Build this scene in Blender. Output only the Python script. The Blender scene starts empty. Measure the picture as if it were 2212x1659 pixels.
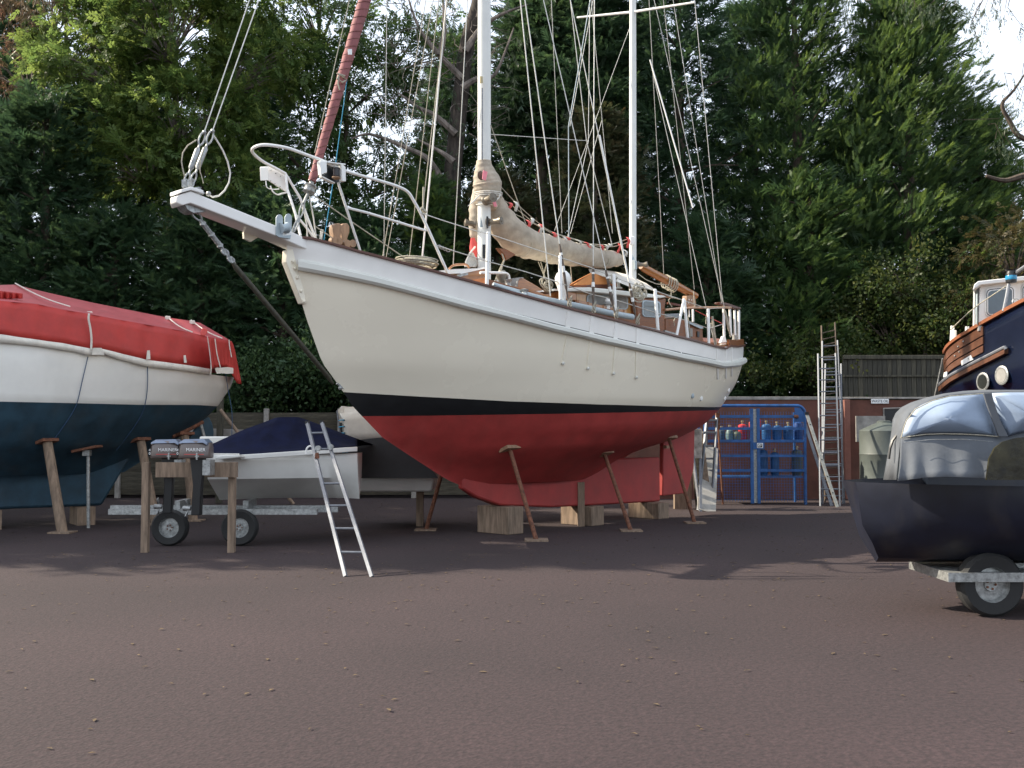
import bpy, math, random
import numpy as np
from mathutils import Vector, Matrix, noise as mnoise
R = math.radians
random.seed(7)
C = bpy.context.scene.collection
SC = bpy.context.scene

# ------------------------------------------------------------------ camera
F = 2240.0; CX = 1106.0; CY = 829.5; EYE = 1.6
PITCH = math.atan((937 - 829.5) / F)
cam_d = bpy.data.cameras.new('camera'); cam = bpy.data.objects.new('camera', cam_d); C.objects.link(cam)
cam_d.sensor_width = 36; cam_d.lens = 36 * F / 2212; cam_d.clip_end = 2000; cam_d.clip_start = 0.05
cam.location = (0, 0, EYE); cam.rotation_euler = (R(90) + PITCH, 0, 0)
SC.camera = cam

# ------------------------------------------------------------------ light
SUN_AZ = 80.0     # degrees to the left of the view direction
SUN_EL = 36.0
world = bpy.data.worlds.new('World'); SC.world = world; world.use_nodes = True
wn = world.node_tree; bg = wn.nodes['Background']
sky = wn.nodes.new('ShaderNodeTexSky'); sky.sky_type = 'NISHITA'; sky.sun_disc = False
sky.sun_elevation = R(SUN_EL); sky.sun_rotation = R(-SUN_AZ)
sky.air_density = 1.0; sky.dust_density = 2.2; sky.ozone_density = 1.0
hz = wn.nodes.new('ShaderNodeMixRGB'); hz.inputs[0].default_value = .55; hz.inputs[2].default_value = (5.6, 6.0, 6.6, 1)
hn = wn.nodes.new('ShaderNodeTexNoise'); hn.inputs['Scale'].default_value = 1.6; hn.inputs['Detail'].default_value = 5
htc = wn.nodes.new('ShaderNodeTexCoord'); hmp = wn.nodes.new('ShaderNodeMapping'); hmp.inputs['Scale'].default_value = (1, 1, 3)
hr = wn.nodes.new('ShaderNodeMapRange'); hr.inputs[1].default_value = .35; hr.inputs[2].default_value = .65; hr.inputs[3].default_value = .5; hr.inputs[4].default_value = .75
wn.links.new(htc.outputs['Generated'], hmp.inputs[0]); wn.links.new(hmp.outputs[0], hn.inputs['Vector']); wn.links.new(hn.outputs['Fac'], hr.inputs[0]); wn.links.new(hr.outputs[0], hz.inputs[0])
wn.links.new(sky.outputs[0], hz.inputs[1]); wn.links.new(hz.outputs[0], bg.inputs[0]); bg.inputs[1].default_value = 0.15
sd = bpy.data.lights.new('sun', 'SUN'); sd.energy = 5.0; sd.angle = R(0.5); sd.color = (1.0, 0.90, 0.74)
sun = bpy.data.objects.new('sun', sd); C.objects.link(sun)
_sv = Vector((-math.sin(R(SUN_AZ)) * math.cos(R(SUN_EL)), math.cos(R(SUN_AZ)) * math.cos(R(SUN_EL)), math.sin(R(SUN_EL))))
sun.rotation_euler = _sv.to_track_quat('Z', 'Y').to_euler(); sun.location = (0, 0, 40)
SC.view_settings.view_transform = 'Standard'; SC.view_settings.look = 'None'
SC.view_settings.gamma = 1; SC.view_settings.use_curve_mapping = False
SC.view_settings.exposure = 0.88

# ------------------------------------------------------------------ helpers
cp, sp = math.cos(PITCH), math.sin(PITCH)
def ray(u, v):
    a = (u - CX) / F; b = (CY - v) / F
    return (a, cp - b * sp, sp + b * cp)
def AT(u, v, Y):
    r = ray(u, v); k = Y / r[1]
    return (r[0] * k, Y, EYE + r[2] * k)
def interp(x, pts):
    if x <= pts[0][0]: return pts[0][1]
    for (a, b), (c, d) in zip(pts, pts[1:]):
        if x <= c: return b + (d - b) * (x - a) / max(c - a, 1e-9)
    return pts[-1][1]
# readings taken from enlargements of the photograph -> photo coordinates
def Z1(x, y): return (x * .3255, y * .3255)
def Z2(x, y): return (x * .3255, 504 + y * .3255)
def Z3(x, y): return (360 + x * .1736, 252 + y * .1736)
def Z4(x, y): return (612 + x * .217, 252 + y * .217)
def Z5(x, y): return (972 + x * .217, 288 + y * .217)
def Z6(x, y): return (1188 + x * .217, 468 + y * .217)
def ZR(x, y): return (720 + x * .3907, y * .3907)
def ZB(x, y): return (273.6 + x * .2929, 828 + y * .2929)
def ZL(x, y): return (x * .2517, 590.4 + y * .2517)
def ZG(x, y): return (1440 + x * .1953, 684 + y * .1953)
def ZN(x, y): return (1728 + x * .2821, 540 + y * .2821)

MATS = {}
def mat(name, col, rough=.5, metal=0, var=.12, scale=6, bump=.0, bscale=60, spec=.5, col2=None, coat=0, trans=0, dirt=0, stretch=None, alpha=None):
    if name in MATS: return MATS[name]
    m = bpy.data.materials.new(name); m.use_nodes = True; MATS[name] = m
    nt = m.node_tree; b = nt.nodes['Principled BSDF']
    tc = nt.nodes.new('ShaderNodeTexCoord'); mp = nt.nodes.new('ShaderNodeMapping')
    nt.links.new(tc.outputs['Object'], mp.inputs[0])
    if stretch: mp.inputs['Scale'].default_value = stretch
    n = nt.nodes.new('ShaderNodeTexNoise'); n.inputs['Scale'].default_value = scale; n.inputs['Detail'].default_value = 6
    n.inputs['Roughness'].default_value = .62
    nt.links.new(mp.outputs[0], n.inputs['Vector'])
    rp = nt.nodes.new('ShaderNodeValToRGB'); rp.color_ramp.elements[0].position = .33; rp.color_ramp.elements[1].position = .67
    c2 = col2 or tuple(c * (1 - 2 * var) for c in col); 
    rp.color_ramp.elements[0].color = (*[max(0, min(1, c)) for c in c2], 1)
    rp.color_ramp.elements[1].color = (*[min(1, c * (1 + var * .5)) for c in col], 1)
    nt.links.new(n.outputs['Fac'], rp.inputs[0])
    out = rp.outputs[0]
    if dirt:
        n2 = nt.nodes.new('ShaderNodeTexNoise'); n2.inputs['Scale'].default_value = scale * .35; n2.inputs['Detail'].default_value = 9
        mp2 = nt.nodes.new('ShaderNodeMapping'); mp2.inputs['Scale'].default_value = (3, 3, .6)
        nt.links.new(tc.outputs['Object'], mp2.inputs[0]); nt.links.new(mp2.outputs[0], n2.inputs['Vector'])
        mr = nt.nodes.new('ShaderNodeMapRange'); mr.inputs[1].default_value = .5; mr.inputs[2].default_value = .8; mr.inputs[4].default_value = dirt
        nt.links.new(n2.outputs['Fac'], mr.inputs[0])
        mx = nt.nodes.new('ShaderNodeMixRGB'); mx.inputs[2].default_value = (.12, .1, .07, 1)
        nt.links.new(mr.outputs[0], mx.inputs[0]); nt.links.new(out, mx.inputs[1]); out = mx.outputs[0]
    nt.links.new(out, b.inputs['Base Color'])
    b.inputs['Metallic'].default_value = metal
    rr = nt.nodes.new('ShaderNodeMapRange'); rr.inputs[3].default_value = max(0, rough - .08); rr.inputs[4].default_value = min(1, rough + .1)
    nt.links.new(n.outputs['Fac'], rr.inputs[0]); nt.links.new(rr.outputs[0], b.inputs['Roughness'])
    b.inputs['Specular IOR Level'].default_value = spec
    if coat: b.inputs['Coat Weight'].default_value = coat; b.inputs['Coat Roughness'].default_value = .12
    if trans: b.inputs['Transmission Weight'].default_value = trans
    if bump:
        nb = nt.nodes.new('ShaderNodeTexNoise'); nb.inputs['Scale'].default_value = bscale; nb.inputs['Detail'].default_value = 5
        nt.links.new(mp.outputs[0], nb.inputs['Vector'])
        bp = nt.nodes.new('ShaderNodeBump'); bp.inputs['Strength'].default_value = bump; bp.inputs['Distance'].default_value = .01
        nt.links.new(nb.outputs['Fac'], bp.inputs['Height']); nt.links.new(bp.outputs[0], b.inputs['Normal'])
    return m

M_cream = mat('cream_paint', (.86, .79, .64), .26, var=.015, scale=.8, bump=.015, bscale=3, dirt=.02)
M_white = mat('white_paint', (.84, .82, .78), .3, var=.03, scale=2, bump=.03, bscale=5, dirt=.05)
M_whitemetal = mat('white_enamel', (.85, .84, .80), .28, var=.03, scale=8)
M_rail = mat('pale_grey_paint', (.68, .68, .62), .33, var=.03, scale=3)
M_red = mat('red_antifouling', (.38, .042, .036), .62, var=.12, scale=3, bump=.06, bscale=30, dirt=.12)
M_black = mat('black_paint', (.012, .013, .014), .4, var=.1)
M_maho = mat('dark_mahogany', (.11, .032, .015), .4, var=.2, scale=12, stretch=(1, 1, 6), coat=.1)
M_varn = mat('varnished_wood', (.36, .14, .035), .3, var=.18, scale=5, stretch=(1, 1, 12), coat=.5)
M_varnd = mat('old_and_shaded_varnish', (.23, .075, .02), .4, var=.2, scale=5, stretch=(1, 1, 12), coat=.15, spec=.3)
M_barewood = mat('bare_wood', (.36, .22, .13), .65, var=.2, scale=9, stretch=(1, 1, .25), bump=.2)
M_teak = mat('teak_deck', (.33, .22, .13), .7, var=.15, scale=9)
M_steel = mat('galvanised_steel', (.42, .43, .42), .45, .6, var=.25, scale=25, bump=.2)
M_wire = mat('rigging_wire', (.62, .61, .56), .35, .35, var=.1, scale=30)
M_rope = mat('old_rope', (.50, .46, .36), .85, var=.2, scale=60, bump=.6, bscale=200)
M_ropew = mat('white_rope', (.72, .70, .64), .8, var=.12, scale=60, bump=.5, bscale=200)
M_ropeb = mat('blue_rope', (.06, .35, .55), .8, var=.15, scale=60)
M_roped = mat('dark_blue_cord', (.04, .09, .18), .8, var=.15, scale=60)
M_cover = mat('tan_canvas', (.47, .405, .32), .85, var=.16, scale=5, bump=1.0, bscale=9, dirt=.12)
M_awn = mat('pale_canvas', (.66, .62, .55), .85, var=.08, scale=4, bump=.25, bscale=14)
M_orange = mat('orange_canvas', (.55, .22, .07), .85, var=.1, scale=5)
M_maroon = mat('maroon_sailcloth', (.27, .095, .095), .75, var=.12, scale=7, bump=.3, bscale=18)
M_ribred = mat('red_ribbon', (.75, .10, .09), .6, var=.1)
M_ribpink = mat('pink_ribbon', (.85, .25, .30), .6, var=.1)
M_glass = mat('smoky_window', (.10, .12, .13), .08, var=.2, scale=2, spec=.8)
M_canvasgrey = mat('grey_window_cover', (.30, .29, .27), .7, var=.15, scale=5, bump=.3)
M_alum = mat('aluminium', (.20, .21, .23), .5, .4, var=.12, scale=20)
M_bluegrey = mat('blue_grey_paint', (.40, .47, .50), .45, var=.08, scale=5)
M_rust = mat('rusty_steel', (.22, .09, .05), .8, .1, var=.3, scale=20, bump=.4)
M_hullw = mat('white_gelcoat', (.78, .77, .72), .2, var=.04, scale=1.5, dirt=.12, bump=.04, bscale=2)
M_blueaf = mat('blue_antifouling', (.022, .062, .095), .7, var=.2, scale=3, dirt=.2, bump=.1, bscale=20)
M_tarp = mat('red_tarpaulin', (.46, .036, .028), .6, var=.10, scale=3, bump=.4, bscale=9)
M_hem = mat('white_webbing', (.72, .68, .60), .75, var=.08, scale=9, bump=.2)
M_navy = mat('navy_paint', (.004, .008, .024), .22, var=.15, scale=2, coat=.15)
M_navycl = mat('navy_canvas', (.006, .009, .032), .9, spec=.12, var=.2, scale=6, bump=.4, bscale=20)
M_greycl = mat('faded_blue_grey_canvas', (.125, .135, .15), .9, spec=.15, var=.1, scale=3, bump=.25, bscale=20, dirt=.2)
M_vinyl = mat('clear_vinyl', (.27, .34, .45), .5, var=.1, scale=3, spec=.6, bump=.1, bscale=4)
M_plank = mat('strake_wood', (.13, .055, .03), .3, var=.2, scale=6, coat=.4)
M_cowl = mat('engine_cowl_grey', (.10, .10, .115), .3, var=.1, scale=4, coat=.3)
M_cowlt = mat('engine_cowl_silver', (.20, .24, .32), .25, .2, var=.1, scale=4)
M_print = mat('white_print', (.85, .85, .83), .5, var=.02)
M_printd = mat('dark_print', (.03, .035, .06), .5, var=.02)
M_terra = mat('terracotta_render', (.15, .060, .042), .9, var=.18, scale=2, bump=.6, bscale=25, dirt=.35)
M_terral = mat('pale_terracotta', (.27, .115, .085), .9, var=.15, scale=2, bump=.6, bscale=25, dirt=.2)
M_conc = mat('concrete', (.33, .31, .28), .9, var=.2, scale=5, bump=.5, dirt=.3)
M_fence = mat('weathered_fence_wood', (.085, .078, .056), .9, var=.3, scale=6, stretch=(4, 4, .5), bump=.5)
M_fenceh = mat('grey_fence_boards', (.10, .09, .065), .9, var=.3, scale=6, stretch=(.5, 4, 4), bump=.5)
M_bluem = mat('blue_painted_steel', (.018, .10, .30), .42, var=.2, scale=6, dirt=.15)
M_bottle = mat('blue_gas_bottle', (.022, .11, .28), .45, var=.2, scale=6, dirt=.2)
M_bottler = mat('red_gas_bottle', (.55, .03, .03), .45, var=.2, scale=6)
M_bottleg = mat('grey_green_bottle', (.16, .25, .24), .5, var=.2, scale=6, dirt=.2)
M_brass = mat('brass', (.45, .36, .2), .4, .7, var=.2)
M_tank = mat('grey_green_plastic', (.09, .105, .095), .5, var=.12, scale=3, dirt=.2)
M_bark = mat('bark', (.10, .075, .055), .95, var=.35, scale=9, stretch=(1, 1, .3), bump=.9, bscale=18)
M_barkp = mat('pale_bark', (.24, .20, .17), .9, var=.35, scale=6, stretch=(1, 1, .3), bump=.7, bscale=14)
M_timber = mat('old_timber', (.28, .20, .14), .85, var=.25, scale=7, stretch=(3, 3, .4), bump=.4, dirt=.2)
M_rubber = mat('rubber', (.02, .02, .02), .8)

class MB:
    def __init__(s): s.v = []; s.f = []
    def add(s, vs, fs):
        n = len(s.v); s.v += [tuple(p) for p in vs]; s.f += [tuple(i + n for i in f) for f in fs]; return s
    def box(s, c, size, rot=None):
        hx, hy, hz = [q / 2 for q in size]; c = Vector(c); vs = []
        for x in (-hx, hx):
            for y in (-hy, hy):
                for z in (-hz, hz):
                    p = Vector((x, y, z)); p = (rot @ p if rot else p) + c; vs.append(p)
        return s.add(vs, [(0, 1, 3, 2), (4, 6, 7, 5), (0, 4, 5, 1), (2, 3, 7, 6), (0, 2, 6, 4), (1, 5, 7, 3)])
    def tube(s, pts, r, n=8, caps=True, sq=1.0):
        pts = [Vector(p) for p in pts]; m = len(pts)
        rs = r if isinstance(r, (list, tuple)) else [r] * m
        T = []
        for i in range(m):
            a = pts[max(i - 1, 0)]; b = pts[min(i + 1, m - 1)]; t = (b - a)
            T.append(t.normalized() if t.length > 1e-9 else Vector((0, 0, 1)))
        up = Vector((0, 0, 1)) if abs(T[0].z) < .9 else Vector((1, 0, 0))
        nrm = (up - T[0] * up.dot(T[0])).normalized(); base = len(s.v)
        for i in range(m):
            nrm = (nrm - T[i] * nrm.dot(T[i]))
            nrm = nrm.normalized() if nrm.length > 1e-6 else T[i].orthogonal().normalized()
            bn = T[i].cross(nrm)
            for k in range(n):
                a = 2 * math.pi * k / n
                s.v.append(tuple(pts[i] + nrm * math.cos(a) * rs[i] + bn * math.sin(a) * rs[i] * sq))
        for i in range(m - 1):
            for k in range(n):
                a = base + i * n + k; b = base + i * n + (k + 1) % n
                s.f.append((a, b, b + n, a + n))
        if caps:
            s.f.append(tuple(base + k for k in range(n))[::-1]); s.f.append(tuple(base + (m - 1) * n + k for k in range(n)))
        return s
    def prism(s, poly, vec):
        n = len(poly); vec = Vector(vec)
        vs = [Vector(p) for p in poly] + [Vector(p) + vec for p in poly]
        return s.add(vs, [tuple(range(n))[::-1], tuple(range(n, 2 * n))] + [(i, (i + 1) % n, n + (i + 1) % n, n + i) for i in range(n)])
    def grid(s, rows, closed=False):
        n = len(rows[0]); base = len(s.v)
        for r_ in rows: s.v += [tuple(p) for p in r_]
        for i in range(len(rows) - 1):
            for k in range(n if closed else n - 1):
                a = base + i * n + k; b = base + i * n + (k + 1) % n
                s.f.append((a, b, b + n, a + n))
        return s
    def sweep(s, pts, w, h, dz=0):
        """rectangular bar along a path; w = width sideways, h = height"""
        pts = [Vector(p) for p in pts]; rows = []
        for i, p in enumerate(pts):
            t = pts[min(i + 1, len(pts) - 1)] - pts[max(i - 1, 0)]; t.z = 0; t.normalize()
            sd_ = Vector((t.y, -t.x, 0)) * w / 2
            zt = Vector((0, 0, h / 2)); q = p + Vector((0, 0, dz))
            rows.append([q - sd_ - zt, q + sd_ - zt, q + sd_ + zt, q - sd_ + zt])
        s.grid(rows, True); n = len(s.v)
        s.f.append((n - 4, n - 3, n - 2, n - 1)); m = n - 4 * len(pts); s.f.append((m + 3, m + 2, m + 1, m))
        return s
    def lathe(s, c, prof, n=20, axis=Vector((0, 0, 1))):
        c = Vector(c); axis = Vector(axis).normalized(); e1 = axis.orthogonal().normalized(); e2 = axis.cross(e1)
        rows = []
        for r_, z in prof:
            rows.append([c + axis * z + (e1 * math.cos(2 * math.pi * k / n) + e2 * math.sin(2 * math.pi * k / n)) * r_ for k in range(n)])
        return s.grid(rows, True)
    def ball(s, c, r, n=12, sc=(1, 1, 1)):
        c = Vector(c); rows = []
        for i in range(n // 2 + 1):
            a = -math.pi / 2 + math.pi * i / (n // 2)
            rows.append([c + Vector((r * sc[0] * math.cos(a) * math.cos(2 * math.pi * k / n), r * sc[1] * math.cos(a) * math.sin(2 * math.pi * k / n), r * sc[2] * math.sin(a))) for k in range(n)])
        return s.grid(rows, True)

WL = {}
def wloc(o):
    return WL.get(o.name, Vector((0, 0, 0))) if o else Vector((0, 0, 0))
def thing(name, label, cat, loc=(0, 0, 0), group=None):
    o = bpy.data.objects.new(name, None); C.objects.link(o); o.location = loc; o.empty_display_size = .2
    WL[o.name] = Vector(loc); o['label'] = label; o['category'] = cat
    if group: o['group'] = group
    return o
def part(name, mb, m, parent=None, label=None, kind=None, bevel=0, smooth=True, cat=None, group=None, angle=38, solid=0):
    me = bpy.data.meshes.new(name)
    if parent is not None: off = wloc(parent)
    else:
        a = np.array(mb.v); off = Vector((float(a[:, 0].mean()), float(a[:, 1].mean()), float(a[:, 2].min())))
    me.from_pydata([tuple(Vector(p) - off) for p in mb.v], [], mb.f); me.update()
    if smooth:
        me.polygons.foreach_set('use_smooth', [True] * len(me.polygons))
        me.set_sharp_from_angle(angle=R(angle))
    me.materials.append(m)
    o = bpy.data.objects.new(name, me); C.objects.link(o)
    if parent is not None: o.parent = parent; WL[o.name] = off
    else: o.location = off; WL[o.name] = off
    if label: o['label'] = label
    if cat: o['category'] = cat
    if group: o['group'] = group
    if kind: o['kind'] = kind
    if bevel:
        b = o.modifiers.new('bevel', 'BEVEL'); b.width = bevel; b.segments = 2; b.limit_method = 'ANGLE'
    if solid:
        b = o.modifiers.new('solid', 'SOLIDIFY'); b.thickness = solid; b.offset = 0
    return o
def children(o): return [c for c in bpy.data.objects if c.parent == o]
def dup(root, loc, rotz=0, label=None, scale=None):
    def cpy(o, par):
        c = o.copy(); C.objects.link(c); WL[c.name] = Vector((0, 0, 0))
        if par: c.parent = par
        for k in list(o.children): cpy(k, c)
        return c
    r_ = cpy(root, None); r_.location = loc; r_.rotation_euler = (0, 0, rotz)
    if scale: r_.scale = scale
    if label: r_['label'] = label
    return r_
def lettering(name, body, size, origin, xdir, ydir, m, parent, extr=.001, width=None):
    cu = bpy.data.curves.new('tmp', 'FONT'); cu.body = body; cu.size = size; cu.extrude = extr; cu.align_x = 'LEFT'
    to = bpy.data.objects.new('tmp', cu); C.objects.link(to); dg = bpy.context.evaluated_depsgraph_get()
    me = bpy.data.meshes.new_from_object(to.evaluated_get(dg)); bpy.data.objects.remove(to)
    a = np.empty(len(me.vertices) * 3); me.vertices.foreach_get('co', a); a = a.reshape(-1, 3)
    if width: a[:, 0] *= width / a[:, 0].max()
    xd = np.array(Vector(xdir).normalized()); yd = np.array(Vector(ydir).normalized()); zd = np.cross(xd, yd)
    b = np.array(Vector(origin) - wloc(parent)) + a[:, :1] * xd + a[:, 1:2] * yd + a[:, 2:3] * zd
    me.vertices.foreach_set('co', b.ravel()); me.update(); me.materials.clear(); me.materials.append(m)
    o = bpy.data.objects.new(name, me); C.objects.link(o); o.parent = parent
    return o

def wheel(nm, c, r_, par):
    w = part(nm, MB().lathe(c, [(r_ * .55, -.07), (r_ * .9, -.085), (r_, -.05), (r_, .05), (r_ * .9, .085), (r_ * .55, .07)], 28, (0, 1, 0)), M_rubber, par)
    part('rim', MB().lathe(c, [(0, -.03), (r_ * .2, -.035), (r_ * .22, -.02), (r_ * .5, -.015), (r_ * .56, -.06), (r_ * .56, .06), (0, .06)], 24, (0, 1, 0)), M_steel, w)
    for k in range(5):
        a = k * 1.2566; part('wheel_nut', MB().ball(Vector(c) + Vector((math.cos(a) * r_ * .14, -.04, math.sin(a) * r_ * .14)), .012, 6), M_rust, w)
class Hull:
    def __init__(h, o, d, BW, SB, SE, xm=.5, mb=[(0, 1)], me=[(0, 1)]):
        h.o = o; n = math.hypot(*d); h.d = (d[0] / n, d[1] / n); h.n = (h.d[1], -h.d[0])
        h.BW = BW; h.SB = SB; h.SE = SE; h.xm = xm; h.mb = mb; h.me = me
    def W(h, s, t, z): return (h.o[0] + h.d[0] * s + h.n[0] * t, h.o[1] + h.d[1] * s + h.n[1] * t, z)
    def hb(h, s, z):
        a = interp(z, h.SB); b = interp(z, h.SE); x = (s - a) / (b - a)
        if x <= 0 or x >= 1: return 0.
        return h.hx(x, z)
    def hx(h, x, z):
        B = interp(z, h.BW)
        if x < h.xm: return B * max(0, math.sin(math.pi / 2 * x / h.xm)) ** interp(z, h.mb)
        return B * max(0, math.cos(math.pi / 2 * (x - h.xm) / (1 - h.xm))) ** interp(z, h.me)
    def PL(h, u, v, t=0):
        r_ = ray(u, v); den = r_[0] * h.n[0] + r_[1] * h.n[1]
        k = (t + h.o[0] * h.n[0] + h.o[1] * h.n[1]) / den
        x, y, z = r_[0] * k, r_[1] * k, EYE + r_[2] * k
        return (x - h.o[0]) * h.d[0] + (y - h.o[1]) * h.d[1], t, z
    def P(h, uv, t=0):
        return h.W(*h.PL(uv[0], uv[1], t))
    def HU(h, u, v, out=0):
        t = .5
        for i in range(60):
            s, _, z = h.PL(u, v, t); t = .7 * t + .3 * (h.hb(s, z) + out)
        return s, t, z
    def band(h, zlo, zhi, nr=8, nc=90, out=0):
        """both sides of the hull between two height functions of s, as one sheet round the ends"""
        mb = MB(); cols = []
        xs = [0.5 - 0.5 * math.cos(math.pi * i / nc) for i in range(nc + 1)]
        for side in (1, -1):
            rows = []
            for j in range(nr + 1):
                q = j / nr; row = []
                for x in xs:
                    s = x * h.SE[-1][1]
                    for it in range(8):
                        z = zlo(s) * (1 - q) + zhi(s) * q
                        a = interp(z, h.SB); b = interp(z, h.SE); s = a + x * (b - a)
                    t = h.hx(x, z) + out * min(1, 8 * x, 8 * (1 - x))
                    row.append(h.W(s, side * t, z))
                rows.append(row if side > 0 else row[::-1])
            cols.append(rows)
        mb.grid([a + b for a, b in zip(*cols)], True)
        return mb

# ------------------------------------------------------------------ ground
def ground_mat():
    m = bpy.data.materials.new('yard_hardstanding'); m.use_nodes = True; nt = m.node_tree; b = nt.nodes['Principled BSDF']
    tc = nt.nodes.new('ShaderNodeTexCoord')
    n1 = nt.nodes.new('ShaderNodeTexNoise'); n1.inputs['Scale'].default_value = .35; n1.inputs['Detail'].default_value = 7
    n2 = nt.nodes.new('ShaderNodeTexNoise'); n2.inputs['Scale'].default_value = 26; n2.inputs['Detail'].default_value = 8
    vo = nt.nodes.new('ShaderNodeTexVoronoi'); vo.inputs['Scale'].default_value = 45
    for n in (n1, n2, vo): nt.links.new(tc.outputs['Object'], n.inputs['Vector'])
    r1 = nt.nodes.new('ShaderNodeValToRGB'); r1.color_ramp.elements[0].color = (.0225, .0125, .0130, 1); r1.color_ramp.elements[1].color = (.036, .0200, .0208, 1)
    r1.color_ramp.elements[0].position = .3; r1.color_ramp.elements[1].position = .7
    nt.links.new(n1.outputs['Fac'], r1.inputs[0])
    r2 = nt.nodes.new('ShaderNodeValToRGB'); r2.color_ramp.elements[0].color = (.55, .55, .55, 1); r2.color_ramp.elements[1].color = (1.35, 1.35, 1.35, 1); r2.color_ramp.elements[0].position = .3; r2.color_ramp.elements[1].position = .7
    nt.links.new(n2.outputs['Fac'], r2.inputs[0])
    mx = nt.nodes.new('ShaderNodeMixRGB'); mx.blend_type = 'MULTIPLY'; mx.inputs[0].default_value = 1
    nt.links.new(r1.outputs[0], mx.inputs[1]); nt.links.new(r2.outputs[0], mx.inputs[2]); nt.links.new(mx.outputs[0], b.inputs['Base Color'])
    b.inputs['Roughness'].default_value = .95
    bp = nt.nodes.new('ShaderNodeBump'); bp.inputs['Strength'].default_value = .35; bp.inputs['Distance'].default_value = .01
    nt.links.new(vo.outputs['Distance'], bp.inputs['Height']); nt.links.new(bp.outputs[0], b.inputs['Normal'])
    return m
g = MB(); g.grid([[(x, y, 0) for x in (-400, -60, -30, 0, 30, 60, 400)] for y in (-300, -20, 0, 15, 30, 60, 600)])
part('ground', g, ground_mat(), kind='structure')
M_litter = mat('leaf_litter', (.04, .034, .018), .95, var=.4, scale=6, bump=.8)
g = MB(); g.grid([[(x, y, .12 + .1 * mnoise.noise(Vector((x * .3, y * .3, 0)))) for x in range(-60, 61, 3)] for y in range(27, 90, 3)])
part('earth_bank', g, M_litter, kind='structure')

# ================================================================== KETCH
LK = 10.95
K = Hull((-2.85, 14.0), (.6816, .7317),
 BW=[(.3, .12), (.8, .25), (1.1, .65), (1.4, 1.12), (1.7, 1.38), (2.16, 1.58), (2.8, 1.7), (3.6, 1.75), (4.2, 1.75)],
 SB=[(.3, 5), (.6, 3.6), (.9, 2.6), (1.27, 1.95), (1.83, 1.25), (2.16, .8), (2.9, .42), (4.14, 0)],
 SE=[(.3, 6.), (1.2, 7.3), (1.35, 8.0), (1.5, 8.9), (1.75, 9.7), (1.9, 9.95), (2.16, 10.27), (2.6, 10.72), (3.0, 10.93), (3.2, LK), (4.2, LK)], xm=.52,
 mb=[(.9, 1.3), (2.16, 1.05), (3.5, .8)], me=[(.9, 1.3), (1.35, .9), (1.5, .8), (1.9, .65), (2.16, .6), (2.7, .55), (3.3, .52)])
_st = sorted([(z, s) for s, t, z in (K.PL(*p, 0) for p in [(619, 534), (640, 612), (661, 686), (696, 784), (720, 816), (742, 847), (760, 876), (783, 900), (826, 945), (886, 985)])])
K.SB = [(.3, 5), (.6, 3.6), (.9, 2.7)] + [q for q in _st if q[0] > 1.0]
STEM0 = _st[-1][1]
def zfit(pts, tail):
    l = []
    for p in pts:
        s, t, z = K.HU(*p); l.append((s, z))
    return l + tail
SHEER = zfit([(664, 517), (773, 545), (872.6, 571), (1002, 606), (1100, 633), (1188, 657), (1231, 669), (1296, 686), (1381, 708), (1459, 728), (1540, 749)], [(8.5, 3.17), (8.75, 3.24), (9.3, 3.27), (10.2, 3.38), (LK, 3.42)])
SHEER[0] = (0, SHEER[0][1])
RUB = zfit([(650, 563), (807, 599), (1000, 651), (1188, 700), (1300, 727), (1375, 744), (1470, 765), (1557, 783)], [(9.3, 3.0), (10.2, 3.13), (LK, 3.17)])
RUB[0] = (0, RUB[0][1])
WLN = zfit([(742, 847), (922, 857.5), (1100, 867), (1300, 874), (1440, 878)], [(8.5, 2.1), (LK, 2.17)])
BTP = zfit([(783, 899), (922, 898), (1200, 894), (1440, 889)], [(8.5, 2.04), (LK, 2.11)])
zsh = lambda s: interp(s, SHEER); zrb = lambda s: interp(s, RUB); zwl = lambda s: interp(s, WLN); zbt = lambda s: interp(s, BTP)
GK = (K.W(5.4, 0, 0)[0], K.W(5.4, 0, 0)[1], 0)
ketch = thing('ketch', 'two-masted cream sailing yacht with red bottom and black boot stripe, propped ashore', 'sailing boat', GK)
pk = lambda n, mb, m, **k: part(n, mb, m, ketch, **k)
pk('bulwark', K.band(lambda s: zrb(s) - .05, zsh, 5, 110), M_white, angle=60)
topside = pk('topside', K.band(zwl, lambda s: zrb(s) - .05, 14, 110), M_cream, angle=60)
pk('boot_stripe', K.band(zbt, zwl, 4, 110), M_black, angle=60)
pk('underwater_hull', K.band(lambda s: .8, zbt, 14, 110), M_red, angle=60)
# full keel with rounded toe
kl = MB(); rows = []
for s in [3.0, 3.3, 3.8, 5, 6.5, 7.6, 8.3]:
    w = .05 + .12 * math.sin(math.pi * min(1, max(0, (s - 2.9) / 5.6))) ; zb = interp(s, [(3.0, .75), (3.3, .6), (3.8, .45), (5, .36), (8.3, .3)])
    rows.append([K.W(s, -w, 1.15), K.W(s, -w, zb), K.W(s, w, zb), K.W(s, w, 1.15)])
kl.grid(rows, True); n = len(kl.v); kl.f.append((n - 4, n - 3, n - 2, n - 1)); kl.f.append((3, 2, 1, 0))
pk('keel', kl, M_red, bevel=.03)
rd = MB(); rd.prism([K.W(8.4, -.05, .4), K.W(9.25, -.05, .42), K.W(9.5, -.05, .9), K.W(9.55, -.05, 1.75), K.W(9.3, -.05, 1.9), K.W(8.45, -.05, 1.5)], Vector((K.n[0], K.n[1], 0)) * .1)
pk('rudder', rd, M_red, bevel=.02)
def path(zf, s0, s1, out=0, n=80, side=1, dz=0):
    res = []
    for i in range(n + 1):
        s = s0 + (s1 - s0) * i / n; z = zf(s); res.append(K.W(s, side * (K.hb(s, z) + out), z + dz))
    return res
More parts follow.
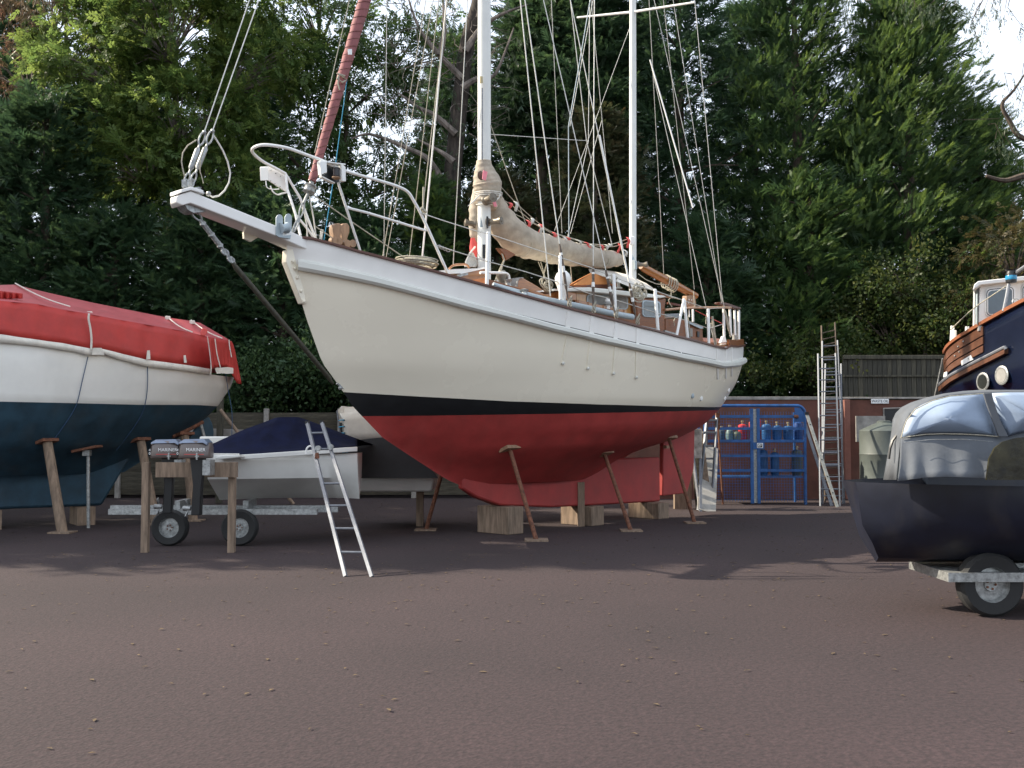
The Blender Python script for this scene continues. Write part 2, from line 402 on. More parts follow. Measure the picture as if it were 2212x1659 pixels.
def loop(zf, out=0, dz=0, n=160):
    res = []
    for side in (1, -1):
        r_ = []
        for i in range(n + 1):
            x = .5 - .5 * math.cos(math.pi * i / n); s = x * LK
            for it in range(6):
                z = zf(s); a = interp(z, K.SB); b = interp(z, K.SE); s = a + x * (b - a)
            r_.append(K.W(s, side * (K.hx(x, z) + out * (1 if 0 < x < 1 else 0)), z + dz))
        res += r_ if side > 0 else r_[::-1][1:-1]
    return res
def ring(pts, w, h):
    mb = MB(); mb.sweep(pts + [pts[0]], w, h); return mb
pk('cap_rail', ring(loop(zsh, -.03, .015), .13, .035), M_maho, bevel=.006)
RUB[0] = (-.2, K.HU(650, 563)[2])
rub = MB()
for side in (1, -1):
    pts = path(zrb, -.14, 10.93, .045, 120, side, -.05)
    rows = []
    for i, p in enumerate(pts):
        s = -.14 + (11.07) * i / 120
        h_ = interp(s, [(0, .15), (1, .12), (3.5, .105), (8, .115), (LK, .12)]) / 2
        t = Vector(pts[min(i + 1, 120)]) - Vector(pts[max(i - 1, 0)]); t.z = 0; t.normalize(); o_ = Vector((t.y, -t.x, 0)) * side
        p = Vector(p); Z = Vector((0, 0, 1))
        rows.append([p - o_ * .06 - Z * h_, p + o_ * .012 - Z * h_ * .95, p + o_ * .045 - Z * h_ * .45, p + o_ * .045 + Z * h_ * .5, p + o_ * .01 + Z * h_, p - o_ * .06 + Z * h_])
    rub.grid(rows, True); m_ = len(rub.v); rub.f.append(tuple(range(m_ - 6, m_)))
    rub.f.append(tuple(range(m_ - 6 * 121, m_ - 6 * 120)))
pk('rubbing_strake', rub, M_rail, angle=30)
# deck
dk = MB(); dr = []
for i in range(61):
    s = .25 + (LK - .35) * i / 60; z = zsh(s) - .28; b = max(.02, K.hb(s, z) - .02)
    dr.append([K.W(s, -b, z), K.W(s, -b * .5, z + .04), K.W(s, 0, z + .06), K.W(s, b * .5, z + .04), K.W(s, b, z)])
dk.grid(dr); pk('deck', dk, M_teak)
# varnished stern fascia above the aft cap
sf = MB(); sf.sweep(path(zsh, 8.75, 10.94, -.02, 60, 1, .075), .05, .12); sf.sweep(path(zsh, 8.75, 10.94, -.02, 60, -1, .075), .05, .12)
pk('stern_coaming', sf, M_varnd, bevel=.006)
qk = MB(); qk.sweep([K.W(s, K.hb(s, 3.2) - .16, z) for s, z in [(7.6, 3.2), (8.2, 3.2), (8.7, 3.26), (9.0, 3.31)]], .22, .05); pk('quarter_plank', qk, M_varn)
# scupper slits
def slit(u0, u1, dv=0):
    mb = MB(); pts = []
    for i in range(15):
        u = u0 + (u1 - u0) * i / 14
        v = interp(u, [(807, 600.5), (960, 641.5), (1188, 699), (1300, 726), (1375, 743), (1470, 763.5), (1557, 782)]) + dv
        s, t, z = K.HU(u, v, .006); pts.append(K.W(s, t, z))
    mb.sweep(pts, .012, .02); pk('scupper_slit', mb, M_black)
for a, b in [(825, 905), (908, 955), (1034, 1112), (1116, 1222), (1232, 1275), (1284, 1326), (1335, 1374), (1382, 1470), (1474, 1546)]: slit(a, b, -1.5)
# straps down the bulwark and topsides
def strap(p0, p1, w, out, m=M_white, bolt=False, nm='chainplate'):
    mb = MB(); rows = []
    for i in range(9):
        q = i / 8; s, t, z = K.HU(p0[0] + (p1[0] - p0[0]) * q, p0[1] + (p1[1] - p0[1]) * q, out)
        a = Vector(K.W(s - w / 2, t, z)); b = Vector(K.W(s + w / 2, t, z)); n_ = Vector((K.n[0], K.n[1], 0))
        rows.append([a - n_ * .03, a, b, b - n_ * .03])
    mb.grid(rows, True); mb.f.append((3, 2, 1, 0)); k = len(mb.v); mb.f.append((k - 4, k - 3, k - 2, k - 1))
    o = pk(nm, mb, m)
    if bolt:
        s, t, z = K.HU(p1[0], p1[1], out + .01)
        part('bolt_head', MB().ball(K.W(s, t, z), .028, 8), M_barewood if nm == 'x' else M_rail, o)
for a, b in [((195, 945), (175, 1100)), ((430, 995), (410, 1160)), ((670, 1055), (650, 1215)), ((880, 1112), (875, 1265))]:
    strap(Z6(*a), Z6(*b), .085, .012)
for a, b in [((1665, 1322), (1672, 1440)), ((1755, 1295), (1752, 1448)), ((1812, 1290), (1814, 1450))]:
    strap(Z6(*a), Z6(*b), .05, .015)
for a, b in [((180, 1185), (130, 1460)), ((410, 1240), (380, 1510)), ((655, 1300), (635, 1560)), ((868, 1345), (862, 1600))]:
    strap(Z6(*a), Z6(*b), .055, .010, M_cream, True)
for a, b in [((1672, 1510), (1675, 1620)), ((1755, 1505), (1755, 1612)), ((1813, 1500), (1812, 1592))]:
    strap(Z6(*a), Z6(*b), .045, .022, M_white, False)
# skin fittings
for p, m_ in [((285, 875), M_bluegrey), ((380, 905), M_whitemetal), ((640, 900), M_whitemetal), ((682, 812), M_whitemetal)]:
    u, v = ZG(*p); s, t, z = K.HU(u, v); n_ = Vector((K.n[0], K.n[1], 0))
    mb = MB(); mb.lathe(K.W(s, t, z), [(0, .02), (.03, .02), (.045, .012), (.05, -.02)], 14, n_); pk('skin_fitting', mb, m_)
# stem strap with bolts
ss = MB(); poly = [Z2(1905, 110), Z2(1955, 100), Z2(2035, 455), Z2(2025, 470), Z2(2008, 465), Z2(1900, 190)]
ss.prism([K.P(p, .055) for p in poly], Vector((K.n[0], K.n[1], 0)) * -.11); stem = pk('stem_strap', ss, M_cream, bevel=.008)
for p in [(1943, 188), (1955, 232), (1973, 295), (1998, 383), (2018, 452)]:
    part('bolt_head', MB().ball(K.P(Z2(*p), .062), .022, 8), M_cream, stem)
pk('strake_end', MB().prism([K.P(p, -.07) for p in [(611, 560), (619, 556), (632, 588), (624, 590), (613, 572)]], nk * .12 if 'nk' in globals() else Vector((K.n[0], K.n[1], 0)) * .1), M_rail, bevel=.006)
# chain plate at the foot of the bobstay
sh = MB(); sh.ball(K.P((735, 838), 0), .03, 8); sh.tube([K.P((728, 828), 0), K.P((745, 842), .0)], .018, 6); pk('bobstay_shackle', sh, M_steel)
# bowsprit
bs = MB(); rows = []
for (tv, bv, w) in [(((380, 424)), (380, 437), .07), ((395, 418), (394, 444), .13), ((412, 412.6), (412, 439), .16), ((592.6, 486), (596, 509), .17), ((662, 514), (664, 539), .17), ((672, 518), (674, 543), .17)]:
    s0, _, z1 = K.PL(tv[0], tv[1], w); s1, _, z0 = K.PL(bv[0], bv[1], w)
    s = (s0 + s1) / 2; rows.append([K.W(s, -w, z0), K.W(s, w, z0), K.W(s, w, z1), K.W(s, -w, z1)])
bs.grid(rows, True); n = len(bs.v); bs.f += [(n - 4, n - 3, n - 2, n - 1), (3, 2, 1, 0)]
pk('bowsprit', bs, M_white, bevel=.012)
ti = MB(); rows = []
for (uu, vv, w) in [(378, 417, .05), (393, 411, .145), (413, 405.5, .185), (440, 413.5, .185)]:
    s, _, z = K.PL(uu, vv, w); rows.append([K.W(s, -w, z - .03), K.W(s, w, z - .03), K.W(s, w, z + .015), K.W(s, -w, z + .015)])
ti.grid(rows, True); n = len(ti.v); ti.f += [(n - 4, n - 3, n - 2, n - 1), (3, 2, 1, 0)]
pk('bowsprit_cap', ti, M_white, bevel=.008)
up_ = MB(); poly = [Z3(215, 1075), Z3(330, 1090), Z3(540, 1165), Z3(420, 1190), Z3(330, 1195), Z3(260, 1150)]
up_.prism([K.P(p, .10) for p in poly], Vector((K.n[0], K.n[1], 0)) * -.2); pk('stay_plate', up_, M_steel)
# bobstay: chain + rod
ch = MB(); a = Vector(K.P(Z3(350, 1200), 0)); b = Vector(K.P(Z2(1560, 210), 0)); N = 9
def link(mb, p, q, w=.035, r_=.011, ax=None):
    p = Vector(p); q = Vector(q); d_ = (q - p); L_ = d_.length / 2; d_.normalize(); c_ = (p + q) / 2
    e = ax if ax else d_.orthogonal().normalized()
    mb.tube([c_ + d_ * math.cos(t_) * L_ + e * math.sin(t_) * w for t_ in [2 * math.pi * i / 12 for i in range(13)]], r_, 6, False)
dv = (b - a)
link(ch, a - dv * .05, a + dv * .14, .045, .014, Vector((K.d[0], K.d[1], .3)))
ch.tube([a + dv * .12, a + dv * .2], [.02, .035], 8); ch.tube([a + dv * .2, a + dv * .62], .033, 8)
for i in range(7): ch.ball(a + dv * (.2 + i * .07), .045 if i % 3 == 0 else .036, 6)
for i in range(5):
    q = .62 + i * .075; link(ch, a + dv * q, a + dv * (q + .1), .04, .014, Vector((K.d[0], K.d[1], .3 if i % 2 else -2)))
pk('bobstay_chain', ch, M_steel)
pk('bobstay_rod', MB().tube([K.P(Z2(1545, 195), 0), K.P(Z2(1565, 225), 0), K.P(Z2(2185, 960), 0), K.P(Z2(2210, 1000), 0)], [.02, .034, .034, .015], 10), mat('olive_rod', (.055, .05, .032), .55, var=.3, scale=20), )
# bow stays with bottle screws and links
def zig(u, v, t): return Vector(K.P((u, v), t))
for k, (a, b, lo, t) in enumerate([((538.7, 0), (441, 286), (398, 402), .06), ((559, 0), (459, 283), (411, 402), -.06)]):
    A = zig(*a, t); B = zig(*b, t); L0 = zig(*lo, t); top = A + (A - B) * .9
    pk('bow_stay', MB().tube([B, top], .0075, 6), M_wire)
    d_ = L0 - B; bsx = MB()
    bsx.ball(B, .03, 8); link(bsx, B, B + d_ * .24, .035, .013); bsx.tube([B + d_ * .22, B + d_ * .30], .015, 8)
    bsx.tube([B + d_ * .29, B + d_ * .33, B + d_ * .66, B + d_ * .7], [.018, .034, .034, .018], 10)
    bsx.tube([B + d_ * .7, B + d_ * .78], .014, 8); link(bsx, B + d_ * .76, B + d_ * .95, .03, .012); link(bsx, B + d_ * .88, B + d_ * 1.03, .03, .012)
    bsx.box(L0 + Vector((0, 0, .03)), (.05, .05, .09)); pk('bottle_screw', bsx, M_steel)
def wirepts(pts, t, r_, nm, m, n=6): return pk(nm, MB().tube([K.P(p, t) for p in pts], r_, n), m)
wirepts([Z3(590, 240), Z3(640, 320), Z3(700, 420), Z3(760, 560), Z3(792, 700), Z3(775, 820), Z3(720, 920), Z3(650, 985), Z3(570, 1000), Z3(530, 975)], -.06, .012, 'whip_line', M_ropew)
wirepts([Z3(370, 290), Z3(260, 360), Z3(200, 450), Z3(185, 560), Z3(200, 650), Z3(228, 760), Z3(235, 800)], .06, .009, 'whip_line', M_rope)
wirepts([Z3(470, 370), Z3(420, 540), Z3(415, 680), Z3(440, 760), Z3(458, 830)], .0, .006, 'lashing_cord', M_rope)
cl = MB(); cl.ball(K.P(Z3(520, 960), .0), .035, 8); cl.tube([K.P(Z3(460, 960), 0), K.P(Z3(400, 890), 0), K.P(Z3(350, 900), 0)], .02, 6); pk('mooring_eye', cl, M_steel)
# anchor roller
ar = MB()
for (x0, x1, t) in [((1365, 1450), 0, .17), ((1475, 1560), 0, .10)]:
    a0, a1 = x0; y0 = 1215 if t > .12 else 1205
    poly = [Z3(a0, 1480), Z3(a0, y0 + 40), Z3(a0 + 20, y0 + 8), Z3((a0 + a1) / 2, y0), Z3(a1 - 20, y0 + 8), Z3(a1, y0 + 40), Z3(a1 - 5, 1500)]
    ar.prism([K.P(p, t + .02) for p in poly], Vector((K.n[0], K.n[1], 0)) * -.02)
poly = [Z3(1360, 1470), Z3(1475, 1480), Z3(1550, 1470), Z3(1540, 1520), Z3(1400, 1500)]
ar.prism([K.P(p, .2) for p in poly], Vector((K.n[0], K.n[1], 0)) * -.02)
rol = pk('anchor_roller_bracket', ar, M_bluegrey, bevel=.004)
rr_ = MB(); c_ = Vector(K.P(Z3(1415, 1390), .2)); c2_ = Vector(K.P(Z3(1480, 1385), .2))
rr_.lathe(c_, [(0, 0), (.075, 0), (.06, .02), (.05, .05), (.06, .09), (.075, .11), (0, .11)], 16, (c2_ - c_)); part('roller', rr_, M_bluegrey, rol)
pk('side_bracket', MB().prism([K.P(p, -.2) for p in [Z3(940, 1440), Z3(960, 1430), Z3(1130, 1500), Z3(1030, 1560), Z3(945, 1520)]], Vector((K.n[0], K.n[1], 0)) * .04), M_cream)
# ---- furled staysail on its stay
fs = MB(); pa = zig(668, 412, 0); pb = zig(788, 0, 0); d_ = pb - pa; pts = []; rs = []
for i in range(60):
    q = .045 + i / 59 * 1.9; pts.append(pa + d_ * q); rs.append((.052 + .040 * min(1, q)) * (1 + .05 * math.sin(i * 2.3)))
sail = pk('furled_staysail', MB().tube(pts, rs, 14), M_maroon)
for i in range(24):
    q = .06 + i * .040; p = pa + d_ * q; r_ = (.052 + .040 * min(1, q)) * 1.04; dn = d_.normalized(); e1 = dn.orthogonal().normalized(); e2 = dn.cross(e1)
    tl = Vector(( .0, 0, 1)) * .25
    mb = MB(); mb.tube([p + (e1 * math.cos(a_) + e2 * math.sin(a_)) * r_ + dn * .05 * math.cos(a_) for a_ in [2 * math.pi * k / 14 for k in range(15)]], .0035, 5, False)
    part('lashing_seam', mb, M_maho, sail)
mb = MB(); mb.tube([pa, pa + d_ * .05], [.03, .035], 12); mb.lathe(pa + d_ * .0 - d_ * .01, [(0, 0), (.075, 0), (.085, .01), (.085, .04), (.07, .05), (.075, .09), (.085, .1), (.06, .12), (0, .12)], 18, d_)
pk('furling_drum', mb, M_steel)
lo = zig(647, 470, 0); lo2 = zig(633, 500, 0)
mb = MB(); mb.tube([pa, zig(655, 440, 0)], .022, 8); link(mb, zig(656, 438, 0), lo, .03, .012); mb.tube([lo, lo2], .012, 6); link(mb, lo, zig(632, 503, 0), .025, .01); pk('stay_link', mb, M_steel)
mb = MB(); p = zig(735, 165, .09)
mb.tube([zig(728, 158, .1), zig(740, 166, .1), zig(748, 172, .06), zig(740, 178, .1), zig(728, 170, .1), zig(733, 160, .1), zig(745, 164, .1)], .012, 6); mb.tube([zig(732, 165, .1), zig(730, 180, .1), zig(734, 194, .1)], .01, 6)
pk('sail_tie', mb, M_rope)
mb = MB(); mb.prism([zig(751, 106, .12), zig(760, 106, .12), zig(760, 118, .12), zig(752, 118, .12)], Vector((K.n[0], K.n[1], 0)) * .004); pk('sail_tag', mb, M_print)
# ---- pulpit
def sm(pts, n=5):
    """Catmull-Rom"""
    P_ = [Vector(p) for p in pts]; out = []
    for i in range(len(P_) - 1):
        p0 = P_[max(i - 1, 0)]; p1 = P_[i]; p2 = P_[i + 1]; p3 = P_[min(i + 2, len(P_) - 1)]
        for k in range(n):
            t = k / n; out.append(.5 * ((2 * p1) + (p2 - p0) * t + (2 * p0 - 5 * p1 + 4 * p2 - p3) * t * t + (3 * p1 - p0 - 3 * p2 + p3) * t ** 3))
    return out + [P_[-1]]
pr = [K.P(Z3(1480, 712), -.45), K.P(Z3(1350, 640), -.42), K.P(Z3(1200, 560), -.33), K.P(Z3(1090, 470), -.16), K.P(Z3(1065, 410), -.04), K.P(Z3(1120, 368), .1), K.P(Z3(1250, 352), .22), K.P(Z3(1500, 390), .36), K.P(Z3(1700, 460), .44), K.P(Z3(1940, 548), .5),
      K.P(Z4(620, 540), .56), K.P(Z4(1000, 650), .66), K.P(Z4(1150, 700), .7), K.P(Z4(1240, 750), .72), K.P(Z4(1300, 840), .73), K.P(Z4(1400, 1030), .75), K.P(Z4(1650, 1585), .83)]
pk('pulpit_rail', MB().tube(sm(pr, 6), .021, 10), M_whitemetal)
for nm, pts, t in [('pulpit_leg', [Z4(545, 655), Z4(770, 1350)], (.5, .36)), ('pulpit_crossbar', [Z4(630, 905), Z4(830, 955), Z4(1420, 1135)], (.44, .75)),
                   ('pulpit_leg', [Z3(1480, 712), Z3(1500, 900), Z3(1600, 1200), Z3(1665, 1480)], (-.45, -.15)), ('pulpit_leg', [Z3(1480, 712), Z3(1660, 1010), Z3(1855, 1525)], (-.45, -.4)),
                   ('pulpit_crossbar', [Z3(1600, 1215), Z3(1740, 1380), Z3(1840, 1520)], (-.38, -.35)), ('pulpit_leg', [Z4(190, 900), Z4(330, 1225)], (-.5, -.45))]:
    k = len(pts) - 1; pk(nm, MB().tube([K.P(p, t[0] + (t[1] - t[0]) * i / k) for i, p in enumerate(pts)], .018, 8), M_whitemetal)
# port lamp box
nb = MB(); nk = Vector((K.n[0], K.n[1], 0))
nb.prism([K.P(Z4(*p), .47) for p in [(430, 445), (585, 470), (590, 650), (520, 655), (385, 590), (435, 560)]], nk * -.02); box_ = pk('lamp_screen', nb, M_black)
mb = MB(); mb.prism([K.P(Z4(*p), .62) for p in [(365, 440), (432, 443), (437, 555), (378, 578)]], nk * -.07); mb.prism([K.P(Z4(*p), .62) for p in [(582, 470), (622, 500), (625, 645), (586, 640)]], nk * -.07); mb.prism([K.P(Z4(*p), .52) for p in [(378, 578), (390, 590), (520, 655), (515, 667), (385, 605)]], nk * -.06)
part('screen_frame', mb, M_whitemetal, box_, bevel=.006)
mb = MB(); mb.prism([K.P(Z4(*p), .60) for p in [(372, 436), (620, 468), (620, 480), (372, 446)]], nk * -.06); part('screen_frame', mb, M_whitemetal, box_)
cc = Vector(K.P(Z4(525, 605), .55)); mb = MB(); mb.lathe(cc, [(0, 0), (.05, 0), (.055, .01), (.045, .02), (.045, .115), (.055, .125), (0, .135)], 16); part('lantern', mb, mat('dark_lens', (.02, .012, .012), .15, var=.05), box_)
mb = MB(); mb.lathe(cc, [(0, -.03), (.03, -.028), (.058, -.008), (.058, .004), (0, .004)], 16); part('lantern_base', mb, M_barewood, box_)
# starboard lamp box seen from behind
nb = MB(); nb.prism([K.P(Z3(*p), -.5) for p in [(1265, 620), (1300, 608), (1478, 712), (1500, 940), (1270, 790)]], nk * -.025); bx2 = pk('lamp_screen', nb, M_white)
mb = MB(); mb.prism([K.P(Z3(*p), -.5) for p in [(1262, 622), (1275, 618), (1280, 790), (1268, 795)]], nk * -.1 - Vector((K.d[0], K.d[1], 0)) * .07); part('screen_frame', mb, M_whitemetal, bx2, bevel=.01)
mb = MB(); mb.tube(sm([K.P(Z3(*p), -.5) for p in [(1235, 800), (1250, 880), (1320, 905), (1400, 900)]], 4), .008, 6); mb.tube(sm([K.P(Z3(*p), -.48) for p in [(1290, 860), (1320, 930), (1380, 970), (1440, 955), (1500, 945)]], 4), .011, 6); part('lamp_wire', mb, M_whitemetal, bx2)
for p in [(1300, 668), (1358, 705), (1295, 798), (1348, 833), (1415, 740), (1412, 870)]: part('screw_head', MB().ball(K.P(Z3(*p), -.495), .008, 6), M_steel, bx2)
# ---- windlass bitts
bitts = []
for (x0, x1, dx, t) in [(495, 590, 0, .12), (575, 665, 0, -.12)]:
    poly = [(x0 + 20, 1310), (x0 + 10, 1190), (x0, 1120), (x0 + 5, 1080), (x0 + 30, 1062), (x1 - 25, 1060), (x1 - 3, 1090), (x1 - 5, 1150), (x1 - 25, 1210), (x1 - 30, 1315)]
    bitt = pk('mooring_bitt', MB().prism([K.P(Z4(*p), t) for p in poly], nk * -.1), M_barewood, bevel=.012)
for p in [(478, 1240), (520, 1245), (600, 1270), (655, 1270)]:
    part('windlass_drum', MB().lathe(K.P(Z4(*p), .12), [(0, 0), (.05, 0), (.045, .03), (.045, .06), (.055, .09), (0, .09)], 12, nk), M_barewood, bitt)
# bow deck cover plate
pk('bow_plate', MB().prism([K.P(Z4(*p), .12) for p in [(225, 1205), (480, 1260), (740, 1340), (740, 1352), (480, 1275), (240, 1225)]], nk * -.3), M_steel)
# ---- masts
def mast(nm, uc, vb, vt, w, m, up, t=0):
    a = Vector(K.P((uc, vb), t)); b = Vector(K.P((uc, vt), t)); b = a + (b - a) * up
    return pk(nm, MB().tube([a, a + (b - a) * .5, b], [w / 2, w / 2, w / 2 * .8], 24, sq=.85), m), a, b
M_mast = mat('mast_paint', (.74, .75, .71), .35, var=.04, scale=3, dirt=.06)
mm, ma, mb_ = mast('main_mast', 1046, 640, 0, .215, M_mast, 1.75)
mz, za, zb = mast('mizzen_mast', 1367, 640, 0, .135, M_mast, 1.45)
tr = MB(); p0 = Vector(K.P((1041.5, 345), .11)); p1 = Vector(K.P((1041.5, 190), .11)); tr.sweep([p0, p1], .02, .01) if False else tr.tube([p0, p1], .012, 6); part('sail_track', tr, M_alum, mm)
for i in range(9):
    part('track_screw', MB().ball(K.P((1041.5, 200 + i * 16), .125), .009, 6), M_steel, mm)
part('mast_plate', MB().prism([K.P(p, .112) for p in [(1036, 165), (1042, 165), (1042, 180), (1036, 180)]], nk * .01), M_brass, mm)
part('warning_decal', MB().prism([K.P(Z5(*p), .1) for p in [(300, 820), (325, 935), (295, 938)]], nk * .012), M_bluegrey, mm)
# spreader of the mizzen
sprd = MB(); c_ = Vector(K.P((1367, 26), 0)); a = c_ + (Vector(K.P((1247, 38), 0)) - c_); 
sa = Vector(AT(1247, 38, c_.y + .85)); sb = Vector(AT(1501, 5, c_.y - 1.0))
sprd.tube([sa, c_], [.02, .028], 8); sprd.tube([c_, sb], [.028, .02], 8); pk('spreader', sprd, M_whitemetal)
# ---- standing and running rigging
def up2(p0, p1, t0, t1, ext): # p0 low, p1 at the top edge of the picture
    A = Vector(K.P(p0, t0)); B = Vector(K.P(p1, t1)); return [A, B, B + (B - A) * ext]
def rig(p0, p1, t0=0, t1=0, r_=.006, ext=.0, nm='rigging_wire', m=None, seg=None):
    pts = up2(p0, p1, t0, t1, ext) if ext else [K.P(p0, t0), K.P(p1, t1)]
    return pk(nm, MB().tube(pts, r_, 6), m or M_wire)
EXT = .75
rig((680, 330), (755, 0), 0.12, .05, .006, EXT, 'halyard', M_rope)
rig((699, 523), (720, 390), -.15, -.13, .006, 0, 'halyard', M_ropeb); rig((720, 390), (749, 176), -.13, -.08, .006, 0, 'halyard', M_ropeb); rig((749, 176), (775, 0), -.08, -.03, .006, EXT, 'halyard', M_ropeb)
for (a, b, t0, t1, r_, m_) in [
    ((829, 558), (836, 0), -1.0, -.5, .005, M_wire), ((826, 556), (920, 0), -1.05, -.5, .006, M_rope), ((834, 557), (936, 0), -1.05, -.5, .006, M_rope),
    ((884, 558), (948, 0), -1.15, -.5, .006, M_rope), ((913, 450), (966, 0), -.9, -.5, .0075, M_rope), ((911, 569), (962, 30), -1.3, -.6, .014, M_whitemetal), ((979, 571), (1010, 0), -1.4, -.7, .0075, M_wire)]:
    rig(a, b, t0, t1, r_, EXT, 'shroud', m_)
rig((1060, 290), (1267, 304), .0, .0, .005, 0, 'triatic_line')
rig((1138, 490), (1060, 270), .3, .1, .007, 0, 'halyard', M_rope)
def bez(p, nm, m, r_, t0, t1):
    k = len(p) - 1; return pk(nm, MB().tube([K.P(q, t0 + (t1 - t0) * i / k) for i, q in enumerate(p)], r_, 6), m)
# port shrouds (wire) landing on the chainplates
PS = [((1189, 640), (1124, 0), 1.44, .7, .009), ((1228, 655), (1134, 0), 1.5, .75, .009), ((1281, 672), (1284, 0), 1.62, .8, .006), ((1331, 684), (1174, 0), 1.68, .8, .008), ((1375, 702), (1238, 0), 1.68, .85, .008)]
for a, b, t0, t1, r_ in PS[:1]: rig(a, b, t0, t1, r_, EXT, 'shroud')
def shroud(low, mid, top, t0, t1, r_):
    # lower part runs through a turnbuckle wrapped in leather and white tape
    A = Vector(K.P(low, t0)); M = Vector(K.P(mid, t0 * .97)); T = Vector(K.P(top, t1))
    s_ = pk('shroud', MB().tube([M, T, T + (T - M) * EXT], r_, 6), M_wire)
    mb = MB(); mb.tube([A + (M - A) * .0, A + (M - A) * .25], .014, 8); mb.tube([A + (M - A) * .25, A + (M - A) * .32, A + (M - A) * .9, M], [.012, .023, .022, .010], 10)
    tb = pk('turnbuckle', mb, mat('weathered_leather', (.16, .125, .10), .8, var=.25, scale=20))
    mb = MB(); q = A + (M - A) * .55; mb.tube([q, q + (M - A) * .1], .026, 10); mb.tube([A + (M - A) * .82, A + (M - A) * .86], .024, 10); part('white_tape', mb, M_whitemetal, tb)
    mb = MB()
    for i in range(5): link(mb, A + Vector((.02 * (i % 2), 0, -.02 + .03 * i)), A + Vector((.01 * i, 0, .05 + .03 * i)), .032, .008, Vector((K.d[0], K.d[1], .4 * (i - 2))))
    part('lanyard_lashing', mb, M_rope, tb)
shroud(Z6(190, 900), Z6(95, 270), (1134, 0), 1.5, .75, .009)
shroud(Z6(430, 960), Z6(430, 490), (1284, 0), 1.6, .8, .007)
shroud(Z6(655, 1010), Z6(555, 530), (1174, 0), 1.68, .8, .008)
shroud(Z6(868, 1075), Z6(790, 660), (1232, 0), 1.68, .85, .008)
rig(Z6(790, 660), (1295, 292), 1.6, 1.2, .016, 0, 'shroud_tube', M_whitemetal)
rig(Z6(620, 290), (1267, 304), .2, .1, .007, 0, 'topping_lift', M_wire); rig((1267, 304), (1232, 0), .1, .0, .007, EXT, 'topping_lift', M_wire)
for a, b, t0, t1, r_, m_ in [((1214, 504), (1191, 0), -.8, -.4, .005, M_wire), ((1229, 514), (1228, 273), .1, .1, .008, M_bluegrey), ((1226, 514), (1271, 305), .1, .1, .005, M_wire)]:
    rig(a, b, t0, t1, r_, 0, 'halyard', m_)
rig((1228, 273), (1275, 0), .1, .05, .008, EXT, 'halyard', M_bluegrey); rig((1231, 273), (1281, 0), .1, .05, .005, EXT, 'halyard', M_wire)
rig((1323, 504), (1277, 0), -.4, -.2, .0055, EXT, 'halyard'); rig((1271, 305), (1274, 0), .1, .0, .0055, EXT, 'halyard')
rig(Z5(1040, 970), (1361, 58), -.9, -.1, .004, 0, 'shroud', M_wire); rig(Z5(1200, 1000), (1300, 260), -.6, -.3, .004, 0, 'halyard')
# mizzen rigging to the quarter
for a, b, t0, t1, r_ in [((1434, 594), (1402, 0), -1.2, -.5, .006), ((1500, 625), (1433, 0), -1.2, -.6, .006), ((1561, 652), (1413, 0), .95, .4, .006), ((1559, 655), (1454, 0), .9, .5, .005), ((1559, 633), (1501, 4), .95, .9, .006)]:
    rig(a, b, t0, t1, r_, EXT * .6, 'mizzen_shroud')
rig(Z6(1640, 1280), (1404, 129), .98, .1, .0055, 0, 'mizzen_shroud'); rig((1497, 449), (1404, 129), .75, .1, .014, 0, 'shroud_tube', M_whitemetal)
for a, b in [((1660, 1285), (1600, 1060)), ((1650, 1290), (1615, 990)), ((1800, 1200), (1740, 930))]:
    A = Vector(K.P(Z6(*a), .95)); B = Vector(K.P(Z6(*b), .93)); pk('turnbuckle', MB().tube([A, A + (B - A) * .2, A + (B - A) * .3, B], [.014, .016, .028, .02], 8), M_rope)
rig(Z6(1740, 930), (1559, 633), .93, .93, .007, 0, 'mizzen_shroud')
# ---- main boom cover, wraps of canvas
def canvas(nm, pts, rad, n=22, sq=.8, amp=.02, sc=3.5, m=M_cover, t=0, dens=9):
    P_ = [Vector(K.P(p, (t if not isinstance(t, list) else t[i]))) for i, p in enumerate(pts)]; PP = sm(P_, dens)
    rr = [interp(i / dens, list(enumerate(rad))) for i in range(len(PP))]
    mb = MB(); mb.tube(PP, rr, n, True, sq); vs = []
    for i, v_ in enumerate(mb.v):
        ri, k = divmod(i, n)
        if ri >= len(PP): ri = len(PP) - 1
        c_ = PP[ri]; d_ = Vector(v_) - c_; q = mnoise.noise(Vector(v_) * sc) + .5 * mnoise.noise(Vector((v_[0] * sc * 1.2, v_[1] * 1.2 * sc, v_[2] * sc * 5)))
        q += .3 * math.sin(ri * 1.15 + 2.4 * mnoise.noise(Vector(v_) * 2.2)) * (1 if d_.z < 0 else .3)
        vs.append(tuple(c_ + d_ * (1 + amp / max(d_.length, .05) * q)))
    mb.v = vs
    return pk(nm, mb, m, angle=80)
boomc = canvas('boom_cover', [Z5(420, 560), Z5(455, 700), Z5(520, 860), Z5(600, 990), Z5(730, 1080), Z5(900, 1135), Z5(1100, 1180), Z5(1300, 1215), Z5(1500, 1245), Z5(1650, 1260), Z5(1705, 1265)],
       [.10, .16, .235, .27, .265, .25, .235, .215, .185, .14, .10], t=[-.05, 0, 0, 0, 0, 0, 0, 0, 0, 0, 0], amp=.026)
canvas('mast_wrap', [Z5(338, 272), Z5(340, 330), Z5(355, 420), Z5(372, 500), Z5(378, 590), Z5(372, 650), Z5(350, 720)], [.122, .135, .195, .235, .21, .21, .19], t=0, amp=.012, sc=4, sq=.9)
canvas('mast_wrap', [Z5(285, 560), Z5(268, 700), Z5(250, 850), Z5(245, 1000), Z5(250, 1100)], [.10, .12, .11, .08, .03], t=-.3, amp=.02, sc=4)
mb = MB()
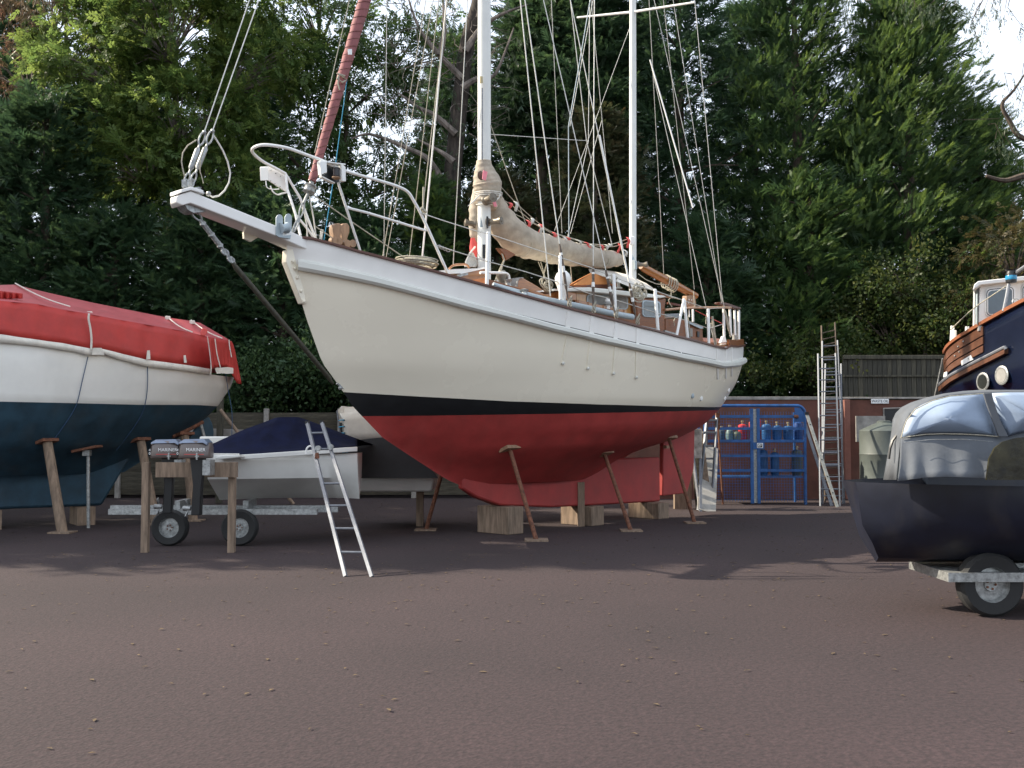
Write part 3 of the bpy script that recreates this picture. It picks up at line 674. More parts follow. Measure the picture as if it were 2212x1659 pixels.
for q in [720, 960, 1240, 1520]:
    c_ = Vector(K.P(Z5(q, interp(q, [(700, 1070), (1100, 1180), (1500, 1245)])), 0)); r_ = interp(q, [(700, .255), (1100, .215), (1500, .17)])
    d_ = Vector((K.d[0], K.d[1], -.1)).normalized(); e2 = d_.cross(nk).normalized()
    part('tie_cord', MB().tube([c_ + nk * math.cos(a_) * r_ * .86 + e2 * math.sin(a_) * r_ * 1.04 + d_ * .03 * math.sin(a_ * 2) for a_ in [2 * math.pi * k / 20 for k in range(21)]], .007, 5, False), M_rope, boomc)
# rope round the mast and winches
mb = MB()
for k, (y, w) in enumerate([(595, 120), (612, 118), (628, 116), (712, 80)]):
    c_ = Vector(K.P(Z5(380 if y < 700 else 355, y), 0)); r_ = w * .0019
    mb.tube([c_ + Vector((math.cos(a_) * r_, math.sin(a_) * r_, .02 * math.sin(a_))) for a_ in [2 * math.pi * j / 20 for j in range(21)]], .009, 6, False)
mb.tube([K.P(Z5(290, 620), .2), K.P(Z5(240, 670), .22), K.P(Z5(180, 725), .2)], [.01, .014, .006], 6)
mb.tube([K.P(Z5(500, 600), .25), K.P(Z5(490, 640), .25), K.P(Z5(445, 675), .25)], .012, 6)
pk('mast_lashing', mb, M_ropew)
M_bronze = mat('winch_bronze', (.20, .17, .13), .45, .5, var=.2)
def winch(p, t, ax, L=.16, r_=.06, par=None):
    mb = MB(); mb.lathe(K.P(p, t), [(0, 0), (r_ * 1.1, 0), (r_ * 1.05, .02), (r_ * .75, .04), (r_ * .7, L * .7), (r_ * .95, L * .85), (r_ * 1.0, L), (r_ * .5, L), (r_ * .3, L * 1.05), (0, L * 1.05)], 18, ax)
    return part('winch', mb, M_bronze, par or mm)
winch(Z5(355, 670), .14, Vector((.55, -.8, .05)), .22, .075); winch(Z5(375, 885), .13, Vector((.85, -.5, 0)), .26, .065); winch(Z5(255, 905), -.12, Vector((-.9, -.3, .1)), .18, .06)
part('winch_pad', MB().box(K.P(Z5(372, 885), .14), (.03, .14, .16)), M_black, mm); part('winch_pad', MB().box(K.P(Z5(340, 1175), .12), (.05, .12, .2)), M_black, mm)
winch(Z6(865, 480), .07, Vector((1, -.3, 0)), .2, .055, mz)
part('winch_pad', MB().box(K.P(Z6(852, 485), .08), (.04, .1, .16)), M_bluegrey, mz)
part('mast_block', MB().box(K.P(Z6(818, 240), .1), (.1, .05, .17)), M_whitemetal, mz, bevel=.02); part('warning_decal', MB().prism([K.P(Z6(*p), .07) for p in [(815, 375), (840, 430), (812, 432)]], nk * .01), M_bluegrey, mz)
# lazy lines above the boom with ribbons
for pts in [[(495, 520), (650, 685), (830, 850), (1000, 975), (1180, 1040), (1400, 1100), (1600, 1105), (1760, 1055)], [(520, 655), (620, 720), (760, 830), (850, 900), (1040, 990), (1300, 1070), (1450, 1120), (1640, 1125), (1790, 1080)], [(400, 1090), (700, 1190), (1000, 1250), (1250, 1300), (1400, 1345)][:0] or [(600, 780), (760, 860), (930, 950), (1100, 1040)]]:
    pk('lazy_line', MB().tube(sm([K.P(Z5(*p), .12) for p in pts], 4), .007, 6), M_rope)
RIB = [((600, 690), (597, 760), 1), ((650, 680), (668, 775), 0), ((770, 865), (800, 950), 1), ((820, 845), (795, 935), 0), ((905, 905), (905, 990), 1), ((890, 910), (915, 1000), 0), ((1030, 985), (1050, 1070), 1), ((1060, 1010), (1020, 1040), 1), ((1130, 1030), (1160, 1095), 0),
       ((1170, 1035), (1190, 1075), 1), ((1260, 1060), (1325, 1110), 0), ((1350, 1085), (1385, 1130), 1), ((1400, 1105), (1440, 1165), 0), ((1500, 1110), (1535, 1160), 1), ((1550, 1110), (1575, 1160), 0), ((1590, 1100), (1570, 1150), 0), ((1685, 1100), (1685, 1190), 1), ((1765, 1035), (1780, 1140), 1), ((1735, 1160), (1770, 1225), 0), ((1370, 1120), (1395, 1160), 1)]
for a, b, kd in RIB:
    mb = MB(); A = Vector(K.P(Z5(*a), .15)); B = Vector(K.P(Z5(*b), .17)); D_ = B - A; sdv = Vector((K.d[0], K.d[1], 0)) * .042
    rows = []
    for i in range(6):
        q = i / 5; c_ = A + D_ * q + nk * .03 * math.sin(q * 5); rows.append([c_ - sdv * (1 - .4 * q), c_ + sdv * (1 - .3 * q)])
    mb.grid(rows); pk('ribbon', mb, M_ribred if kd == 1 else M_ropew, label='red ribbon' if kd == 1 else 'white ribbon', solid=.004)
for pts in [[(330, 365), (372, 385), (355, 470), (320, 455)], [(425, 690), (450, 670), (468, 725), (440, 735)]]:
    pk('ribbon', MB().prism([K.P(Z5(*p), .26) for p in pts], nk * .006), M_ribpink, label='pink ribbon')
pk('cover_opening', MB().lathe(K.P(Z5(312, 420), .19), [(0, .0), (.06, .0), (.075, -.01), (.06, -.03)], 16, nk), mat('dark_canvas_hole', (.10, .08, .06), .9))
# gooseneck tackle below the boom
for pts in [[(545, 1250), (480, 1390), (450, 1480)], [(560, 1210), (530, 1290), (470, 1480)], [(500, 1150), (540, 1260)]]:
    bez([Z5(*p) for p in pts], 'mainsheet_tackle', M_rope, .013, .05, .1)
mb = MB(); mb.prism([K.P(Z5(*p), .1) for p in [(480, 1140), (560, 1150), (640, 1195), (660, 1205), (560, 1265), (545, 1215)]], nk * -.08); pk('boom_end_fitting', mb, M_varnd, bevel=.01)
for pts in [[(880, 1280), (930, 1400), (960, 1470)], [(905, 1280), (960, 1480)], [(1200, 1310), (1215, 1490)], [(960, 1300), (915, 1500)]]: bez([Z5(*p) for p in pts], 'sheet_line', M_rope, .008, -.2, -.2)
# red flag and rope bundle left of the mast
mb = MB(); mb.tube([K.P(Z5(225, 1040), -.25), K.P(Z5(240, 1130), -.25), K.P(Z5(235, 1220), -.25), K.P(Z5(245, 1330), -.25)], [.03, .075, .055, .03], 8, True, .4); pk('rolled_flag', mb, M_ribred)
mb = MB()
for i in range(16):
    x = 150 + i * 7; mb.tube(sm([K.P(Z5(200 + (i % 3) * 14, 1190), -.15), K.P(Z5(x + 12, 1270), -.12), K.P(Z5(x, 1330), -.1)], 3), .011, 5)
mb.tube([K.P(Z5(250, 1130), -.15), K.P(Z5(195, 1200), -.1), K.P(Z5(225, 1225), -.1)], .016, 6)
part('rope_bundle', mb, M_ropew, None, label='hank of white rope tied at the foot of the main mast', cat='rope')
# ---- stanchions and lifelines
def st(a, b, t, r_=.024, nm='stanchion'):
    A = Vector(K.P(a, t)); B = Vector(K.P(b, t)); mb = MB(); D_ = (A - B).normalized()
    mb.tube([B, A - D_ * .02, A - D_ * .006, A], [r_, r_, r_ * .8, r_ * .3], 10); return pk(nm, mb, M_whitemetal)
def rt(u):   # port sheer half breadth under a photo column
    s, t, z = K.HU(u, interp(u, [(664, 517), (1002, 606), (1188, 657), (1381, 708), (1540, 749), (1603, 748)])); return t
for a, b, r_ in [(Z5(380, 980), Z5(367, 1520), .027), (Z5(1095, 1215), Z5(1102, 1655), .028), (Z6(635, 568), Z6(652, 975), .027), (Z6(1045, 718), Z6(1077, 1150), .028), (Z6(1335, 815), Z6(1258, 1200), .024), (Z6(1337, 825), Z6(1372, 1235), .027),
             (Z6(1575, 915), Z6(1581, 1288), .027), (Z6(1728, 880), Z6(1735, 1245), .026), (Z6(1790, 912), Z6(1800, 1185), .026), (Z6(1838, 925), Z6(1843, 1180), .026), (Z6(1880, 930), Z6(1880, 1222), .026)]:
    st(a, b, max(.75, rt(b[0])) - .02 if b[0] < 1560 else .78, r_)
st(Z6(1422, 920), Z6(1425, 1045), -.6); st(Z6(1385, 920), Z6(1388, 1000), -.6, .012)
pk('stanchion_foot', MB().prism([K.P(Z6(*p), .82) for p in [(1725, 1190), (1745, 1190), (1760, 1250), (1700, 1255)]], nk * -.05), M_whitemetal)
def lf(pts, r_=.0075, m=M_wire, nm='lifeline'):
    mb = MB(); mb.tube([K.P(p, t) for p, t in pts], r_, 6); return pk(nm, mb, m)
lf([(Z4(1390, 965), .78), (Z4(1520, 1010), .85), (Z5(0, 890), 1.0), (Z5(270, 975), 1.15), (Z5(385, 1000), 1.2), (Z5(760, 1125), 1.35), (Z5(1095, 1235), 1.48), (Z6(400, 505), 1.58), (Z6(635, 600), 1.64), (Z6(850, 680), 1.66), (Z6(1045, 738), 1.66), (Z6(1335, 835), 1.5), (Z6(1575, 918), 1.2), (Z6(1728, 905), .95)])
lf([(Z4(1520, 1280), .8), (Z4(1700, 1335), .9), (Z5(0, 1160), 1.0), (Z5(375, 1275), 1.2), (Z5(760, 1380), 1.35), (Z5(1100, 1490), 1.48), (Z6(400, 770), 1.58), (Z6(640, 825), 1.64), (Z6(850, 890), 1.66), (Z6(1062, 960), 1.66), (Z6(1310, 1020), 1.5), (Z6(1380, 1040), 1.4), (Z6(1570, 1110), 1.2), (Z6(1600, 1110), .9)])
lf([(Z6(-60, 600), -1.3), (Z6(200, 690), -1.3)], .006)
lf([(Z6(1450, 935), 1.0), (Z6(1600, 1010), .9), (Z6(1710, 1062), .8)], .008, M_ribred, 'red_cord')
lf([(Z6(1590, 1110), 1.0), (Z6(1720, 1070), .8)], .006, M_ropew)
mb = MB()
for k in range(4): link(mb, K.P(Z4(1530 + k * 30, 1285 + k * 13), .8), K.P(Z4(1570 + k * 30, 1300 + k * 13), .8), .022, .007)
pk('rail_shackle', mb, M_steel)
mb = MB(); mb.tube([K.P(Z4(1395, 700), .72), K.P(Z4(1392, 920), .72)], .013, 6)
for k in range(5): mb.ball(K.P(Z4(1390 + (k % 3) * 16 - 10, 915 + k * 16), .75), .028, 6)
pk('rail_knot', mb, M_rope)
lf([(Z4(300, 780), .1), (Z4(700, 1060), .2), (Z4(1230, 1420), .5)], .009, M_rope, 'furling_line')
lf([(Z4(310, 1085), .0), (Z4(500, 1215), .1)], .008, M_rope, 'furling_line')
for pts in [[(260, 790), (300, 1000), (330, 1230)], [(200, 900), (235, 1080), (240, 1200)], [(380, 1120), (362, 1235)], [(395, 1125), (378, 1235)]]:
    lf([(Z4(*p), -.2) for p in pts], .010, M_ropew, 'lashing_line')
# ---- deckhouses
def slab(nm, pts, t, th, m, **k): return pk(nm, MB().prism([K.P(p, t) for p in pts], nk * -th), m, **k)
slab('fore_hatch_lid', [Z4(1480, 1540), Z4(1700, 1518), Z4(1991, 1508), Z5(350, 1335), Z5(352, 1345), Z5(110, 1400), Z4(1760, 1560), Z4(1620, 1565)], .5, 1.1, M_white)
slab('fore_hatch_side', [Z5(90, 1440), Z5(110, 1400), Z5(350, 1345), Z5(352, 1500), Z5(100, 1470)], .48, 1.0, M_varn)
slab('hatch_hinge', [Z4(1730, 1575), Z4(1840, 1555), Z4(1840, 1575), Z4(1770, 1590), Z4(1770, 1610), Z4(1745, 1610)], .55, .05, M_steel)
pk('hatch_handle', MB().tube(sm([K.P(Z4(*p), .3) for p in [(1650, 1515), (1700, 1478), (1790, 1470), (1830, 1478), (1850, 1505)]], 3), .018, 8), M_varn)
pk('hatch_hoop', MB().tube(sm([K.P(Z5(*p), .62) for p in [(300, 1388), (520, 1390), (575, 1405), (590, 1450), (590, 1510)]], 4), .022, 8), M_whitemetal)
slab('trunk_side', [Z5(350, 1440), Z5(480, 1480), Z5(700, 1545), Z5(950, 1620), Z6(250, 860), Z6(600, 945), Z6(870, 1010), Z6(870, 1110), Z6(600, 1040), Z6(200, 950), Z5(900, 1680), Z5(350, 1520)], 1.12, 2.2, M_varnd)
slab('vent_box', [Z5(550, 1450), Z5(680, 1440), Z5(700, 1560), Z5(560, 1530)], .3, .5, M_whitemetal, bevel=.02)
pk('cowl_vent', MB().lathe(K.P(Z5(515, 1530), .55), [(0, 0), (.05, 0), (.05, .1), (.085, .16), (.09, .2), (.05, .26), (0, .27)], 14), mat('dull_bronze', (.25, .23, .19), .5, .4, var=.2))
pk('vent_flange', MB().lathe(K.P(Z5(580, 1560), .7), [(0, 0), (.06, 0), (.06, .05), (.045, .08), (.045, .12), (.07, .16), (0, .17)], 14), M_steel)
slab('vent_base', [Z5(440, 1510), Z5(520, 1520), Z5(520, 1545), Z5(440, 1535)], .75, .2, M_whitemetal)
slab('companion_hatch', [Z5(665, 1560), Z5(675, 1470), Z5(695, 1440), Z5(730, 1438), Z5(850, 1505), Z5(920, 1550), Z5(935, 1585), Z5(940, 1630)], .5, 1.0, M_varn, bevel=.02)
slab('hatch_edge_trim', [Z5(660, 1558), Z5(670, 1468), Z5(692, 1434), Z5(732, 1432), Z5(732, 1442), Z5(697, 1446), Z5(680, 1472), Z5(672, 1560)], .52, 1.04, M_canvasgrey)
# long grab rail on blocks
gr = MB(); gr.sweep([K.P(Z5(600, 1535), .95), K.P(Z5(760, 1560), 1.0), K.P(Z5(1000, 1635), 1.05)], .03, .045); gr.sweep([K.P(Z6(260, 840), 1.0), K.P(Z6(450, 885), 1.0), K.P(Z6(720, 940), 1.0)], .03, .045)
for p in [(270, 860), (370, 880), (520, 910), (620, 935), (725, 955)]: gr.box(K.P(Z6(*p), 1.0), (.06, .04, .1))
pk('grab_rail', gr, M_varn)
gt = MB(); gt.tube(sm([K.P(Z5(430, 1515), 1.18), K.P(Z5(620, 1570), 1.22), K.P(Z5(900, 1645), 1.26), K.P(Z6(100, 855), 1.28), K.P(Z6(350, 905), 1.3), K.P(Z6(600, 960), 1.3), K.P(Z6(825, 1000), 1.3)], 4), .05, 10, True, .8)
pk('painted_trunk_edge', gt, M_bluegrey)
slab('forward_roof', [Z5(940, 1575), Z5(1000, 1552), Z5(1060, 1545), Z6(30, 725), Z6(100, 728), Z6(100, 750), Z6(0, 755), Z5(1000, 1590)], .8, 1.6, M_white)
slab('forward_locker', [Z6(95, 745), Z6(180, 745), Z6(265, 765), Z6(265, 840), Z6(100, 815)], 1.0, 1.6, M_varn, bevel=.01)
slab('forward_locker', [Z6(-40, 770), Z6(95, 755), Z6(95, 815), Z6(-40, 800)], .9, 1.6, M_varn)
wh = slab('wheelhouse_front', [Z6(180, 748), Z6(300, 742), Z6(560, 768), Z6(800, 800), Z6(852, 806), Z6(852, 1010), Z6(560, 960), Z6(265, 870), Z6(265, 766)], .86, 1.72, mat('honey_varnish', (.58, .30, .10), .28, var=.15, scale=4, stretch=(6, 1, 1), coat=.5))
wa = slab('wheelhouse_rear', [Z6(850, 800), Z6(1100, 812), Z6(1162, 812), Z6(1150, 900), Z6(1148, 1025), Z6(1150, 1200), Z6(1000, 1190), Z6(880, 1115), Z6(870, 1000)], .98, 1.96, M_varnd, bevel=.03)  # darker varnish: shade of this differently turned face put into the colour
slab('wheelhouse_roof', [Z6(55, 735), Z6(120, 718), Z6(250, 704), Z6(400, 704), Z6(600, 722), Z6(800, 745), Z6(1000, 768), Z6(1140, 785), Z6(1165, 800), Z6(1100, 812), Z6(850, 800), Z6(560, 766), Z6(300, 742), Z6(180, 746)], 1.02, 2.04, M_rail, bevel=.015)
def rrect(fn, x0, y0, x1, y1, sk0=0, sk1=0, r_=30, n=4):
    pts = []
    for cx_, cy_, a0 in [(x1 - r_, y0 + r_, -90), (x1 - r_, y1 - r_, 0), (x0 + r_, y1 - r_, 90), (x0 + r_, y0 + r_, 180)]:
        for i in range(n + 1):
            a = R(a0 + 90 * i / n); x = cx_ + r_ * math.cos(a); y = cy_ + r_ * math.sin(a); q = (x - x0) / (x1 - x0)
            pts.append(fn(x, y + sk0 * (1 - q) + sk1 * q))
    return pts
def window(par, fn, x0, y0, x1, y1, sk0, sk1, t, m, mf):
    fr = part('window_frame', MB().prism([K.P(p, t + .018) for p in rrect(fn, x0, y0, x1, y1, sk0, sk1)], nk * -.03), mf, par, bevel=.006)
    part('pane', MB().prism([K.P(p, t + .022) for p in rrect(fn, x0 + 14, y0 + 12, x1 - 14, y1 - 12, sk0, sk1, 24)], nk * -.02), m, fr)
window(wh, Z6, 370, 772, 780, 905, 0, 22, .86, M_canvasgrey, M_bluegrey)
window(wa, Z6, 922, 828, 1105, 995, 0, 15, .98, M_glass, M_bluegrey)
for pts, t in [([(285, 845), (365, 865), (360, 885), (285, 865)], .93), ([(430, 875), (490, 890), (490, 902), (430, 890)], .93), ([(560, 895), (612, 905), (612, 925), (560, 915)], .93), ([(690, 930), (700, 925), (700, 945), (690, 945)], .93)]:
    slab('trunk_port', [Z6(*p) for p in pts], t, .04, M_print)
for pts in [[(915, 1085), (1060, 1115), (1060, 1140), (915, 1105)], [(1145, 1130), (1255, 1160), (1255, 1185), (1145, 1160)], [(690, 1050), (740, 1062), (740, 1075), (690, 1062)]]:
    slab('deck_plate', [Z6(*p) for p in pts], 1.16, .04, M_steel)
slab('aft_trunk', [Z6(1150, 1020), Z6(1300, 1015), Z6(1400, 1050), Z6(1520, 1110), Z6(1525, 1240), Z6(1400, 1230), Z6(1150, 1200)], .85, 1.7, M_varnd, bevel=.01)
slab('aft_trunk_top', [Z6(1370, 1045), Z6(1395, 1042), Z6(1520, 1095), Z6(1530, 1112), Z6(1500, 1115), Z6(1380, 1060)], .9, 1.8, M_bluegrey)
slab('aft_window', [Z6(1385, 1105), Z6(1420, 1115), Z6(1420, 1195), Z6(1385, 1185)], .87, .03, M_canvasgrey); slab('aft_window', [Z6(1468, 1140), Z6(1490, 1145), Z6(1490, 1200), Z6(1468, 1195)], .87, .03, M_black)
slab('cockpit_seat', [Z6(1520, 1205), Z6(1710, 1215), Z6(1710, 1255), Z6(1600, 1250), Z6(1530, 1240)], .6, 1.2, mat('faded_pink_board', (.55, .28, .22), .6, var=.1))
mb = MB()
for k in range(6): mb.prism([K.P(Z6(1150 + k * 2, 970 + k * 6), .4), K.P(Z6(1310, 962 + k * 7), .4), K.P(Z6(1310, 966 + k * 7), .4), K.P(Z6(1150 + k * 2, 974 + k * 6), .4)], nk * -.5)
pk('slatted_seat', mb, M_bluegrey)
# stern rails of wood
pk('stern_rail', MB().tube(sm([K.P(Z6(1148, 928), 1.0), K.P(Z6(1350, 910), 1.0), K.P(Z6(1560, 905), 1.0), K.P(Z6(1800, 905), .85)], 3), .022, 8), mat('pale_wood_rail', (.52, .32, .20), .5, var=.15, scale=9))
pk('gallows_rail', MB().sweep([K.P(Z6(1170, 860), -.5), K.P(Z6(1300, 885), -.4)], .05, .04), M_maho)
slab('taff_rail', [Z6(1685, 855), Z6(1715, 848), Z6(1780, 862), Z6(1900, 905), Z6(1905, 922), Z6(1800, 905), Z6(1760, 885), Z6(1690, 872)], .85, .12, M_maho, bevel=.008)
pk('stern_bollard', MB().lathe(K.P(Z6(1840, 1225), .5), [(0, 0), (.06, 0), (.05, .03), (.05, .1), (.075, .13), (0, .14)], 14), M_canvasgrey)
# mizzen boom with crutch
mzb = MB(); A = Vector(K.P(Z6(905, 497), .0)); B = Vector(K.P(Z6(1450, 790), .0)); mzb.tube([A, A + (B - A) * .05, A + (B - A) * .5, B], [.05, .075, .085, .07], 14); pk('mizzen_boom', mzb, M_varn)
slab('boom_crutch', [Z6(1368, 785), Z6(1445, 780), Z6(1455, 850), Z6(1458, 895), Z6(1360, 885), Z6(1362, 830)], .06, .12, M_barewood, bevel=.01)
for p in [(1385, 825), (1410, 830), (1380, 858), (1435, 868)]: pk('bolt_head', MB().ball(K.P(Z6(*p), .07), .016, 6), M_white)
for cx_, cy_ in [(1150, 635), (1170, 645), (1195, 660), (1215, 668), (1232, 678)]:
    c_ = Vector(K.P(Z6(cx_, cy_), 0)); d_ = (B - A).normalized(); e2 = d_.cross(nk).normalized()
    pk('boom_lashing', MB().tube([c_ + nk * math.cos(a_) * .10 + e2 * (math.sin(a_) * .135 ) - Vector((0, 0, .02)) for a_ in [2 * math.pi * k / 18 for k in range(19)]], .012, 6, False), M_rope)
for pts in [[(1205, 690), (1207, 800), (1180, 830), (1190, 860), (1215, 900)], [(1200, 800), (1320, 830)], [(880, 570), (960, 630), (1060, 670), (1160, 680)], [(1430, 740), (1440, 900)], [(1245, 1010), (1232, 1040), (1240, 1085)], [(1385, 920), (1375, 1000), (1400, 1200)], [(1560, 930), (1552, 1070)]]:
    bez([Z6(*p) for p in pts], 'loose_line', M_rope, .009, .1 if pts[0][0] < 1240 else .9, .1 if pts[0][0] < 1240 else .9)
# awning over the main hatch
aw = MB(); rid = [(385, 518), (520, 528), (640, 548), (760, 575), (860, 620), (960, 665), (1060, 735)]; eav = [(430, 560), (560, 600), (690, 655), (800, 700), (940, 715), (1060, 735), (1225, 812)]
rows = []
for j in range(7):
    q = j / 6; rows.append([Vector(K.P(Z6(a[0] + (b[0] - a[0]) * q, a[1] + (b[1] - a[1]) * q), .0 + .9 * q * min(1, .25 + i * .2))) - Vector((0, 0, .05 * math.sin(math.pi * q) )) for i, (a, b) in enumerate(zip(rid, eav))])
aw.grid(rows); awn = part('hatch_awning', aw, M_awn, None, label='pale canvas awning stretched over the wheelhouse beside the shorter mast', cat='awning', solid=.006)
mb = MB(); mb.prism([K.P(Z6(*p), -.1) for p in [(180, 690), (300, 620), (415, 560), (470, 590), (600, 640), (690, 690), (560, 700), (400, 690)]], nk * -.03); mb.prism([K.P(Z6(*p), .3) for p in [(240, 680), (420, 560), (575, 605), (680, 672), (640, 668), (540, 675)]], nk * -.02)
part('spray_curtain', mb, M_orange, None, label='orange brown canvas triangle under the awning, on the wheelhouse roof', cat='canvas')
slab('roof_coaming', [Z6(350, 690), Z6(420, 672), Z6(560, 672), Z6(740, 715), Z6(740, 735), Z6(380, 700)], .3, .8, M_maho)
pk('roof_vent', MB().lathe(K.P(Z6(682, 715), .4), [(0, 0), (.07, 0), (.07, .02), (.035, .03), (.03, .1), (.045, .11), (.045, .14), (0, .15)], 12), M_whitemetal)
mb = MB(); c_ = Vector(K.P(Z6(130, 660), 1.25)); mb.ball(c_ + Vector((0, 0, .05)), .13, 14, (1, 1, 1.15)); mb.lathe(c_ - Vector((0, 0, .3)), [(0, 0), (.04, 0), (.05, .1), (.1, .26), (.1, .3)], 14)
part('horseshoe_buoy', mb, M_whitemetal, None, label='white rounded buoy hung on the guard wires left of the wheelhouse', cat='buoy')
mb = MB(); mb.lathe(K.P(Z6(572, 920), 1.0), [(0, 0), (.045, 0), (.045, .16), (.02, .18)], 12); pk('deck_lamp', mb, M_whitemetal)
mb = MB(); mb.lathe(K.P(Z6(575, 880), 1.0), [(0, .07), (.05, .06), (.085, .02), (.085, 0), (0, 0)], 12); pk('lamp_cap', mb, M_canvasgrey)
# coils of rope
def coil(p, t, n, r0, m, label, flat=False, nm='rope_coil'):
    mb = MB(); c_ = Vector(K.P(p, t)); rnd = random.Random(int(p[0] * 7))
    for k in range(n):
        ex = rnd.uniform(.7, 1.15); oz = rnd.uniform(-.06, .06); ox = rnd.uniform(-.08, .08); til = rnd.uniform(-.3, .3)
        pts = []
        for j in range(17):
            a = 2 * math.pi * j / 16
            if flat: pts.append(c_ + Vector((math.cos(a) * r0 * ex, math.sin(a) * r0 * ex, .02 * (k % 5) + til * .1 * math.cos(a))))
            else: pts.append(c_ + Vector((K.d[0], K.d[1], 0)) * (math.cos(a) * r0 * ex * .8 + ox) + Vector((0, 0, 1)) * (math.sin(a) * r0 * ex * .75 + oz) + nk * til * .1 * math.sin(2 * a))
        mb.tube(pts, .010, 5, False)
    part(nm, mb, m, None, label=label, cat='rope', group=None)
coil(Z6(885, 745), 1.3, 11, .16, M_rope, 'grey rope coil hung from the guard wire at the rear of the wheelhouse roof')
coil(Z5(960, 1515), .9, 8, .10, M_rope, 'small rope coil on the deck ahead of the wheelhouse, below the boom cover')
coil(Z4(1330, 1480), .6, 12, .28, M_rope, 'flattened coil of rope lying on the foredeck behind the cap rail', True)
coil(Z6(620, 610), 1.6, 5, .05, M_rope, 'little knot of rope tied round the stanchion top beside the awning')
# fairleads and odd fittings along the rail
for p in [(1410, 1215), (1440, 1235), (1300, 1210)]:
    s, t, z = K.HU(*Z6(*p)); link(mb := MB(), K.W(s - .07, t - .1, z), K.W(s + .07, t - .1, z), .05, .015); mb.ball(K.W(s, t - .1, z + .02), .035, 6); pk('fairlead', mb, M_steel)
pk('pole_on_deck', MB().tube([K.P(Z5(430, 1500), 1.3), K.P(Z5(740, 1610), 1.35), K.P(Z5(760, 1600), 1.35)], .02, 6), M_bluegrey)
mb = MB(); mb.lathe(K.P(Z5(740, 1610), 1.3), [(0, 0), (.06, 0), (.05, .04), (.07, .08), (0, .1)], 10); pk('deck_cleat', mb, M_steel)
# shores and blocks that carry the ketch
def shore(base, top, m, label, pad=M_rust, r_=.06, cat='prop', group=None):
    t = thing('boat_prop', label, cat, (base[0], base[1], 0), group)
    mb = MB(); mb.tube([(base[0], base[1], 0), top], [r_, r_ * .92], 10); part('post', mb, m, t)
    part('foot_plate', MB().box((base[0], base[1], .012), (.35, .35, .024)), M_timber, t)
    d_ = (Vector(top) - Vector((base[0], base[1], 0))).normalized()
    part('pad', MB().box(Vector(top) + d_ * .02, (.3, .2, .05), d_.to_track_quat('Z', 'Y').to_matrix()), pad, t)
    return t
for i, (s, z, lab) in enumerate([(3.4, 1.35, 'steel prop under the red hull near its bow'), (5.6, 1.25, 'steel prop under the middle of the red hull'), (7.6, 1.5, 'steel prop under the red hull near its stern')]):
    for side in (1, -1):
        t = K.hb(s, z) * side; top = K.W(s, t + .01 * side, z); b = K.W(s, t + .55 * side, 0)
        shore(b, top, M_rust, lab + (', camera side' if side > 0 else ', far side'), M_barewood, .035)
for i, s in enumerate((3.9, 6.0, 8.0)):
    zb = interp(s, [(3.0, .75), (3.3, .6), (3.8, .45), (5, .36), (8.3, .3)])
    mb = MB(); mb.box(K.W(s, 0, zb / 2 - .002), (.35, .7, zb - .008), Matrix.Rotation(R(47), 3, 'Z')); part('keel_block', mb, M_timber, None, label=['timber block under the front of the keel of the red hull', 'timber block under the middle of the keel of the red hull', 'timber block under the rear end of the keel of the red hull'][i], cat='block', bevel=.01)
slab('pad_eye', [ZG(0, 1425), ZG(40, 1430), ZG(45, 1440), ZG(30, 1455), ZG(0, 1460)], .6, .08, M_barewood)

# ================================================================== LEFT BOAT
_o = AT(520, 878, 20.2); _d = (.81, .585)
LB = 10.0
H2 = Hull((_o[0] - .81 * LB, _o[1] - .585 * LB), _d,
 BW=[(.4, .15), (.9, .5), (1.4, 1.2), (1.8, 1.45), (2.15, 1.6), (2.8, 1.62), (3.4, 1.6)],
 SB=[(.4, 3), (.9, 2.4), (1.5, 1.5), (2.15, .8), (3.2, 0)], SE=[(.4, 7.), (.9, 7.8), (1.4, 8.6), (1.8, 9.2), (2.15, 9.55), (2.5, 9.78), (2.8, 9.88), (3.4, 9.88)], xm=.5,
 mb=[(.9, 1.3), (2.16, 1.0), (3.5, .8)], me=[(.9, 1.3), (1.5, .9), (2.16, .68), (3.2, .55)])
def fit2(pts, tail):
    return [(s, z) for s, t, z in (H2.HU(*p) for p in pts)] + tail
W2 = fit2([(0, 867.5), (120, 870), (300, 874.5)], [(8.9, 2.13), (LB, 2.12)])
W2 = [(0, W2[0][1] + .05)] + W2
T2 = fit2([(0, 735), (100, 748), (200, 770), (320, 797), (455, 815)], [])
T2 = [(s_, z_ + .05) for s_, z_ in T2]; T2 = [(0, T2[0][1] + .25)] + T2 + [(LB, T2[-1][1] - .02)]
zw2 = lambda s: interp(s, W2); zt2 = lambda s: interp(s, T2)
b2 = thing('covered_yacht', 'white yacht with blue bottom under a long red cover, on props', 'sailing boat', (H2.W(5, 0, 0)[0], H2.W(5, 0, 0)[1], 0))
part('hull', H2.band(zw2, zt2, 14, 90), M_hullw, b2, angle=60)
part('underwater_hull', H2.band(lambda s: .9, zw2, 14, 90), M_blueaf, b2, angle=60)
kl = MB(); kl.prism([H2.W(3, -.13, 1.2), H2.W(3.2, -.13, .6), H2.W(3.8, -.13, .32), H2.W(7.4, -.13, .32), H2.W(7.9, -.13, 1.2)], Vector((H2.n[0], H2.n[1], 0)) * .26); part('keel', kl, M_blueaf, b2, bevel=.05)
n2 = Vector((H2.n[0], H2.n[1], 0))
rd = MB(); rd.prism([Vector(H2.P(ZL(*p), 0)) - n2 * .03 for p in [(1700, 1275), (1790, 1230), (1820, 1290), (1833, 1360), (1830, 1420), (1800, 1500), (1740, 1700), (1690, 1700), (1600, 1450)]], n2 * .06); part('rudder', rd, M_blueaf, b2, bevel=.02)
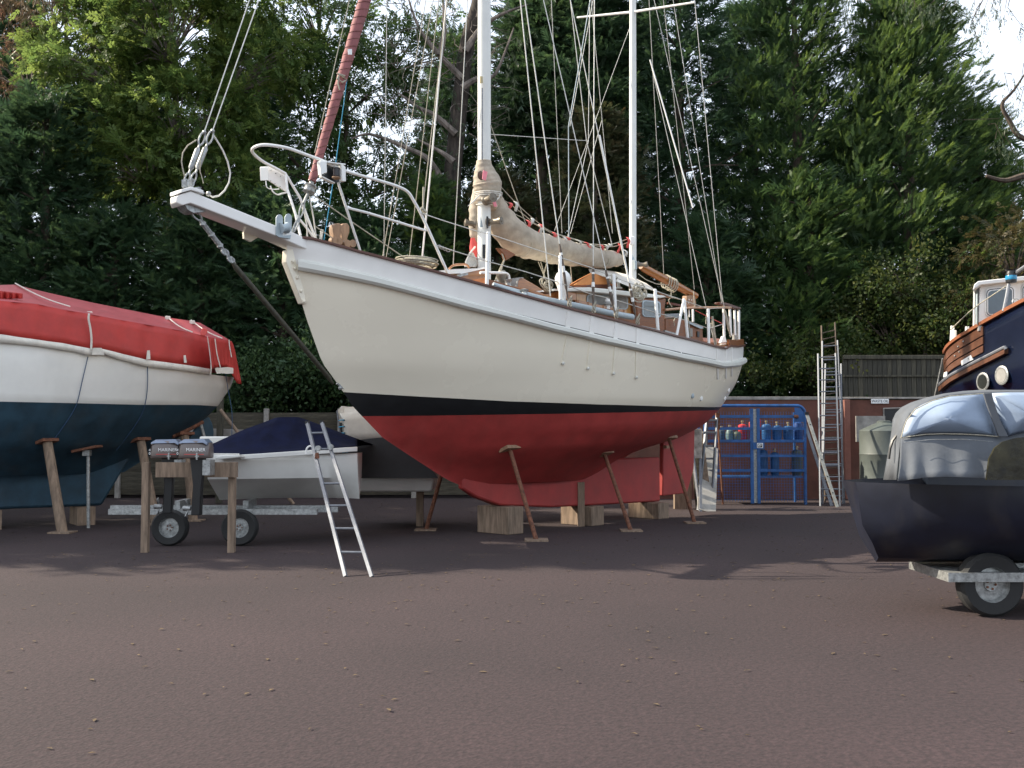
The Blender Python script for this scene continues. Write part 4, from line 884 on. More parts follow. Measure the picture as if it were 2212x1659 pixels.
part('stern_tube', MB().tube([H2.P(ZL(1480, 1400), .15), H2.P(ZL(1640, 1330), .1), H2.P(ZL(1740, 1275), .05)], .04, 8), M_rust, b2)
part('rudder_strut', MB().tube([H2.P(ZL(1725, 1300), .1), H2.P(ZL(1770, 1470), .1)], .03, 8), M_steel, b2)
rt_ = MB(); rt_.sweep([H2.W(s, H2.hb(s, zt2(s)) - .02, zt2(s) + .01) for s in [x * .25 for x in range(1, 35)]], .06, .05); rt_.sweep([H2.W(s, -H2.hb(s, zt2(s)) + .02, zt2(s) + .01) for s in [x * .25 for x in range(1, 35)]], .06, .05); part('gunwale', rt_, M_hem, b2)
# cover: curtain, slope and far slope
hemb = [(-60, 732), (0, 740), (75, 747), (165, 761), (192, 768), (225, 765), (252, 775), (316, 792), (400, 801), (456, 810.5)]
hemt = [(-60, 713), (0, 722), (75, 733), (140, 742), (195, 753), (215, 752), (316, 777), (400, 788), (456, 797)]
eave = [(-60, 640), (0, 650), (80, 657), (130, 668), (190, 678), (225, 685), (320, 702), (395, 715), (450, 728), (493, 735)]
ridg = [(-60, 616), (0, 616), (33, 615), (60, 622), (110, 634), (200, 654), (290, 672), (360, 686), (410, 693), (433, 698), (493, 733)]
tarp = thing('red_boat_cover', 'long red fabric cover with white hem, laced over the yacht at left', 'cover', (H2.W(7, 0, 0)[0], H2.W(7, 0, 0)[1], 2.6))
def row2(pl, t, us, wob=0, ph=0):
    res = []
    for u in us:
        v = interp(u, pl); tt = t(u) if callable(t) else t
        p = Vector(H2.P((u, v), tt))
        if wob: p += n2 * wob * (math.sin(u * .11 + ph) + .8 * mnoise.noise(Vector((u * .05, ph, 0)))) 
        res.append(p)
    return res
us = [-60 + 516 * i / 110 for i in range(111)]
def tb(u): s, t, z = H2.HU(u, interp(u, hemb)); return t + .05
cur = MB(); rows = [row2(hemt, tb, us, .01, 0)]
for q in (.2, .4, .6, .8, 1):
    mix = [(u, interp(u, hemt) * (1 - q) + interp(u, eave) * q) for u in us]
    rows.append(row2(mix, lambda u: tb(u) * (1 - q) + (tb(u) - .12) * q, us, .018 * (1 - abs(q - .5)), q * .6))
part('side_curtain', cur.grid(rows), M_tarp, tarp, solid=.006, angle=80)
hm = MB(); hm.grid([row2(hemb, lambda u: tb(u) + .012, us, .012, 0), row2(hemt, lambda u: tb(u) + .012, us, .01, 0)]); part('white_hem', hm, M_hem, tarp, solid=.006, angle=80)
us3 = [-60 + 553 * i / 110 for i in range(111)]
rt = MB(); rows = []
def tb3(u): return tb(min(u, 450)) - .12 - max(0, u - 450) * .010
for q in (0, .2, .4, .6, .8, 1):
    mix = [(u, interp(u, eave) * (1 - q) + interp(u, ridg) * q) for u in us3]
    rows.append([p - Vector((0, 0, .05 * math.sin(math.pi * q) * (1 + .3 * math.sin(p.x * 3)))) for p in row2(mix, lambda u: tb3(u) * (1 - q), us3, .01 * math.sin(math.pi * q), q)])
far = []
for q in (.33, .66, 1.0):
    r_ = []
    for i, p in enumerate(rows[-1]):
        e = rows[0][i]; r_.append(p - n2 * (tb3(us3[i]) * q) + Vector((0, 0, (e.z - p.z) * q)))
    far.append(r_)
far.append([p - Vector((0, 0, .6)) - n2 * .1 for p in far[-1]])
part('cover_top', rt.grid(rows + far), mat('skylit_red', (.43, .07, .075), .5, var=.1, scale=3, bump=.4, bscale=8), tarp, solid=.006, angle=80)  # pinker top cloth: sky light on the slope put into the colour
# gathered stern end
eb = MB(); rows = []
top_ = [(452, 729), (465, 731), (480, 734), (493, 735), (500, 737), (504, 745), (508, 760)]; bot = [(458, 797), (470, 793), (482, 792), (492, 793), (503, 812), (512, 828), (522, 830)]
for q in [i / 8 for i in range(9)]:
    r_ = []
    for i in range(31):
        x = i / 5; a = (interp(x, [(k, p[0]) for k, p in enumerate(top_)]), interp(x, [(k, p[1]) for k, p in enumerate(top_)])); b = (interp(x, [(k, p[0]) for k, p in enumerate(bot)]), interp(x, [(k, p[1]) for k, p in enumerate(bot)]))
        tt = 1.15 - x * .15 + .025 * math.sin(i * 1.9) * q
        r_.append(H2.P((a[0] + (b[0] - a[0]) * q, a[1] + (b[1] - a[1]) * q), tt))
    rows.append(r_)
part('gathered_end', eb.grid(rows), M_tarp, tarp, solid=.006, angle=80)
part('white_hem', MB().prism([H2.P(ZL(*p), 1.02) for p in [(1840, 790), (1850, 810), (1895, 810), (1950, 805), (2000, 812), (2000, 860), (1950, 862), (1900, 858), (1860, 862), (1850, 835)]], n2 * .012), M_hem, tarp)
for p in [[(1255, 740), (1262, 662), (1285, 662), (1290, 738)], [(1578, 768), (1575, 705), (1592, 702), (1602, 768)], [(785, 700), (800, 640), (870, 640), (895, 700)]]:
    part('hem_tab', MB().prism([H2.P(ZL(*q), tb(ZL(*p[0])[0]) + .03) for q in p], n2 * .01), M_hem, tarp)
part('red_patch', MB().prism([H2.P(ZL(*q), 1.3) for q in [(1735, 470), (1775, 478), (1778, 510), (1755, 538), (1720, 535), (1718, 500)]], n2 * .03), M_ribred, tarp, bevel=.01)
mb = MB(); rows = []
for j in range(5): rows.append([H2.P(ZL(x, 150 + 68 * j / 4 + (x * .12 if j < 4 else 0) * (4 - j) / 4), 1.05 + .05 * math.sin(x * .12)) for x in range(-120, 200, 8)])
part('folded_flap', mb.grid(rows), M_tarp, tarp, solid=.01)
for pts, m_, r_ in [([(765, 345), (760, 390), (775, 470), (785, 560), (782, 655)], M_hem, .018), ([(1780, 545), (1795, 640), (1812, 780), (1808, 870)], M_hem, .010), ([(1845, 560), (1862, 690), (1892, 810)], M_hem, .010), ([(1965, 570), (1972, 640), (1988, 720)], M_ropew, .009)]:
    part('lacing_cord', MB().tube(sm([H2.P(ZL(*p), tb(min(450, ZL(*p)[0])) + .03 if p[0] < 1800 else 1.12) for p in pts], 3), r_, 6), m_, tarp)
for a, b in [((130, 100), (600, 300)), ((1430, 382), (1650, 518)), ((1640, 415), (1905, 570))]:
    A = ZL(*a); B = ZL(*b); part('lacing_cord', MB().tube([Vector(H2.P((A[0] + (B[0] - A[0]) * q, A[1] + (B[1] - A[1]) * q), 1.3 * q)) + Vector((0, 0, .03 - .04 * math.sin(math.pi * q))) for q in [i / 8 for i in range(9)]], .011, 6), M_hem, tarp)
for p in [(768, 345), (1650, 420), (1440, 383)]: part('cord_block', MB().box(H2.P(ZL(*p), .9 if p[0] < 1000 else .1), (.09, .06, .07)), M_hem, tarp, bevel=.01)
for pts, m_, nm, lab in [([(755, 715), (735, 800), (700, 950), (665, 1100), (620, 1200), (540, 1320), (460, 1430)], M_roped, 'hull_line', 'thin dark line running down the white hull below the bulky hem fold'), ([(1265, 800), (1268, 900), (1262, 1020), (1248, 1110), (1220, 1200), (1150, 1320), (1000, 1520)], M_roped, 'hull_line', 'dark blue line hanging down the middle of the white hull'), ([(1936, 860), (1940, 1000), (1937, 1200), (1935, 1400)], M_roped, 'hull_line', 'blue line hanging straight from the stern end of the red cover')]:
    P_ = []
    for p in pts:
        u, v = ZL(*p); s, t, z = H2.HU(u, v, .02); P_.append(H2.W(s, max(t, .35 if p[0] > 1900 else t), z))
    mb = MB(); mb.tube(sm(P_, 4), .007, 6); part(nm, mb, m_, None, label=lab, cat='line')
# scuffs on hull: pale patches of filler
mb = MB()
for i, (base, top, lab) in enumerate([((400, 1660), (400, 1440), 'thick round timber prop under the blue hull, leftmost'), ((1250, 1700), (1200, 1430), 'thick round timber prop under the blue hull, just left of the outboard motors'), ((1600, 1600), (1585, 1390), 'short timber prop behind the outboard motors, under the stern')]):
    u, v = ZL(*top); s, t, z = H2.HU(u, v); t = max(t, .3); tp = H2.W(s, t + .06, z - .02)
    if i == 2: tp = H2.P((u, v), .2)
    bs_ = Vector(tp) + n2 * (.25) + Vector((.22 if i != 2 else .1, 0, 0)); shore((bs_.x, bs_.y), tp, M_timber, lab, M_rust, .085)
u, v = ZL(735, 1495); s, t, z = H2.HU(u, v); tp = Vector(H2.W(s, t + .1, z)); t_ = thing('boat_prop', 'steel prop with a wide rusty square pad under the blue hull', 'prop', (tp.x + .05, tp.y, 0))
part('post', MB().tube([(tp.x + .05, tp.y, 0), (tp.x + .02, tp.y, z - .15)], .03, 8), M_steel, t_); part('pad', MB().box((tp.x, tp.y, z - .02), (.42, .3, .04), Matrix.Rotation(R(-12), 3, 'Y')), M_rust, t_); part('bracket', MB().box((tp.x, tp.y, z - .09), (.12, .1, .1)), M_steel, t_)
for i, s in enumerate((3.9, 5.6, 7.1)):
    mb = MB(); mb.box(H2.W(s, 0, .158), (.3, .6, .316), Matrix.Rotation(R(35), 3, 'Z')); part('keel_block', mb, M_timber, None, label=['timber block under the front of the blue keel', 'timber block under the middle of the blue keel', 'timber block under the rear end of the blue keel'][i], cat='block')

# ================================================================== COVERED DINGHY, OUTBOARDS, LADDER
def at(fn, x, y, Y): return Vector(AT(*fn(x, y), Y))
dg_ = thing('covered_motorboat', 'small white motorboat under a peaked navy blue cover, between the two yachts', 'motorboat', (-4.2, 15.3, 0))
mb = MB()
near = [(585, 520), (620, 512), (830, 528), (880, 538), (1100, 512), (1330, 492), (1585, 470), (1700, 462)]
hull_pts = [at(ZB, x, y + 12, 14.6 + (x - 590) * .0009) for x, y in near]
rdg = [(585, 470), (640, 445), (860, 345), (1110, 252), (1265, 250), (1420, 305), (1580, 365), (1700, 410)]
rows = []
for i in range(41):
    q = i / 40 * 7; x0 = interp(q, [(k, p[0]) for k, p in enumerate(near)]); y0 = interp(q, [(k, p[1]) for k, p in enumerate(near)])
    x1 = interp(q, [(k, p[0]) for k, p in enumerate(rdg)]); y1 = interp(q, [(k, p[1]) for k, p in enumerate(rdg)])
    A = at(ZB, x0, y0, 14.7 + q * .1); B = at(ZB, x1, y1, 15.6 + q * .1); r_ = []
    for j in range(9):
        f = j / 8; p = A.lerp(B, f); p.z -= .10 * math.sin(math.pi * f) * (1 + .5 * mnoise.noise(p * 1.3)); p.y += .03 * mnoise.noise(p * 3); r_.append(p)
    for j in range(1, 6):
        f = j / 5; p = B.lerp(Vector((A.x, B.y + (B.y - A.y), A.z)), f); r_.append(p)
    rows.append(r_)
part('navy_cover', mb.grid(rows), M_navycl, dg_, angle=70, solid=.008)
hb_ = MB(); rows = []
for i in range(31):
    q = i / 30; X0 = at(ZB, 585 + q * 1115, 560, 14.75 + q * .7); w = 1.7 * math.sin(math.pi * min(.97, .25 + q * .72)) ** .5
    top = 1.30 - .04 * math.sin(q * 3) + .02; rows.append([(X0.x, X0.y + .02, top), (X0.x, X0.y, top - .07), (X0.x, X0.y + .10, .95), (X0.x + .0, X0.y + w * .5, .62), (X0.x, X0.y + w * .9, .95), (X0.x, X0.y + w, top - .06), (X0.x, X0.y + w, top)])
hb_.grid(rows); n = len(hb_.v); hb_.f.append(tuple(range(n - 7, n))); hb_.f.append(tuple(range(7))[::-1]); part('hull', hb_, M_hullw, dg_)
gw = MB(); gw.sweep([at(ZB, x, y, 14.62 + (x - 640) * .0007) for x, y in [(835, 545), (1000, 535), (1330, 512), (1590, 492), (1700, 485)]], .06, .07); part('gunwale', gw, M_hullw, dg_, bevel=.01)
part('bow_panel', MB().prism([at(ZB, x, y, 14.45) for x, y in [(650, 560), (672, 535), (830, 525), (835, 545), (700, 560)]], (0, .5, -.02)), M_hullw, dg_, bevel=.01)
part('guard_hoop', MB().tube(sm([at(ZB, x, y, 14.6) for x, y in [(1322, 520), (1325, 490), (1340, 468), (1365, 462)]], 4), .014, 8), M_whitemetal, dg_)
part('cover_cord', MB().tube([at(ZB, 590, 520, 14.6), at(ZB, 830, 522, 14.55)], .008, 6), M_ropew, dg_); part('cover_cord', MB().tube([at(ZB, 610, 508, 14.6), at(ZB, 590, 520, 14.6)], .008, 6), M_ropew, dg_)
part('rail_fitting', MB().box(at(ZB, 690, 420, 16.4), (.6, .2, .12)), M_hullw, dg_, bevel=.02)
part('trailer_frame', MB().box((-4.3, 15.6, .48), (3.4, .1, .1)).box((-4.3, 15.0, .48), (3.0, .08, .08)), M_steel, dg_)
for x in (-4.9, -3.9):
    wheel('wheel', (x, 14.95, .26), .26, dg_)
    part('roller_post', MB().box((x, 15.5, .56), (.08, .5, .12)).box((x, 15.3, .26), (.06, .06, .5)), M_steel, dg_)
# aluminium boarding ladder
def ladder(nm, label, pl, pr, rungs, rw, m, cat='ladder', foot=None, rm=None, rr=.014):
    """pl / pr: lists of world points up the two rails"""
    b = pl[0]; t = thing(nm, label, cat, (b[0], b[1], 0))
    for q in (pl, pr): part('side_rail', MB().sweep(q, rw, rw * .8) if False else MB().tube(q, rw, 4), m, t, smooth=False)
    for k in rungs:
        A = Vector(pl[0]).lerp(Vector(pl[-1]), k); B = Vector(pr[0]).lerp(Vector(pr[-1]), k); part('rung', MB().tube([A, B], rr, 8), rm or m, t)
    return t
def downto(a, b, z0=0):
    """extend the line b->a down to height z0"""
    a = Vector(a); b = Vector(b); k = (z0 - a.z) / (b.z - a.z); return a + (b - a) * k
Yl = 12.8
a1 = at(ZB, 1395, 545, Yl); b1 = at(ZB, 1332, 292, Yl + .35); a2 = at(ZB, 1520, 535, Yl); b2_ = at(ZB, 1440, 288, Yl + .35)
f1 = downto(a1, b1); f2 = downto(a2, b2_)
def kz(z): return (z - f1.z) / (b1.z - f1.z)
lad = ladder('boarding_ladder', 'short aluminium ladder with black end caps in front of the navy boat cover', [f1, b1], [f2, b2_], [kz(z) for z in (.25, .5, .75, 1.0, at(ZB, 1400, 487, Yl + .1).z, at(ZB, 1400, 368, Yl + .2).z)], .027, M_alum)
for p in (b1, b2_): part('end_cap', MB().box(p, (.05, .05, .05)), M_black, lad)
for p in (at(ZB, 1412, 480, Yl + .02), at(ZB, 1505, 470, Yl + .02)): part('rail_joint', MB().lathe(p, [(0, -.03), (.035, -.03), (.035, .03), (0, .03)], 10, (0, 1, 0)), M_steel, lad)
part('red_foot', MB().prism([at(ZB, 1385, 555, Yl - .05), at(ZB, 1390, 515, Yl - .05), at(ZB, 1412, 510, Yl - .05), at(ZB, 1420, 555, Yl - .05)], (0, .03, 0)), M_rust, lad)
# outboard motors on a stand
def outboard(label):
    t = thing('outboard_motor', label, 'outboard motor', (0, 0, 0), 'grey outboard motors on a rack')
    # local: x right, y away, z up; cowl about .42 wide
    rows = []
    for x, y0, y1, z0, z1 in [(-.205, .10, .26, .0, .15), (-.19, .03, .32, .0, .21), (-.12, .0, .36, .0, .245), (.05, .0, .36, 0, .25), (.15, .02, .34, 0, .235), (.20, .06, .30, 0, .20), (.215, .12, .24, .02, .13)]:
        rows.append([(x, y0 + .02, z0), (x, y0, z0 + .03), (x, y0 + .01, z1 - .05), (x, y0 + .05, z1), (x, y1 - .05, z1), (x, y1, z1 - .05), (x, y1, z0 + .03), (x, y1 - .02, z0)])
    mb = MB(); mb.grid(rows, True); n = len(mb.v); mb.f += [tuple(range(n - 8, n)), tuple(range(8))[::-1]]
    cw = part('cowl', mb, mat('engine_cowl', (.16, .13, .12), .3, var=.1, scale=4, coat=.3), t, bevel=.012, angle=50)
    part('top_panel', MB().prism([(-.18, -.004, .195), (-.12, -.006, .20), (.14, -.006, .205), (.19, .02, .17), (.19, .03, .21), (.14, .04, .257), (-.12, .04, .252), (-.185, .05, .215)], (0, .25, 0)), M_cowlt, cw, bevel=.006)
    part('rear_vent', MB().prism([(-.212, .09, .02), (-.20, .02, .03), (-.185, .015, .19), (-.20, .07, .17)], (0, .1, 0)), M_black, cw)
    part('red_stripe', MB().box((.03, -.004, .055), (.26, .006, .007)), M_ribred, cw)
    part('latch', MB().box((.07, -.012, .03), (.02, .025, .09)).box((.07, -.01, .03), (.05, .015, .02)), M_steel, cw)
    lettering('brand_lettering', 'MARINER', .062, (-.075, -.012, .095), (1, 0, 0), (0, 0, 1), M_print, cw, .001, .255)
    lettering('number_four', '4', .05, (-.198, -.008, .095), (1, 0, 0), (0, 0, 1), M_print, cw, .001); lettering('number_zero', '0', .05, (-.198, -.008, .05), (1, 0, 0), (0, 0, 1), M_print, cw, .001)
    part('leg', MB().prism([(-.06, .10, 0), (.13, .10, 0), (.09, .12, -.35), (.08, .12, -.75), (-.04, .12, -.75), (-.02, .12, -.35)], (0, .12, 0)), M_black, t, bevel=.01)
    part('clamp', MB().box((.17, .18, -.12), (.10, .22, .20)), M_steel, t)
    part('propeller', MB().lathe((-.06, .18, -.66), [(0, .0), (.03, .0), (.035, .1), (0, .1)], 10, (-1, 0, 0)).prism([(-.10, .17, -.63), (-.12, .11, -.56), (-.12, .20, -.54)], (.012, 0, 0)).prism([(-.10, .17, -.69), (-.12, .11, -.76), (-.12, .2, -.78)], (.012, 0, 0)), M_steel, t)
    return t
ob = outboard('nearer grey outboard motor, its lettering in full view'); YO = 13.6
p1 = at(ZL, 1508 + 138, 1590, YO); ob.location = p1
p0 = at(ZL, 1300 + 105, 1588, YO + .45); dup(ob, p0, R(4), 'farther grey outboard motor, partly hidden by its neighbour at right')
rk = thing('engine_rack', 'wooden rack under the two outboard motors', 'rack', (p0.x, p0.y, 0))
part('cross_board', MB().box(((p0.x + p1.x) / 2 + .2, YO + .42, p1.z - .16), (1.1, .05, .2)), M_timber, rk)
for x in (p0.x - .25, p1.x + .4): part('leg', MB().box((x, YO + .5, (p1.z - .06) / 2), (.09, .09, p1.z - .06)), M_timber, rk)
# white canvas boat behind the ketch's forefoot
YW = 17.2
wb_ = thing('canopied_boat', 'boat with a black side and a laced cream canopy, behind the bow of the ketch', 'motorboat', (-1.2, YW, 0))
mb = MB(); rows = []
for i in range(13):
    q = i / 12; 
    r_ = []
    for x, y in [(1610, 425), (1605, 365), (1602, 320), (1600, 275), (1570, 225), (1560, 200), (1585, 172)]:
        r_.append(at(ZB, x + q * interp(y, [(172, 220), (425, 640)]), y + q * interp(y, [(172, 0), (425, -28)]) + 3 * math.sin(q * 9 + y * .03), YW + .25 * q * 0 + (.0 if y > 200 else .25)))
    rows.append(r_ + [r_[-1] + Vector((0, 1.4, 0))])
part('canopy', mb.grid(rows), M_awn, wb_, solid=.01, angle=80)
mb = MB(); mb.prism([at(ZB, x, y, YW + .05) for x, y in [(1548, 215), (1572, 180), (1600, 172), (1600, 280), (1612, 425), (1575, 430), (1565, 300)]], (0, .04, 0)); part('canopy_end', mb, M_awn, wb_)
part('side_panel', MB().prism([at(ZB, x, y, YW - .02) for x, y in [(1590, 430), (1890, 398), (2150, 520), (2300, 700), (1640, 700), (1600, 560)]], (0, .05, 0)), mat('black_panel', (.02, .02, .022), .45, var=.2), wb_)
part('hull', MB().prism([at(ZB, 1590, 560, YW + .1), at(ZB, 2300, 560, YW + .1), at(ZB, 2250, 800, YW + .3), at(ZB, 1700, 800, YW + .3)], (0, 1.5, 0)), M_hullw, wb_, bevel=.03)
for x, y in [(1603, 272), (1603, 320), (1607, 367), (1613, 412)]:
    part('lace_eye', MB().ball(at(ZB, x, y, YW - .06), .018, 6), M_black, wb_); part('lace', MB().tube([at(ZB, x, y, YW - .07), at(ZB, x - 18, y - 1, YW - .08), at(ZB, x - 38, y + 3, YW - .02)], .009, 5), M_ropeb, wb_)
part('side_stake', MB().tube([at(ZB, 1552, 200, YW), at(ZB, 1580, 420, YW), at(ZB, 1577, 560, YW)], .015, 6), M_alum, wb_); part('dark_gap', MB().prism([at(ZB, x, y, YW + .02) for x, y in [(1570, 290), (1588, 290), (1592, 375), (1575, 370)]], (0, .01, 0)), M_black, wb_)
mb = MB()
for k in range(5): mb.tube(sm([at(ZB, 1613 + 4 * math.sin(k), 420 + k * 5, YW - .1), at(ZB, 1600 + 20 * math.sin(k * 2), 460, YW - .12), at(ZB, 1612 + 16 * math.cos(k * 2.2), 500, YW - .1), at(ZB, 1595 + 25 * math.cos(k), 560, YW - .1)], 4), .012, 5)
part('blue_rope', mb, M_ropeb, None, label='bright blue rope dangling below the corner of the cream canopy', cat='rope')
for x in (-1.6, 1.2): part('support_leg', MB().box((x, YW + .9, .38), (.12, .12, .76)), M_timber, wb_)

# ================================================================== BACK BOUNDARY
YB = 25.6
def xa(u, Y): return (u - CX) / F * Y
wall = thing('terracotta_wall', 'terracotta rendered yard wall behind the gas cage and ladders', 'wall', (8, YB, 0))
zt = AT(1600, 858.5, YB)[2]
part('wall_panel', MB().box(((xa(1330, YB) + xa(1821, YB)) / 2, YB + .11, zt / 2 - .03), (xa(1821, YB) - xa(1330, YB), .22, zt - .06)), M_terra, wall)
part('pilaster', MB().box((xa(1826, YB), YB + .02, zt / 2 - .03), (xa(1831, YB) - xa(1818.5, YB), .34, zt - .06)), M_terral, wall, bevel=.01)
x0 = xa(1833, YB); x1 = xa(2600, YB)
part('wall_panel', MB().box(((x0 + x1) / 2, YB + .13, zt / 2 - .03), (x1 - x0, .22, zt - .06)), M_terra, wall)
part('coping', MB().box(((xa(1330, YB) + xa(1819, YB)) / 2, YB + .1, zt - .02), (xa(1819, YB) - xa(1330, YB), .25, .08)), M_conc, wall, bevel=.01)
part('coping', MB().box(((xa(1820, YB) + x1) / 2, YB + .1, zt - .015), (x1 - xa(1820, YB), .25, .05)), M_conc, wall, bevel=.01)
hp = [at(ZN, x, y, YB + .0) for x, y in [(640, 1215), (770, 1212), (770, 1340), (645, 1330)]]
part('hatch_opening', MB().prism(hp, (0, .05, 0)), mat('dark_hatch', (.02, .02, .02), .6), wall); part('hatch_frame', MB().tube([hp[3], hp[0], hp[1]], .025, 4), M_conc, wall)
sg = thing('waste_oil_sign', 'white WASTE OIL sign on the terracotta wall above a dark hatch', 'sign', tuple(at(ZN, 613, 1175, YB - .02)))
a_ = at(ZN, 547, 1175, YB - .03); b_ = at(ZN, 681, 1138, YB - .03)
part('board', MB().box(((a_.x + b_.x) / 2, YB - .012, (a_.z + b_.z) / 2), (b_.x - a_.x, .02, b_.z - a_.z)), M_print, sg)
h_ = b_.z - a_.z; lettering('sign_lettering', 'WASTE OIL', h_ * .78, (a_.x + .015, YB - .026, a_.z + h_ * .22), (1, 0, 0), (0, 0, 1), M_printd, sg, .001, (b_.x - a_.x) * .94)
# board fence above the right part of the wall
fx0 = xa(1823, YB + .3); fx1 = xa(2330, YB + .3); YF = YB + .32
fen = thing('board_fence', 'dark weathered board fence standing on top of the terracotta wall', 'fence', (fx0, YF, zt))
ftop = AT(1900, 769, YF)[2]; fmid = AT(1900, 812, YF)[2]
k = 0; x = fx0
bmesh_cache = []
for var in range(4):
    w = .112; hgt = ftop - zt - .06
    m_ = bpy.data.meshes.new('board'); mbx = MB().box((0, 0, hgt / 2), (w, .02, hgt)); m_.from_pydata([Vector(v_) for v_ in mbx.v], [], mbx.f); m_.materials.append(M_fence if var % 2 else mat('darker_fence_wood', (.055, .052, .040), .9, var=.3, scale=6, stretch=(4, 4, .5), bump=.5)); bmesh_cache.append(m_)
while x < fx1:
    o = bpy.data.objects.new('board', random.choice(bmesh_cache)); C.objects.link(o); o.parent = fen; o.location = (x - fx0 + .06, random.uniform(-.012, .012), random.uniform(-.015, .015) + .01); o.rotation_euler = (0, random.uniform(-.006, .006), 0); x += .122; k += 1
part('cap_board', MB().box(((fx0 + fx1) / 2, YF - .02, ftop - .03), (fx1 - fx0, .09, .10)), M_fence, fen, bevel=.01)
part('middle_rail', MB().box(((fx0 + fx1) / 2, YF - .035, fmid), (fx1 - fx0, .05, .045)), M_fence, fen)
part('upper_screen', MB().box(((fx0 + fx1) / 2, YF + .03, (fmid + ftop) / 2), (fx1 - fx0, .02, ftop - fmid - .05)), M_fence, fen)
# horizontal board fence at left, bay by bay
YL = 25.9
lf_ = thing('panel_fence', 'old grey horizontal board fence panels below the hedge at left', 'fence', (-8, YL, 0))
LT = AT(600, 888, YL)[2]
bm0 = bpy.data.meshes.new('board'); q_ = MB().box((0, 0, 0), (1.78, .02, .15)); bm0.from_pydata([Vector(v_) for v_ in q_.v], [], q_.f); bm0.materials.append(M_fenceh)
bm1 = bm0.copy(); bm1.materials.clear(); bm1.materials.append(mat('brown_fence_boards', (.075, .066, .046), .9, var=.3, scale=6, stretch=(.5, 4, 4), bump=.5))
xx = xa(-60, YL)
while xx < xa(1330, YL):
    part('post', MB().box((xx, YL - .03, LT / 2 + .03), (.12, .12, LT + .06)), M_conc, lf_, bevel=.01)
    z = .1
    while z < LT - .05:
        o = bpy.data.objects.new('board', random.choice([bm0, bm1])); C.objects.link(o); o.parent = lf_; o.location = (xx + .92 + 8, random.uniform(-.006, .006), z + .06); o.rotation_euler = (R(8), random.uniform(-.008, .008), 0); z += .135
    xx += 1.84
mb = MB().box(at(ZL, 1960, 1378, 24), (1.4, .06, .22), Matrix.Rotation(R(2), 3, 'Y')); part('pale_plank', mb, M_conc, None, label='pale plank across the posts in front of the grey fence', cat='plank', bevel=.01)
a_ = at(ZL, 1890, 1170, 23.6); b_ = at(ZL, 2065, 1395, 23.6); part('leaning_pole', MB().tube([a_, b_, b_ + (b_ - a_) * ((b_.z) / (a_.z - b_.z) - .01)], .04, 8), M_timber, None, label='grey pole leaning diagonally against the fence behind the blue rudder', cat='pole')
pp = at(ZL, 1885, 1500, 23.9); part('timber_post', MB().box((pp.x, 23.9, 1.2), (.13, .13, 2.4)), M_fence, None, label='square weathered post standing in front of the grey fence', cat='post', bevel=.01)
# gas cage
YG = 23.6
cg = thing('gas_cage', 'blue steel mesh cage holding gas bottles beside the stern', 'cage', (xa(1650, YG), YG, 0))
def g3(x, y, Y=YG): return at(ZG, x, y, Y)
zb0 = .08
ct = MB(); ct.tube(sm([g3(160, 985), g3(600, 985), g3(1000, 985), g3(1400, 985), g3(1470, 990), g3(1510, 1020), g3(1528, 1075), g3(1530, 1300)], 5) + [Vector((g3(1530, 1500).x, YG, 0))], .035, 8); part('frame_tube', ct, M_bluem, cg)
x_l = g3(430, 1300).x; x_r = g3(1525, 1300).x
part('frame_tube', MB().tube([Vector((x_l, YG, 0)), Vector((x_l, YG, g3(0, 990).z))], .045, 8), M_bluem, cg)
px = g3(973, 1000).x
for dx in (-.075, .075): part('door_post', MB().box((px + dx, YG, 1.1), (.07, .06, 2.15)), M_bluem, cg)
part('door_seam', MB().box((px, YG + .01, 1.1), (.08, .02, 2.13)), M_steel, cg)
for y in (1105, 1238, 1375, 1540, 1700): 
    for xa_, xb_ in ((x_l, px - .11), (px + .11, x_r)):
        part('cross_bar', MB().box(((xa_ + xb_) / 2, YG, g3(0, y).z), (xb_ - xa_, .045, .062)), M_bluem, cg)
part('corner_plate', MB().prism([g3(x, y, YG - .02) for x, y in [(1415, 1005), (1480, 1010), (1515, 1060), (1520, 1165), (1425, 1165)]], (0, .012, 0)), M_bluem, cg)
part('corner_plate', MB().prism([g3(x, y, YG - .05) for x, y in [(950, 1390), (1080, 1390), (1080, 1465), (955, 1465)]], (0, .012, 0)), M_bluem, cg)
hs = part('hazard_notice', MB().prism([g3(x, y, YG - .06) for x, y in [(1000, 1398), (1066, 1398), (1066, 1452), (1000, 1452)]], (0, .008, 0)), M_print, cg)
part('notice_symbol', MB().prism([g3(x, y, YG - .066) for x, y in [(1008, 1405), (1058, 1405), (1058, 1445), (1008, 1445)]], (0, .004, 0)), M_black, hs); part('notice_symbol', MB().prism([g3(x, y, YG - .07) for x, y in [(1014, 1412), (1050, 1410), (1050, 1424), (1030, 1438), (1014, 1438)]], (0, .004, 0)), M_print, hs)
part('notice_symbol', MB().prism([g3(x, y, YG - .074) for x, y in [(1018, 1432), (1042, 1413), (1047, 1417), (1023, 1436)]], (0, .003, 0)), M_black, hs)
part('hinge', MB().tube([g3(1410, 1105, YG - .04), g3(1455, 1105, YG - .04)], .04, 8), M_rust, cg)
for (Yb) in (YG + .85,):
    part('frame_tube', MB().tube([Vector((x_r, Yb, 0)), Vector((x_r, Yb, 2.1))], .03, 8), M_bluem, cg); part('frame_tube', MB().tube([Vector((x_l, Yb, 0)), Vector((x_l, Yb, 2.1))], .03, 8), M_bluem, cg)
zs1 = g3(0, 1375).z - .01
for zz in (zs1, .92 - .3): part('shelf', MB().box(((x_l + x_r) / 2, YG + .42, zz), (x_r - x_l - .08, .78, .03)), M_bluem, cg)
wm = MB(); x = x_l + .05
while x < x_r - .03: wm.box((x, YG + .03, 1.08), (.006, .004, 2.05)); x += .062
z = .1
